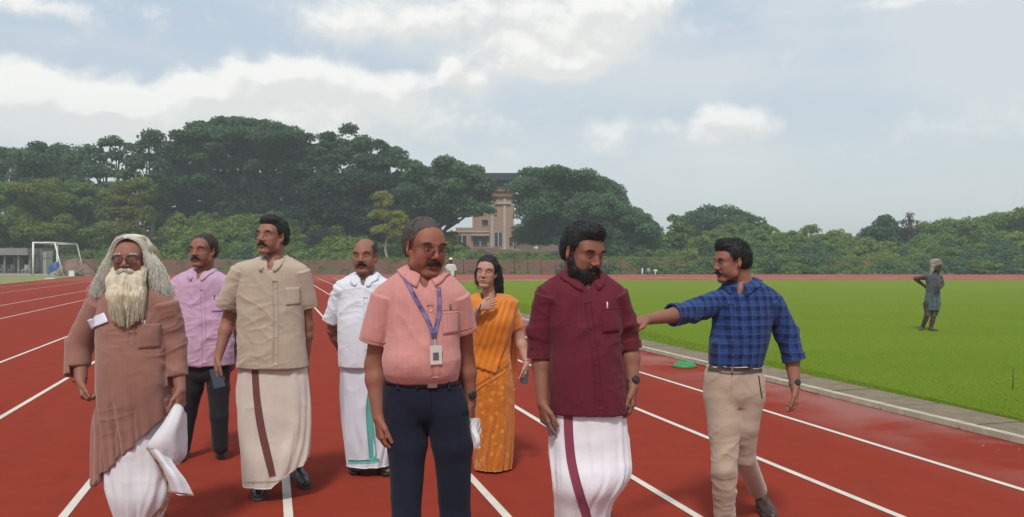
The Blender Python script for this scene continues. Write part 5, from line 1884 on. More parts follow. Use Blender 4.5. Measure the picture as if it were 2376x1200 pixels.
# ================================================================= THE WALKERS
def G(px, py):
    """the ground point seen at a photograph pixel"""
    Y = CAMZ * F / (py - 600)
    return np.array([(px - 1188) / F * Y, Y, 0.0])
BLK = plain('black_leather', (.018, .016, .015), .4, .15, 20)
BRN = plain('brown_leather', (.050, .030, .020), .45, .2, 20)
SOLE = plain('shoe_sole', (.045, .040, .036), .8, .1, 20)
STEEL = plain('steel', (.45, .45, .46), .25, .05, 10, metal=.9)
GOLD = plain('gold', (.55, .38, .12), .3, .05, 10, metal=.9)
PAPER = plain('paper', (.72, .73, .76), .7, .05, 12)
PHONE = plain('phone_glass', (.06, .08, .11), .15, .1, 6)
PENW = plain('pale_pen', (.62, .50, .46), .4, .05, 6)
BTN = plain('pale_button', (.45, .40, .38), .4, .05, 6)


def hem(P, on, line, mat, hw=1.6):
    P.strip(on, 'sleeve_hem', line, hw, mat, .0035, 14, th=.002)

def legs_in(P, hip, knee, ank, r=(.07, .048, .036), heel=None, toe=None, vox=.007):
    g = SDF()
    g.chain([hip, knee, np.array(knee) * .7 + np.array(ank) * .3, ank], [r[0], r[1], r[1] * .98, r[2]], .02)
    if heel is not None:
        foot(g, ank, heel, toe)
        vox = min(vox, .0045)
    P.add_sdf(g, vox)

def torso_in(P, neck, mid, pelvis, r=(.055, .088, .092)):
    g = SDF()
    g.cap(neck, np.array(neck) + [0, 0, -.06], r[0], r[0] * 1.3, .03)
    g.cap(np.array(neck) + [0, .01, -.12], mid, r[1] * .85, r[1], .05)
    g.cap(mid, pelvis, r[1] * .95, r[1], .05)
    P.add_sdf(g, .009)

# ---------------------------------------------------------------- man in the coral shirt
P = Person('man in a coral pink shirt and navy trousers wearing an identity card on a lanyard', 985, 535, (0.270, 0.103, 0.066), 'skin_coral_man', vox=.0029)
J = P.J
neck = J(982, 676, .01)
P.head(986, 574, 0, 33, 7, 2, 1.06, neck=neck + [0, .01, 0], hp=dict(w=.91, full=.002, nose=1.05, stubble=.35, jaw=1.05, lid=.006),
       hair=dict(kind='short', t=.007, line=.034, temple=.024, n=1700, len=.012, rough=.006, lift=.35, seed=2), hairmat=H_GREY,
       stache=dict(w=.031, r=.0072, mat=H_DARK, len=.007), glasses=dict(r=.021, t=.0008), neck_r=.062)
torso_in(P, neck, J(980, 780, .02), J(980, 890, .02), (.055, .095, .088))
P.arm(J(893, 712), J(870, 846, .03), J(879, 968, -.03), (.10, -.12, -1), (.85, .45, 0), (.35, -.95, .1), curl=.45, size=1.0, r=(.050, .043, .038, .028))
P.arm(J(1066, 712, .02), J(1079, 838, .10), J(1091, 935, .10), (.02, -.02, -1), (-.9, .3, 0), (-.3, -.9, 0), curl=.8, size=.95, r=(.048, .041, .036, .027))
C = cloth_mat('coral_shirt', (.52, .225, .200), 'slub', (.60, .31, .29))
g = SDF()
S = P.sec([(632, 942, 1034, .068, .015), (654, 918, 1052, .090, .008), (684, 902, 1068, .108), (730, 898, 1070, .122, -.003), (775, 898, 1066, .130, -.012), (805, 892, 1066, .138, -.018), (832, 887, 1069, .146, -.025), (862, 890, 1066, .142, -.022), (884, 896, 1062, .128, -.010)])
g.loft(S, .05)
g.cap(J(955, 634, .025), J(896, 688, .01), .038, .054, .035); g.cap(J(1016, 640, .025), J(1056, 688, .01), .036, .052, .035)
g.cone(J(897, 688), J(866, 796, .01), .066, .066, .006); g.cone(J(1056, 688), J(1078, 770, .04), .066, .056, .006)
g.cone(J(868, 786, .01), J(864, 812, .01), .056, .060, .006, 's'); g.cone(J(1077, 762, .04), J(1082, 790, .045), .049, .052, .006, 's')
neckline(P, g, S, J(984, 638, .01), (994, 680))
P.cloth('shirt', g, .0052, C, wr=.017, fr=5.0, seed=3, drag=(.7, .7, 2.0))
P.collar('shirt', J(983, 631, .012), .063, .062, 12, C, h=.034, leaf=.042, point=.030, gap=.24, front_drop=.036)
hem(P, 'shirt', [(840, 783), (866, 790), (896, 794)], C)
hem(P, 'shirt', [(1066, 764), (1080, 762), (1096, 757)], C)
PK = C
P.strip('shirt', 'placket', [(998, 708), (1004, 770), (1009, 830), (1010, 876)], 8, PK, .003, 30)
for py_ in (722, 762, 802, 843): P.button('shirt', 1000 + (py_ - 722) * .09, py_, BTN)
pk = P.patch('shirt', 'pocket', [(1026, 722), (1063, 719), (1064, 772), (1028, 777)], C, .0045)
P.strip('shirt', 'pocket_hem', [(1026, 724), (1044, 723), (1063, 721)], 3.2, PK, .006, 8)
P.pen('shirt', 1044, 706, .05, plain('dark_pen', (.06, .03, .05), .4), .0035, (0, .002))
LY = cloth_mat('lanyard_violet', (.075, .050, .150), 'check', (.22, .16, .32), freq=110)
la = P.strip('shirt', 'lanyard', [(938, 640), (953, 670), (970, 702), (985, 728), (1000, 762), (1006, 785)], 4.6, LY, .007, 40, m=3)
P.strip('shirt', 'lanyard', [(1017, 668), (1019, 700), (1017, 735), (1010, 765), (1007, 785)], 4.6, LY, .008, 36, m=3)
P.strip('shirt', 'card_clip', [(1007, 783), (1008, 806)], 3, STEEL, .010, 5)
h_, n_ = P.hit('shirt', 1010, 826, .013)
card = slab(P, 'identity_card', h_, (.02, 0, -1), n_, (.050, .003, .078), plain('card_white', (.60, .57, .50), .35, .04), P.root)
h2, _ = P.hit('shirt', 1010, 828, .0155); slab(P, 'card_photo', h2, (.02, 0, -1), n_, (.024, .001, .030), plain('card_photo', (.12, .10, .12), .4, .5, 60), card)
h2, _ = P.hit('shirt', 1010, 811, .0155); slab(P, 'card_heading', h2, (.02, 0, -1), n_, (.044, .001, .008), plain('card_heading', (.30, .22, .12), .4, .1), card)
T = cloth_mat('navy_trousers', (.0085, .012, .027), rough=.9, sheen=.05)
g = SDF()
g.loft(P.sec([(876, 894, 1062, .118, -.008), (905, 889, 1074, .124), (940, 890, 1084, .126, .01), (968, 905, 1078, .10, .015)]), .05)
g.chain([J(940, 955), J(945, 1030), J(943, 1195, -.02), J(950, 1395, .03)], [.095, .083, .058, .052], .02)
g.chain([J(1034, 955), J(1049, 1030, .01), J(1057, 1195, .05), J(1058, 1395, .12)], [.095, .084, .064, .053], .02)
P.cloth('trousers', g, .0062, T, wr=.009, fr=6, seed=8, drag=(1, 1, 1.6))
bl = P.strip('trousers', 'belt', [(896, 882), (940, 889), (1000, 892), (1062, 884)], 8.5, BLK, .004, 36, th=.003)
h_, n_ = P.hit('trousers', 1003, 890, .010)
slab(P, 'buckle', h_, (0, 0, 1), n_, (.040, .004, .034), STEEL, bl)
for x_ in (925, 968, 1040): P.strip('trousers', 'belt_loop', [(x_, 876), (x_, 902)], 3, T, .009, 5)
P.strip('trousers', 'pocket_seam', [(905, 905), (898, 935), (893, 965)], 1.2, T, .003, 12)
P.strip('trousers', 'pocket_seam', [(1068, 902), (1080, 935), (1088, 965)], 1.2, T, .003, 12)
P.strip('trousers', 'fly', [(999, 905), (1000, 950), (998, 990)], 1.5, T, .003, 12)
for hx, hy, kk in ((950, 1395, .03), (1058, 1395, .12)):
    a_ = J(hx, hy, kk); a_[2] = 0
    shoe(P, a_ + [0, .07, 0], a_ + [.0, -.20, 0], BLK, SOLE)
legs_in(P, J(944, 985), J(943, 1195, -.02), J(950, 1385, .03)); legs_in(P, J(1050, 985), J(1056, 1195, .05), J(1058, 1385, .12))
watch(P, J(1089, 916, .10), J(1091, 935, .10) - J(1085, 890, .10), .030, (.5, -.8, 0), BLK, STEEL)
P.finish()
kn = J(1101, 1004, .03)
rp = empty('paper_roll', kn, 'crumpled white papers held low behind the thigh of the man in navy trousers', 'papers')
t_ = np.linspace(0, 1, 14); rows_ = []
for i_ in range(3):
    V = np.array([[kn[0] + .016 * (q - .5) * 2 * (1 + .3 * i_) + .004 * math.sin(9 * q + i_), kn[1] + .012 * i_ - .01 * math.sin(q * 3.1), kn[2] + .062 - .0 * q - zz] for zz in np.linspace(0, .13, 12) for q in t_])
    V[:, 0] += .008 * np.sin(V[:, 2] * 60 + i_ * 2); V[:, 1] += .006 * np.cos(V[:, 2] * 45 + i_)
    obj('paper_sheet', V, grid_faces(12, 14), PAPER, rp)

# ---------------------------------------------------------------- man in the maroon shirt and white mundu
P = Person('bearded man in a maroon long-sleeved shirt and white mundu with a maroon border', 1360, 500, (0.244, 0.103, 0.066), 'skin_maroon_man', vox=.0029)
J = P.J
neck = J(1350, 676, .01)
P.head(1352, 585, 0, 36, 14, 2, 1.06, neck=neck + [0, .01, 0], hp=dict(w=.94, nose=1.0, stubble=.5, lid=.007),
       hair=dict(kind='short', t=.009, line=-.002, temple=.008, top=.005, quiff=.006, n=3200, len=.012, rough=.005, lift=.3, seed=5, flow=(.2, -.5, -.3)), hairmat=H_BLACK,
       beard=dict(t=.009, mat=H_BLACK, len=.013), stache=dict(w=.032, r=.0070, mat=H_BLACK, len=.008), neck_r=.058, brow=1.3)
torso_in(P, neck, J(1360, 800, .02), J(1365, 960, .02))
P.arm(J(1268, 698), J(1254, 812, .04), J(1259, 936, -.05), (.16, -.16, -1), (.85, .4, 0), (.35, -.95, .1), curl=.42, r=(.046, .040, .036, .026), curls=[.22, .5, .6, .7])
P.arm(J(1440, 695, .01), J(1461, 806, .05), J(1469, 896, -.02), (-.02, -.1, -1), (-.9, .3, 0), (-.3, -.95, 0), curl=.38, r=(.046, .040, .036, .026))
C = cloth_mat('maroon_shirt', (.112, .011, .022), 'slub', (.135, .020, .032), sheen=.06)
g = SDF()
S = P.sec([(642, 1306, 1398, .070, .015), (666, 1284, 1418, .094, .006), (696, 1277, 1437, .110), (745, 1277, 1441, .126, -.005), (800, 1281, 1441, .132, -.01), (860, 1277, 1447, .138, -.015), (915, 1276, 1454, .142, -.012), (956, 1274, 1458, .145, -.005)])
g.loft(S, .05)
g.cap(J(1316, 645, .025), J(1271, 684, .01), .036, .050, .035); g.cap(J(1386, 646, .025), J(1426, 680, .01), .036, .050, .035)
g.cone(J(1272, 684), J(1253, 775, .03), .062, .058, .006); g.cone(J(1253, 765, .03), J(1251, 828, .02), .058, .049, .03)
g.cone(J(1427, 680), J(1454, 765, .045), .064, .056, .006); g.cone(J(1454, 756, .045), J(1460, 806, .04), .056, .050, .03)
g.cone(J(1252, 806, .02), J(1250, 850, .01), .042, .046, .005, 's'); g.cone(J(1459, 790, .04), J(1464, 830, .03), .043, .046, .005, 's')
g.loft(P.sec([(935, 1280, 1452, .132, -.005), (975, 1276, 1458, .135, -.005)]), .01, 's', grow=-.006)
neckline(P, g, S, J(1352, 650, .01), (1368, 680))
P.cloth('shirt', g, .0052, C, wr=.019, fr=4.6, seed=23, drag=(.8, .8, 1.8))
P.collar('shirt', J(1351, 641, .012), .063, .061, 16, C, h=.034, leaf=.044, point=.034, gap=.22, front_drop=.034)
PK = C
P.strip('shirt', 'placket', [(1364, 702), (1374, 770), (1384, 850), (1393, 950)], 8, PK, .003, 40)
for q_ in range(6):
    P.button('shirt', 1366 + q_ * 5.2, 722 + q_ * 41, plain('maroon_button', (.06, .01, .015), .35), .005)
P.patch('shirt', 'pocket', [(1395, 722), (1434, 718), (1436, 768), (1398, 773)], C, .0045)
P.strip('shirt', 'pocket_hem', [(1395, 724), (1415, 722), (1434, 720)], 3, PK, .006, 8)
P.pen('shirt', 1408, 701, .046, PENW, .0036)
ring(P, 'rolled_cuff', J(1251, 822, .02), J(1251, 830, .02) - J(1253, 765, .03), .051, .050, .020, C, .006, 40)
ring(P, 'rolled_cuff', J(1460, 800, .04), J(1462, 812, .04) - J(1454, 756, .045), .052, .050, .018, C, .006, 40)
MU = cloth_mat('white_mundu', (.74, .72, .76), 'plain', rough=.8)
P.skirt('mundu', [(930, 1282, 1448, .118, 0), (1000, 1274, 1456, .130, 0), (1050, 1273, 1462, .135, -.01), (1095, 1277, 1462, .145, -.03), (1130, 1281, 1444, .145, -.03), (1165, 1285, 1420, .135, 0), (1220, 1289, 1410, .125, .03), (1290, 1292, 1405, .12, .05), (1345, 1294, 1402, .12, .05)], MU, nfold=9, amp=.012, seed=4, nr=90, na=150, th=.002)
MB = cloth_mat('maroon_border', (.230, .040, .075))
P.strip('mundu', 'border', [(1318, 952), (1320, 1010), (1326, 1070), (1340, 1130), (1362, 1200), (1378, 1260), (1386, 1338)], 10.5, MB, .0022, 60, th=.001, m=5)
legs_in(P, J(1325, 985, .02), J(1325, 1180, .0), J(1330, 1372, .04), heel=J(1330, 1372, .10) * [1, 1, 0], toe=J(1330, 1372, -.14) * [1, 1, 0])
legs_in(P, J(1410, 985, .02), J(1400, 1130, -.04), J(1385, 1340, .2), heel=J(1385, 1340, .26) * [1, 1, 0], toe=J(1385, 1340, .03) * [1, 1, 0])
sandal(P, J(1330, 1372, .10) * [1, 1, 0] + [0, 0, .02], J(1330, 1372, -.15) * [1, 1, 0] + [0, 0, .02], BRN, BRN)
sandal(P, J(1385, 1340, .26) * [1, 1, 0] + [0, 0, .02], J(1385, 1340, .02) * [1, 1, 0] + [0, 0, .02], BRN, BRN)
watch(P, J(1468, 884, -.01), J(1469, 896, -.02) - J(1461, 806, .05), .0285, (.35, -.9, 0), BLK, STEEL)
P.finish()
slab(P, 'phone', J(1277, 992, -.085), (.32, -.1, -1), (.5, -.9, .1), (.030, .009, .075), PHONE)
tag(bpy.data.objects['phone'], 'small black phone in the lowered right hand of the man in maroon', 'phone')

# ---------------------------------------------------------------- white-bearded elder
P = Person('elderly man with long white hair and beard in a dusty rose kurta and white dhoti', 300, 430, (0.265, 0.117, 0.081), 'skin_elder', vox=.0032)
J = P.J
neck = J(303, 682, .01)
P.head(305, 603, 0, 7, -2, 0, 1.08, neck=neck, hp=dict(w=.94, nose=1.15, stubble=0, lid=.007, full=.002, browmat=H_WHITE),
       hair=dict(kind='short', t=.003, line=.012, temple=.02, n=300, len=.012, rough=.003, lift=.1, seed=9, flow=(0, .1, -.8)), hairmat=H_UNDER,
       stache=dict(w=.036, r=.0085, mat=H_WHITE, len=.016), beard=dict(t=.007, mat=H_WHITE, len=.03), glasses=dict(r=.023, t=.0016), neck_r=.055)
to_w = P.to_w; sc = 1.08
rg = np.random.default_rng(12)
# hair falling from a central parting: volume curtains and locks
g = SDF()
for q in (-1, 1):
    g.chain([(q * .046, -.018, .086), (q * .078, -.010, .030), (q * .098, .000, -.040), (q * .126, .008, -.110), (q * .150, .012, -.175)], [.030, .022, .023, .028, .018], .03)
    g.chain([(q * .03, .05, .085), (q * .070, .05, .02), (q * .095, .06, -.08), (q * .11, .07, -.16)], [.04, .040, .042, .035], .04)
g.ell((0, -.112, -.02), (.066, .09, .096), .015, 's')
hv, hf = g.mesh(.005)
N = vnormals(hv, hf)
hv = hv + N * ((ridge(hv * np.array([70, 70, 9.]), 2) - .5) * .010)[:, None]
n = 6500
sgn = np.where(rg.random(n) < .5, -1, 1)
y0 = rg.uniform(-.072, .095, n)
ro = rg.uniform(.004, .030, n)
out = rg.normal(0, 1, n); ph1 = rg.random(n) * 6.28; L_ = rg.uniform(.75, 1.05, n)
clump = rg.integers(0, 46, n); cph = rg.random(46) * 6.28
def lock(t):
    a = t * 2.6 * L_
    ang = np.minimum(a, 1.0) * 1.38
    ex, ez = .078 + ro * .8, .086 + ro
    ey = np.sqrt(np.clip(1 - (y0 / .118) ** 2, .15, 1))
    x = np.sin(ang) * ex * (.35 + .65 * ey) - .010 * (1 - t); z = .036 + np.cos(ang) * (.082 + ro * min(1, .25 + t * 2)) * ey
    dn = np.maximum(a - 1.0, 0)
    z = z - dn * .142
    x = x + dn * (.040 + .012 * out) + .013 * np.sin(cph[clump] + dn * 7) * np.minimum(1, dn * 2)
    y = y0 * (1 - .25 * np.minimum(a, 1)) + .012 * np.minimum(a, 1) + .007 * np.cos(ph1 * .2 + cph[clump] + dn * 7) * 1.6
    return np.stack([sgn * x, y, z], 1)
sv, sf = strands(None, lock, 16, .0012, .0005)
hc_ = obj('hair_curtain', to_w(hv), hf, H_UNDER, P.root)
obj('lock', to_w(sv), sf, H_WHITE, hc_)
# the long beard, parted in two
g = SDF()
g.chain([(0, -.088, -.095), (0, -.106, -.170), (0, -.108, -.250), (0, -.104, -.275)], [.030, .030, .024, .010], .02)
for q in (-1, 1):
    g.chain([(q * .058, -.040, -.060), (q * .052, -.080, -.110), (q * .046 + .008, -.100, -.180), (q * .038 + .016, -.104, -.240), (q * .024 + .022, -.100, -.290)], [.026, .034, .038, .030, .012], .02)
hv, hf = g.mesh(.004)
N = vnormals(hv, hf)
hv = hv + N * ((ridge(hv * np.array([80, 60, 7.]), 5) - .5) * .010)[:, None]
n = 6500
s_ = np.where(rg.random(n) < .5, -1, 1); u_ = rg.random(n)
b0 = np.stack([s_ * (.002 + .068 * u_), -.082 + .055 * u_ ** 1.5, -.085 + .045 * u_], 1) + rg.normal(0, .005, (n, 3))
b1 = np.stack([s_ * (.002 + .062 * u_ + .014 * rg.random(n)), -.135 + .02 * u_ + rg.normal(0, .010, n), -.240 - .095 * rg.random(n) * (1 - .5 * u_)], 1)
def bl_(t):
    w_ = t ** 1.2
    m_ = b0 * (1 - w_) + b1 * w_ + np.array([.022, 0, 0]) * w_
    return m_ + np.stack([.012 * s_ * math.sin(t * 3.1), np.full(n, -.020 * math.sin(t * 3.1)), np.zeros(n)], 1) + .003 * np.sin(t * 8 + s_ + u_ * 20)[:, None]
sv, sf = strands(None, bl_, 10, .0011, .0004)
V2, F2 = join([(hv, hf), (sv, sf)])
obj('long_beard', to_w(V2), F2, H_YEL, P.root)
torso_in(P, neck, J(303, 800, .02), J(303, 960, .02))
P.arm(J(222, 712), J(186, 805, .05), J(188, 885, -.06), (.28, -.35, -.9), (.85, .45, 0), (.3, -.9, .3), curl=.85, r=(.046, .042, .037, .029), start=.5)
P.arm(J(388, 712), J(406, 805, .05), J(419, 905, -.04), (.05, -.2, -1), (-.9, .3, 0), (-.3, -.95, 0), curl=.95, r=(.046, .042, .037, .028), start=.5)
KU = cloth_mat('rose_kurta', (.270, .126, .094), 'slub', (.31, .155, .12), sheen=.3)
g = SDF()
kur = P.sec([(662, 262, 346, .078, .015), (682, 244, 368, .098), (704, 234, 378, .114), (750, 228, 382, .128, -.01), (800, 229, 382, .140, -.02), (850, 229, 386, .150, -.025), (905, 228, 394, .150, -.02), (950, 228, 400, .146, -.01), (1000, 227, 400, .146), (1060, 224, 394, .148), (1116, 221, 384, .148)])
g.loft(kur, .05)
g.cap(J(272, 672, .025), J(230, 706, .01), .038, .050, .035); g.cap(J(334, 672, .025), J(380, 706, .01), .038, .050, .035)
g.cone(J(230, 702), J(186, 800, .04), .066, .072, .006); g.cone(J(184, 790, .04), J(179, 870, -.02), .066, .062, .02)
g.cone(J(382, 702), J(402, 800, .04), .066, .068, .006); g.cone(J(403, 790, .04), J(413, 892, -.01), .060, .056, .02)
g.cone(J(185, 850, -.01), J(183, 890, -.03), .060, .062, .005, 's'); g.cone(J(412, 872, -.01), J(416, 910, -.02), .053, .056, .005, 's')
g.half(J(396, 962), np.array([.70, 0, -.72]))
g.loft(kur[:22], .0, 's', grow=-.010)
g.cap(neck + [0, -.02, -.02], neck + [0, -.03, .12], .050, .070, .012, 's')
def kf(V):
    zt = J(0, 860)[2]
    d = np.clip((zt - V[:, 2]) / .45, 0, 1)
    xx = V[:, 0] - P.root.location.x; yy = V[:, 1] - P.root.location.y
    a = np.arctan2(yy, xx)
    return d * .012 * np.sin(a * 8 + V[:, 2] * 7 + 1.5 * fbm(V * 3, 2, 2)) + d * .010 * np.sin(a * 17 + V[:, 2] * 11)
P.cloth('kurta', g, .0056, KU, wr=.018, fr=4.4, seed=31, drag=(.7, .7, 2.2), fold=kf)
PK = KU
P.strip('kurta', 'placket', [(305, 700), (305, 750), (304, 800)], 7, PK, .003, 24)
ring(P, 'neckband', neck + [0, .004, .004], (0, .12, 1), .068, .064, .018, KU, .004, 40)
P.patch('kurta', 'name_badge', [(204, 742), (244, 726), (253, 747), (212, 764)], plain('badge_paper', (.66, .68, .78), .5, .03), .009, th=.002)
P.patch('kurta', 'pocket', [(318, 752), (372, 750), (372, 806), (320, 810)], KU, .004)
P.pen('kurta', 330, 738, .028, PENW, .005); P.pen('kurta', 336, 743, .030, PENW, .005)
for q_ in range(3): P.button('kurta', 305, 722 + q_ * 24, BTN, .005)
DH = cloth_mat('white_dhoti', (.66, .65, .68), rough=.8)
DG = cloth_mat('gold_border', (.42, .25, .12))
P.skirt('dhoti', [(960, 226, 392, .13, .01), (1040, 232, 396, .135), (1100, 240, 396, .14, -.01), (1150, 254, 392, .14, -.02), (1200, 272, 372, .12, -.01), (1235, 280, 362, .11)], DH, nfold=9, amp=.013, seed=14, nr=70, na=120)
P.strip('dhoti', 'border', [(352, 1050), (378, 1090), (392, 1135), (382, 1170), (352, 1205)], 5, DG, .003, 30)
P.sheet('blown_cloth', [[(397, 948, -.10), (413, 936, -.12), (426, 950, -.10), (430, 962, -.06)], [(374, 985, -.14), (398, 982, -.17), (418, 985, -.13), (433, 988, -.05)], [(346, 1026, -.16), (380, 1020, -.20), (412, 1024, -.14), (434, 1026, -.05)], [(340, 1042, -.15), (378, 1048, -.19), (410, 1056, -.13), (431, 1056, -.04)], [(352, 1060, -.12), (380, 1070, -.15), (402, 1082, -.10), (414, 1072, -.03)]], DH, 34, 34, .008, 2.5, 3)
P.sheet('blown_corner', [[(338, 1040, -.17), (362, 1042, -.19), (392, 1056, -.14)], [(366, 1075, -.18), (386, 1076, -.21), (406, 1084, -.16)], [(384, 1112, -.19), (408, 1106, -.23), (428, 1115, -.18)], [(392, 1140, -.18), (422, 1148, -.22), (449, 1150, -.17)]], DH, 30, 30, .006, 1.5, 5)
P.strip('blown_corner', 'border', [(340, 1043), (368, 1077), (385, 1112), (394, 1138)], 4, DG, .003, 24)
P.strip('blown_corner', 'border', [(394, 1140), (420, 1147), (447, 1150)], 3.5, DG, .003, 16)
legs_in(P, J(270, 1000, .02), J(275, 1110, 0), J(290, 1235, .02), heel=J(290, 1235, .07) * [1, 1, 0], toe=J(290, 1235, -.17) * [1, 1, 0])
legs_in(P, J(340, 1000, .02), J(345, 1110, .05), J(345, 1220, .15), heel=J(345, 1220, .22) * [1, 1, 0], toe=J(345, 1220, -.02) * [1, 1, 0])
for a_ in (J(290, 1235, .07), J(345, 1220, .22)):
    b_ = a_ * [1, 1, 0] + [0, 0, .02]; sandal(P, b_, b_ + [0, -.25, 0], BRN, BRN)
bz = P.J(186, 882, -.05)
tv, tf = tube([bz + .034 * np.array([math.cos(a), math.sin(a) * .9, .25 * math.cos(a)]) for a in np.linspace(0, 6.283, 25)], .0055, 6, False)
obj('bead_bracelet', tv, tf, BRN, P.root)
P.finish()

# ---------------------------------------------------------------- man in lavender
P = Person('man in a lavender pink shirt and black trousers behind the elder', 470, 300, (0.254, 0.108, 0.071), 'skin_lavender_man', vox=.0038)
J = P.J
neck = J(470, 642, .01)
P.head(472, 582, 0, -14, -2, 0, 1.10, neck=neck, hp=dict(w=.93, nose=1.0, full=.003, stubble=.3),
       hair=dict(kind='short', t=.007, line=.024, temple=.02, n=1100, len=.012, rough=.006, seed=12), hairmat=H_DARK, stache=dict(w=.030, r=.0075, mat=H_BLACK), neck_r=.062)
torso_in(P, neck, J(470, 740, .02), J(475, 850, .02))
P.arm(J(407, 660), J(396, 745, .05), J(404, 820, -.03), (.0, -.1, -1), (.9, .3, 0), (.3, -.9, 0), r=(.048, .042, .037, .027))
P.arm(J(527, 660), J(545, 745, .08), J(545, 820, .10), (.0, -.1, -1), (-.9, .3, 0), (-.3, -.9, 0), r=(.048, .042, .037, .027))
C = cloth_mat('lavender_shirt', (.48, .30, .42), 'slub', (.56, .38, .50))
g = SDF()
S = P.sec([(630, 445, 498, .074, .01), (642, 424, 516, .094), (658, 410, 528, .110), (695, 408, 530, .124), (750, 408, 534, .135, -.01), (800, 406, 540, .142, -.015), (846, 410, 541, .145, -.01)])
g.loft(S, .05)
g.cap(J(454, 634, .025), J(414, 656, .01), .038, .050, .035); g.cap(J(488, 634, .025), J(524, 656, .01), .038, .050, .035)
g.cone(J(412, 656), J(398, 725, .03), .063, .060, .006); g.cone(J(522, 656), J(540, 722, .05), .063, .060, .006)
g.loft(P.sec([(828, 414, 538, .13), (862, 410, 541, .13)]), .01, 's', grow=-.006)
neckline(P, g, S, J(471, 636, .01), (470, 654))
P.cloth('shirt', g, .0062, C, wr=.017, fr=5, seed=43, drag=(.8, .8, 1.8))
P.collar('shirt', J(471, 632, .012), .064, .063, -6, C, h=.036, leaf=.044, point=.034, gap=.24, front_drop=.034)
PK = C
P.strip('shirt', 'placket', [(469, 672), (472, 740), (474, 842)], 5, PK, .003, 30)
for q_ in range(4): P.button('shirt', 470 + q_, 690 + q_ * 34, BTN)
P.patch('shirt', 'pocket', [(490, 690), (518, 689), (518, 722), (491, 724)], C, .0045)
P.pen('shirt', 497, 684, .045, plain('dark_pen', (.06, .03, .05), .4), .0035)
T = cloth_mat('black_trousers', (.012, .012, .014), rough=.8, sheen=.1)
g = SDF()
g.loft(P.sec([(838, 426, 532, .115), (866, 424, 533, .120), (882, 432, 528, .09)]), .04)
g.chain([J(452, 868), J(446, 900), J(436, 960, .02), J(424, 1040, .02)], [.090, .084, .066, .056], .02)
g.chain([J(504, 868), J(507, 900), J(508, 965, -.03), J(511, 1036, -.02)], [.090, .084, .068, .058], .02)
P.cloth('trousers', g, .0075, T, wr=.012, fr=6, seed=48)
shoe(P, G(512, 1044), G(514, 1068), BRN, SOLE); shoe(P, G(424, 1052), G(416, 1076), BLK, SOLE)
legs_in(P, J(452, 880), J(438, 955, .02), J(424, 1032, .02)); legs_in(P, J(504, 880), J(508, 965, -.02), J(511, 1030, -.01))
P.finish()

# ---------------------------------------------------------------- man in beige shirt and cream mundu
P = Person('tall moustached man in a beige short-sleeved shirt and cream mundu with brown border', 640, 357, (0.284, 0.129, 0.086), 'skin_beige_man', vox=.0034)
J = P.J
neck = J(636, 616, .01)
P.head(632, 549, 0, -24, -5, 1, 1.04, neck=neck, hp=dict(w=.90, nose=1.05, stubble=.25, jaw=1.0),
       hair=dict(kind='short', t=.008, line=.006, temple=.008, top=.005, quiff=.007, n=2200, len=.011, rough=.005, seed=15), hairmat=H_BLACK, stache=dict(w=.032, r=.0068, mat=H_BLACK), neck_r=.056, brow=1.2)
torso_in(P, neck, J(636, 740, .02), J(636, 860, .02))
kn, tips = P.arm(J(552, 640), J(529, 745, .05), J(506, 830, -.05), (-.10, -.16, -1), (.85, .45, 0), (.35, -.95, .1), curl=.55, r=(.045, .040, .036, .026), curls=[.25, .5, .55, .6])
P.arm(J(704, 640), J(713, 755, .08), J(709, 835, .12), (-.02, .0, -1), (-.9, .3, 0), (-.3, -.9, 0), r=(.045, .040, .036, .026))
C = cloth_mat('beige_shirt', (.42, .335, .258), 'slub', (.48, .39, .31))
g = SDF()
S = P.sec([(602, 602, 672, .074, .01), (614, 580, 688, .092), (632, 562, 700, .110), (690, 553, 706, .126), (750, 553, 706, .130, -.005), (800, 551, 710, .140, -.01), (852, 548, 717, .148, -.005)])
g.loft(S, .05)
g.cap(J(613, 607, .025), J(562, 630, .01), .038, .050, .035); g.cap(J(660, 607, .025), J(698, 630, .01), .038, .050, .035)
g.cone(J(562, 628), J(527, 714, .03), .066, .070, .006); g.cone(J(698, 628), J(717, 714, .05), .063, .060, .006)
g.cone(J(530, 704, .03), J(524, 728, .03), .062, .066, .005, 's'); g.cone(J(716, 704, .05), J(719, 728, .055), .052, .056, .005, 's')
g.loft(P.sec([(834, 554, 712, .136, -.005), (870, 548, 717, .14, -.005)]), .01, 's', grow=-.004)
neckline(P, g, S, J(637, 610, .01), (635, 632))
P.cloth('shirt', g, .0058, C, wr=.019, fr=4.8, seed=53, drag=(.8, .8, 1.9))
P.collar('shirt', J(637, 606, .012), .062, .061, -6, C, h=.036, leaf=.046, point=.036, gap=.24, front_drop=.034)
hem(P, 'shirt', [(508, 705), (526, 709), (546, 713)], C, 1.2)
hem(P, 'shirt', [(704, 708), (716, 707), (728, 704)], C, 1.2)
PK = C
P.strip('shirt', 'placket', [(638, 652), (640, 740), (639, 848)], 6, PK, .003, 30)
for q_ in range(5): P.button('shirt', 639, 668 + q_ * 38, BTN)
P.patch('shirt', 'pocket', [(662, 668), (696, 666), (697, 706), (664, 709)], C, .0045)
MU = cloth_mat('cream_mundu', (.60, .53, .46), rough=.85)
zl = J(0, 1122)[2]; zr = J(0, 1068)[2]
P.skirt('mundu', [(838, 560, 708, .118), (900, 551, 718, .130), (960, 553, 722, .135), (1010, 557, 721, .14), (1060, 561, 716, .145, -.01), (1122, 565, 700, .14, -.01)], MU, nfold=9, amp=.012, seed=24, nr=80, na=140,
        hem=lambda A: zl + (zr - zl) * np.clip((np.cos(A) - .15) / .85, 0, 1) ** .8 + .02 * (np.sin(A) > 0))
MB = cloth_mat('brown_border', (.150, .050, .045))
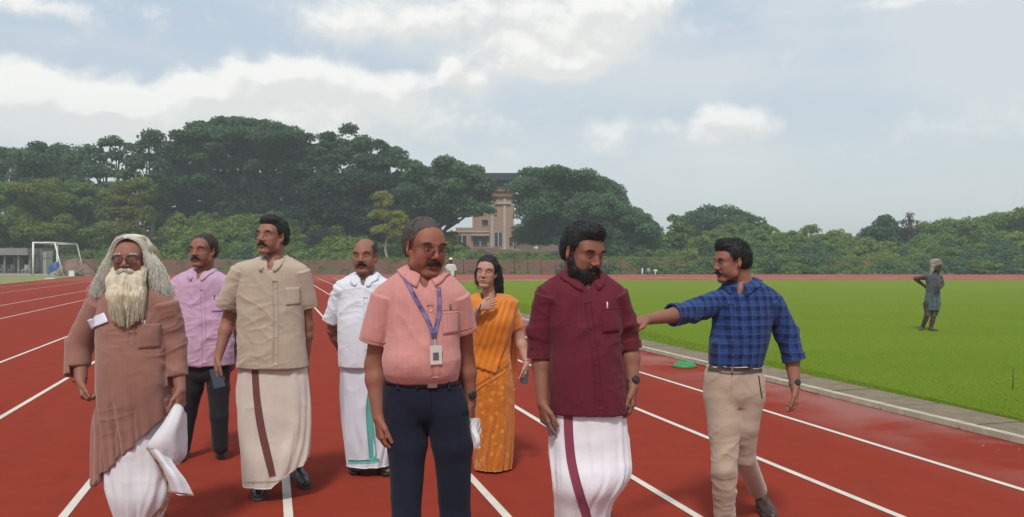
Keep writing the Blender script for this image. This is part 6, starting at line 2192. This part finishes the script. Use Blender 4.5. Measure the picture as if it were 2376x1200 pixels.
P.strip('mundu', 'border', [(592, 858), (596, 920), (605, 985), (618, 1045), (633, 1106)], [8, 8, 9, 9, 8], MB, .0025, 50, th=.001, m=5)
P.strip('mundu', 'hem_line', [(568, 1119), (600, 1119), (640, 1117), (664, 1108), (690, 1085)], 1.5, PK, .003, 30)
shoe(P, G(603, 1132), G(599, 1166), BLK, SOLE, wid=.05); shoe(P, G(686, 1104), G(714, 1138), BLK, SOLE, wid=.05)
a1 = G(603, 1132) + [0, .0, .09]; a2 = G(686, 1104) + [0, 0, .09]
legs_in(P, J(600, 880, .02), J(600, 1000, -.04), a1 + [0, -.03, 0]); legs_in(P, J(680, 880, .02), J(690, 990, .05), a2 + [.01, -.03, 0])
P.finish()
ph = slab(P, 'phone', kn + np.array([.020, -.032, -.040]), (.30, -.15, -1), (.15, -1, .1), (.070, .010, .125), PHONE)
tag(ph, 'blue-grey phone held low in the right hand of the man in beige', 'phone')

# ---------------------------------------------------------------- bald man in white
P = Person('balding moustached man in a white shirt and teal-bordered white mundu', 845, 321, (0.275, 0.117, 0.078), 'skin_white_shirt_man', vox=.0036)
J = P.J
neck = J(847, 656, .01)
P.head(847, 595, 0, -6, -1, -2, 1.10, neck=neck, hp=dict(w=.91, nose=1.0, full=.003, stubble=.35, cheek=1.1, lid=.006, mouth=1),
       hair=dict(kind='short', t=.006, line=.05, temple=.02, bald=1.25, n=700, len=.010, rough=.005, seed=19), hairmat=H_DARK, stache=dict(w=.031, r=.0075, mat=H_BLACK), neck_r=.062)
torso_in(P, neck, J(846, 750, .02), J(846, 860, .02))
P.arm(J(788, 676), J(772, 765, .07), J(800, 828, .20), (.8, .1, -.3), (0, 1, 0), (0, 0, 1), r=(.046, .041, .036, .026))
P.arm(J(905, 676), J(924, 765, .07), J(895, 828, .20), (-.8, .1, -.3), (0, 1, 0), (0, 0, 1), r=(.046, .041, .036, .026))
C = cloth_mat('white_shirt', (.66, .68, .74), 'slub', (.74, .76, .82))
g = SDF()
S = P.sec([(640, 820, 876, .074, .01), (654, 803, 894, .094), (674, 792, 904, .114), (720, 785, 908, .134, -.005), (770, 787, 906, .144, -.015), (815, 787, 906, .148, -.015), (850, 786, 907, .146, -.01)])
g.loft(S, .05)
g.cap(J(829, 646, .025), J(796, 668, .01), .038, .052, .035); g.cap(J(866, 646, .025), J(898, 668, .01), .038, .052, .035)
g.cone(J(796, 668), J(769, 748, .05), .066, .066, .006); g.cone(J(898, 668), J(923, 748, .05), .066, .064, .006)
g.cone(J(772, 740, .05), J(766, 760, .055), .058, .062, .005, 's')
g.loft(P.sec([(834, 790, 903, .135, -.01), (868, 786, 907, .135, -.01)]), .01, 's', grow=-.004)
neckline(P, g, S, J(847, 648, .01), (847, 668))
P.cloth('shirt', g, .006, C, wr=.017, fr=5, seed=63, drag=(.8, .8, 1.8))
P.collar('shirt', J(847, 644, .012), .065, .064, -4, C, h=.034, leaf=.044, point=.034, gap=.24, front_drop=.034)
PK = C
P.strip('shirt', 'placket', [(848, 690), (850, 760), (850, 846)], 5, PK, .003, 26)
for q_ in range(4): P.button('shirt', 849, 704 + q_ * 36, BTN)
P.patch('shirt', 'pocket', [(866, 704), (892, 703), (892, 736), (867, 738)], C, .0045)
MU = cloth_mat('bluish_white_mundu', (.62, .63, .70), rough=.8)
P.skirt('mundu', [(838, 792, 900, .118), (900, 789, 912, .128), (960, 792, 914, .132), (1020, 799, 912, .138), (1077, 805, 906, .138)], MU, nfold=9, amp=.010, seed=34, nr=70, na=120)
MB = cloth_mat('teal_border', (.10, .38, .34))
P.strip('mundu', 'border', [(870, 858), (862, 900), (857, 950), (861, 1010), (866, 1068)], [6, 7, 8, 9, 9], MB, .0025, 40, th=.001)
P.strip('mundu', 'hem_border', [(809, 1071), (830, 1072), (852, 1071), (880, 1068)], 4, MB, .003, 24, th=.001)
for h_, t_ in ((G(822, 1078), G(824, 1103)), (G(884, 1078), G(898, 1106))):
    sandal(P, h_ + [0, 0, .022], t_ + [0, 0, .022], BLK, BLK)
    legs_in(P, h_ + [0, .05, .75], h_ + [0, -.02, .42], h_ + [0, -.04, .09], heel=h_ + [0, 0, .022], toe=t_ + [0, 0, .022])
P.finish()

# ---------------------------------------------------------------- woman in the orange sari
P = Person('woman in an orange sari raising one hand to her chest', 1140, 315, (0.440, 0.235, 0.170), 'skin_woman', vox=.0036)
J = P.J
neck = J(1134, 686, .01)
P.head(1130, 631, 0, -12, 0, 5, 1.0, neck=neck, hp=dict(w=.90, nose=.85, stubble=0, jaw=.78, full=.0, lid=.003, mouth=1),
       hair=dict(kind='short', t=.012, line=.010, temple=.004, n=1000, len=.02, rough=.004, lift=.15, seed=21, flow=(0, .6, -.8)), hairmat=H_BLACK, neck_r=.047, brow=.8)
g = SDF()
g.chain([(.03, .07, .03), (.045, .085, -.05), (.075, .06, -.12), (.085, .045, -.185)], [.052, .048, .034, .014], .03)
g.chain([(.055, .02, .05), (.076, .03, -.03), (.082, .04, -.10)], [.030, .026, .02], .02)
g.chain([(-.055, .01, .05), (-.072, .02, -.02), (-.068, .04, -.09)], [.028, .022, .016], .02)
hv, hf = g.mesh(.004); N = vnormals(hv, hf)
hv = hv + N * ((ridge(hv * np.array([60, 60, 8.]), 2) - .5) * .006)[:, None]
rg = np.random.default_rng(2); sel = rg.integers(0, len(hv), 900)
r0 = hv[sel]; nn = N[sel]
sv, sf = strands(r0, lambda t: r0 + np.array([.2, 0, -1]) * .05 * t + nn * .006 * t + np.array([.004, .004, 0]) * math.sin(t * 5), 5, .0014, .0005)
V2, F2 = join([(hv, hf), (sv, sf)])
obj('tied_hair', P.to_w(V2), F2, H_BLACK, P.root)
obj('bindi', P.to_w(np.array([(0.0030 * math.cos(a), -.0985, .0300 + .003 * math.sin(a)) for a in np.linspace(0, 6.283, 9)[:-1]])), np.array([list(range(8))]), plain('bindi_red', (.25, .01, .02), .5), P.root)
torso_in(P, neck, J(1138, 780, .02), J(1138, 880, .02), (.045, .085, .09))
P.arm(J(1092, 706), J(1092, 772, -.02), J(1112, 716, -.19), (1, -.1, .38), (.15, 1, -.1), (0, 0, 1), curl=.35, size=.88, r=(.040, .036, .031, .021), start=.3)
kn, tips = P.arm(J(1182, 706), J(1206, 785, .04), J(1221, 843, -.04), (-.02, -.12, -1), (-.9, .3, 0), (-.3, -.95, 0), curl=.6, size=.88, r=(.040, .035, .031, .021), start=.3)
OR = cloth_mat('orange_silk', (.520, .150, .009), 'brocade', (.66, .30, .045), rough=.5, sheen=.4)
ORP = cloth_mat('orange_plain', (.60, .175, .008), rough=.55, sheen=.4)
g = SDF()
g.loft(P.sec([(686, 1108, 1160, .060, .01), (698, 1092, 1184, .082), (716, 1086, 1190, .100, -.01), (745, 1086, 1192, .118, -.025), (775, 1089, 1187, .108, -.015), (810, 1090, 1183, .100), (850, 1087, 1185, .112), (890, 1085, 1189, .128)]), .04)
g.cap(J(1118, 690, .02), J(1096, 700), .030, .048, .04); g.cap(J(1150, 690, .02), J(1180, 700), .030, .048, .04)
g.cone(J(1096, 700), J(1088, 752, -.005), .054, .048, .03); g.cone(J(1180, 700), J(1200, 762, .03), .054, .047, .03)
g.cap(neck + [0, -.03, -.035], neck + [0, -.04, .12], .055, .075, .012, 's')
P.cloth('blouse', g, .0052, ORP, wr=.013, fr=6, seed=73, drag=(1.2, 1.2, 1.2))
P.skirt('sari_skirt', [(838, 1090, 1184, .104), (880, 1084, 1190, .128), (930, 1087, 1192, .136), (1000, 1096, 1192, .142), (1050, 1100, 1190, .146), (1084, 1101, 1187, .148)], OR, nfold=12, amp=.015, seed=44, nr=80, na=150)
# the pallu: pleated cloth over the shoulder and across the front
def pleat(on, name, quad, mat, k, amp, eps=.008, nu=26, nv=30):
    tl, tr, br, bl = [np.array(q, float) for q in quad]
    Gp, Nn = [], []
    for i in range(nv):
        for j in range(nu):
            u, v = j / (nu - 1), i / (nv - 1)
            bow = math.sin(math.pi * v) * .10
            p = (tl * (1 - u) + tr * u) * (1 - v) + (bl * (1 - u) + br * u) * v
            p = p + np.array([0, bow * 60])
            h_, n_ = P.hit(on, p[0], p[1], eps)
            Gp.append(h_ + n_ * amp * (1 + math.sin(u * k * 6.283 + .8 * math.sin(v * 4)))); Nn.append(n_)
    return P._sheet(name, np.array(Gp), np.array(Nn), nv, nu, mat, .002)
pleat('blouse', 'pallu', [(1146, 690), (1201, 698), (1150, 868), (1086, 846)], ORP, 4.5, .0035)
P.sheet('pallu_fall', [[(1186, 690, -.03), (1196, 694, .02), (1202, 700, .08)], [(1188, 760, .06), (1198, 765, .10), (1204, 765, .14)], [(1184, 840, .10), (1194, 850, .14), (1198, 850, .18)], [(1184, 900, .12), (1192, 905, .16), (1196, 900, .20)]], ORP, 20, 30, .008, 3, 7)
P.strip('sari_skirt', 'pallu_edge', [(1100, 905), (1120, 890), (1145, 875), (1182, 850)], 5, OR, .007, 24)
for h_, t_ in ((G(1124, 1073), G(1118, 1092)), (G(1160, 1078), G(1152, 1097))):
    sandal(P, h_ + [0, 0, .022], t_ + [0, 0, .022], BRN, BRN)
    legs_in(P, h_ + [0, .05, .7], h_ + [0, -.02, .4], h_ + [0, -.04, .09], r=(.06, .045, .03), heel=h_ + [0, 0, .022], toe=t_ + [0, 0, .022])
tv, tf = tube([P.J(1113, 714, -.19) + .027 * np.array([.3 * math.cos(a), math.sin(a), math.cos(a)]) for a in np.linspace(0, 6.283, 21)], .004, 5, False)
obj('bangle', tv, tf, BRN, P.root)
tv, tf = tube([P.J(1220, 835, -.03) + .026 * np.array([math.cos(a), math.sin(a), .2 * math.cos(a)]) for a in np.linspace(0, 6.283, 21)], .0025, 5, False)
obj('bangle', tv, tf, GOLD, P.root)
P.finish()
ph = slab(P, 'phone', kn + np.array([-.012, -.02, -.02]), (-.1, -.1, -1), (-.5, -1, .1), (.055, .009, .105), PHONE)
tag(ph, 'dark phone in the lowered left hand of the woman in orange', 'phone')

# ---------------------------------------------------------------- man in the blue checked shirt
P = Person('man in a blue checked shirt and khaki trousers stretching out one arm', 1700, 410, (0.260, 0.113, 0.074), 'skin_check_man', vox=.0032)
J = P.J
neck = J(1722, 672, .01)
P.head(1697, 607, -.02, -76, 6, 0, .96, neck=neck + [0, .0, .0], hp=dict(w=.95, nose=1.0, stubble=.4),
       hair=dict(kind='short', t=.008, line=.004, temple=.008, top=.007, quiff=.008, n=3000, len=.013, rough=.005, lift=.5, seed=25, flow=(0, .3, .3)), hairmat=H_BLACK, stache=dict(w=.030, r=.0060, mat=H_BLACK), neck_r=.056, brow=1.2)
torso_in(P, neck, J(1720, 755, .02), J(1708, 845, .02), (.055, .092, .085))
P.arm(J(1656, 703), J(1597, 726, -.14), J(1500, 742, -.34), (-.85, -.4, -.10), (0, .5, -1), (0, -1, -.3), curl=.5, r=(.047, .042, .038, .027), start=.3)
P.arm(J(1798, 705), J(1834, 805, .04), J(1845, 898, -.05), (.0, -.15, -1), (-.9, .3, 0), (-.3, -.95, 0), curl=.5, r=(.047, .042, .037, .027))
C = cloth_mat('blue_check_shirt', (.022, .060, .205), 'check', (.007, .013, .062), freq=118, rough=.9, sheen=.08)
g = SDF()
S = P.sec([(654, 1694, 1756, .074, .01), (672, 1674, 1780, .092), (698, 1660, 1790, .110), (745, 1652, 1790, .122), (790, 1648, 1784, .124), (825, 1645, 1774, .122), (853, 1645, 1766, .118)])
g.loft(S, .05)
g.cap(J(1702, 662, .025), J(1668, 697, .01), .038, .050, .035); g.cap(J(1744, 660, .025), J(1788, 697, .01), .038, .052, .035)
g.cone(J(1668, 697), J(1603, 725, -.12), .063, .062, .006); g.cone(J(1606, 724, -.12), J(1563, 731, -.20), .062, .056, .03)
g.cone(J(1788, 697), J(1826, 775, .03), .066, .066, .006); g.cone(J(1824, 768, .03), J(1842, 836, .0), .066, .058, .03)
g.cone(J(1572, 729, -.19), J(1550, 733, -.23), .047, .05, .005, 's'); g.cone(J(1839, 824, .01), J(1845, 852, -.01), .048, .052, .005, 's')
neckline(P, g, S, J(1721, 662, .01), (1703, 688), .046)
P.cloth('shirt', g, .0055, C, wr=.020, fr=4.8, seed=83, drag=(1.0, 1.0, 1.6))
P.collar('shirt', J(1722, 657, .012), .062, .062, -28, C, h=.036, leaf=.044, point=.034, gap=.24, front_drop=.036)
P.strip('shirt', 'placket', [(1696, 706), (1698, 770), (1702, 848)], 6.5, C, .003, 30)
for q_ in range(4): P.button('shirt', 1697 + q_, 722 + q_ * 34, plain('blue_button', (.05, .07, .16), .4), .005)
ring(P, 'rolled_cuff', J(1566, 730, -.195), J(1563, 731, -.20) - J(1606, 724, -.12), .059, .058, .020, C, .006, 40)
ring(P, 'rolled_cuff', J(1841, 830, .0), J(1842, 836, .0) - J(1824, 768, .03), .060, .058, .020, C, .006, 40)
T = cloth_mat('khaki_trousers', (.430, .335, .250), rough=.85)
g = SDF()
g.loft(P.sec([(848, 1642, 1768, .116), (880, 1636, 1772, .122), (915, 1634, 1770, .126, .01), (940, 1648, 1758, .10, .01)]), .05)
g.chain([J(1674, 925), J(1680, 985, -.02), J(1680, 1085, -.06), J(1681, 1192, .02)], [.098, .088, .064, .058], .016)
g.chain([J(1732, 925, .01), J(1724, 985, .02), J(1726, 1060, .08), J(1758, 1136, .36)], [.098, .086, .062, .054], .016)
P.cloth('trousers', g, .0062, T, wr=.014, fr=5.5, seed=88, drag=(1, 1, 1.5))
bl = P.strip('trousers', 'belt', [(1645, 853), (1680, 859), (1720, 861), (1767, 856)], 6.5, BRN, .005, 30, th=.003)
h_, n_ = P.hit('trousers', 1699, 858, .010)
slab(P, 'buckle', h_, (0, 0, 1), n_, (.012, .004, .036), STEEL, bl)
P.strip('trousers', 'pocket_seam', [(1760, 872), (1764, 900), (1768, 925)], 1.2, BRN, .002, 12)
P.strip('trousers', 'fly', [(1699, 870), (1697, 905), (1692, 935)], 1.2, T, .003, 12)
a_ = J(1680, 1215, .02) * [1, 1, 0]
shoe(P, a_ + [0, .06, 0], a_ + [-.03, -.20, 0], BRN, SOLE)
hh = J(1760, 1136, .42) * [1, 1, 0]
shoe(P, hh + [.01, 0, .02], hh + [.015, -.26, 0], BRN, SOLE)
legs_in(P, J(1674, 965), J(1676, 1085, -.05), J(1680, 1210, .02)); legs_in(P, J(1722, 965), J(1722, 1065, .08), J(1752, 1130, .36))
watch(P, J(1843, 890, -.04), J(1845, 898, -.05) - J(1834, 805, .04), .0285, (.3, -.9, 0), plain('grey_strap', (.10, .11, .12), .5), STEEL)
P.finish()

# ---------------------------------------------------------------- groundsman on the grass
P = Person('barefoot groundsman on the grass, hand on hip, pale cloth round his head', 2160, 109, (0.083, 0.044, 0.031), 'skin_groundsman', vox=.0065)
J = P.J
neck = J(2163, 637, .0)
P.head(2172, 618, -.03, 35, 12, 0, 1.08, neck=neck, hp=dict(w=1.0), hair=dict(kind='none'), hairmat=H_BLACK, neck_r=.05)
g = SDF(); g.ell((0, .02, .055), (.092, .112, .080), .01); g.ell((0, -.14, -.02), (.075, .09, .09), .02, 's'); g.cap((-.075, .02, .0), (-.10, .02, -.16), .035, .025, .03); g.cap((.075, .02, .0), (.10, -.04, -.16), .035, .03, .03)
g.ell((-.03, -.02, .12), (.05, .06, .03), .03)
V, Fa = g.mesh(.007); V = V + vnormals(V, Fa) * ((ridge(V * 22, 3) - .5) * .014)[:, None]
obj('head_cloth', P.to_w(V), Fa, cloth_mat('pale_head_cloth', (.29, .22, .20)), P.root)
torso_in(P, neck, J(2164, 660, .02), J(2162, 690, .02))
P.arm(J(2145, 643), J(2124, 647, .12), J(2144, 663, .10), (.7, .2, -.6), (.6, .3, .4), (0, 0, 1), r=(.045, .038, .034, .026), start=0)
P.arm(J(2182, 643), J(2187, 660, .05), J(2182, 668, -.18), (-.6, -.3, .1), (0, 1, 0), (0, 0, 1), r=(.045, .038, .034, .026), start=0)
g = SDF()
g.loft(P.sec([(636, 2156, 2172, .06), (640, 2150, 2178, .085), (650, 2149, 2180, .10), (665, 2150, 2179, .10), (684, 2149, 2180, .11)]), .04)
g.cone(J(2153, 642), J(2138, 645, .06), .058, .050, .03); g.cone(J(2175, 642), J(2182, 655, .03), .055, .050, .03)
P.cloth('shirt', g, .008, cloth_mat('grey_work_shirt', (.065, .070, .085), 'slub', (.10, .10, .12)), wr=.02, fr=5, seed=93)
P.skirt('lungi', [(678, 2149, 2180, .11), (690, 2147, 2181, .125), (705, 2147, 2180, .13), (719, 2146, 2178, .13)], cloth_mat('green_grey_lungi', (.075, .110, .105), 'check', (.05, .07, .075), freq=60), nfold=7, amp=.016, seed=3, nr=40, na=80)
g = SDF(); g.chain([J(2152, 705), J(2154, 725)], [.09, .075], .03); g.chain([J(2172, 705), J(2168, 727)], [.095, .075], .03)
P.cloth('shorts', g, .009, cloth_mat('dark_shorts', (.035, .042, .035)), wr=.015, seed=95)
legs_in(P, J(2153, 700), J(2151, 732, -.03), J(2139, 763, .10), r=(.075, .050, .036), heel=G(2138, 768.5), toe=G(2138, 768.5) + [-.12, -.20, 0], vox=.008)
legs_in(P, J(2170, 700), J(2166, 734, -.03), J(2159, 764, .0), r=(.075, .050, .036), heel=G(2159, 770), toe=G(2159, 770) + [.10, -.20, 0], vox=.008)
P.finish()

# ---------------------------------------------------------------- distant man in a white cap
P = Person('small distant figure in a white cap and shirt beyond the lanyard wearer', 1046, 50, (0.118, 0.060, 0.039), 'skin_distant_man', vox=.010)
J = P.J
neck = J(1046, 612)
P.head(1046, 605, 0, 10, 0, 0, 1.0, neck=neck, hp=dict(w=1.0), hair=dict(kind='short', t=.01, n=60), hairmat=H_BLACK)
g = SDF(); g.ell((0, .015, .075), (.092, .112, .062), .01); g.ell((0, -.115, .055), (.06, .06, .012), .02)
V, Fa = g.mesh(.009); obj('cap', P.to_w(V), Fa, plain('cap_white', (.66, .66, .60), .8), P.root)
P.arm(J(1037, 617), J(1035, 632), J(1038, 645, -.1), (0, 0, -1), (1, 0, 0), (0, -1, 0), start=0)
P.arm(J(1055, 617), J(1057, 632), J(1055, 645, -.1), (0, 0, -1), (-1, 0, 0), (0, -1, 0), start=0)
g = SDF()
g.loft(P.sec([(613, 1040, 1052, .07), (616, 1036, 1056, .11), (630, 1037, 1055, .12), (646, 1037, 1055, .13)]), .04)
g.cone(J(1038, 617), J(1035, 628), .07, .065, .03); g.cone(J(1054, 617), J(1057, 628), .07, .065, .03)
P.cloth('shirt', g, .012, cloth_mat('distant_white_shirt', (.58, .58, .54)), wr=.02, seed=97)
g = SDF(); g.chain([J(1041, 644), J(1041, 675)], [.1, .06], .03); g.chain([J(1051, 644), J(1051, 675)], [.1, .06], .03)
P.cloth('trousers', g, .014, cloth_mat('distant_trousers', (.05, .05, .06)), wr=.01, seed=98)
for x_ in (1041, 1051):
    a_ = J(x_, 676) * [1, 1, 0]; legs_in(P, a_ + [0, 0, .8], a_ + [0, 0, .45], a_ + [0, 0, .09], heel=a_ + [0, .06, 0], toe=a_ + [0, -.18, 0], vox=.012)
P.finish()
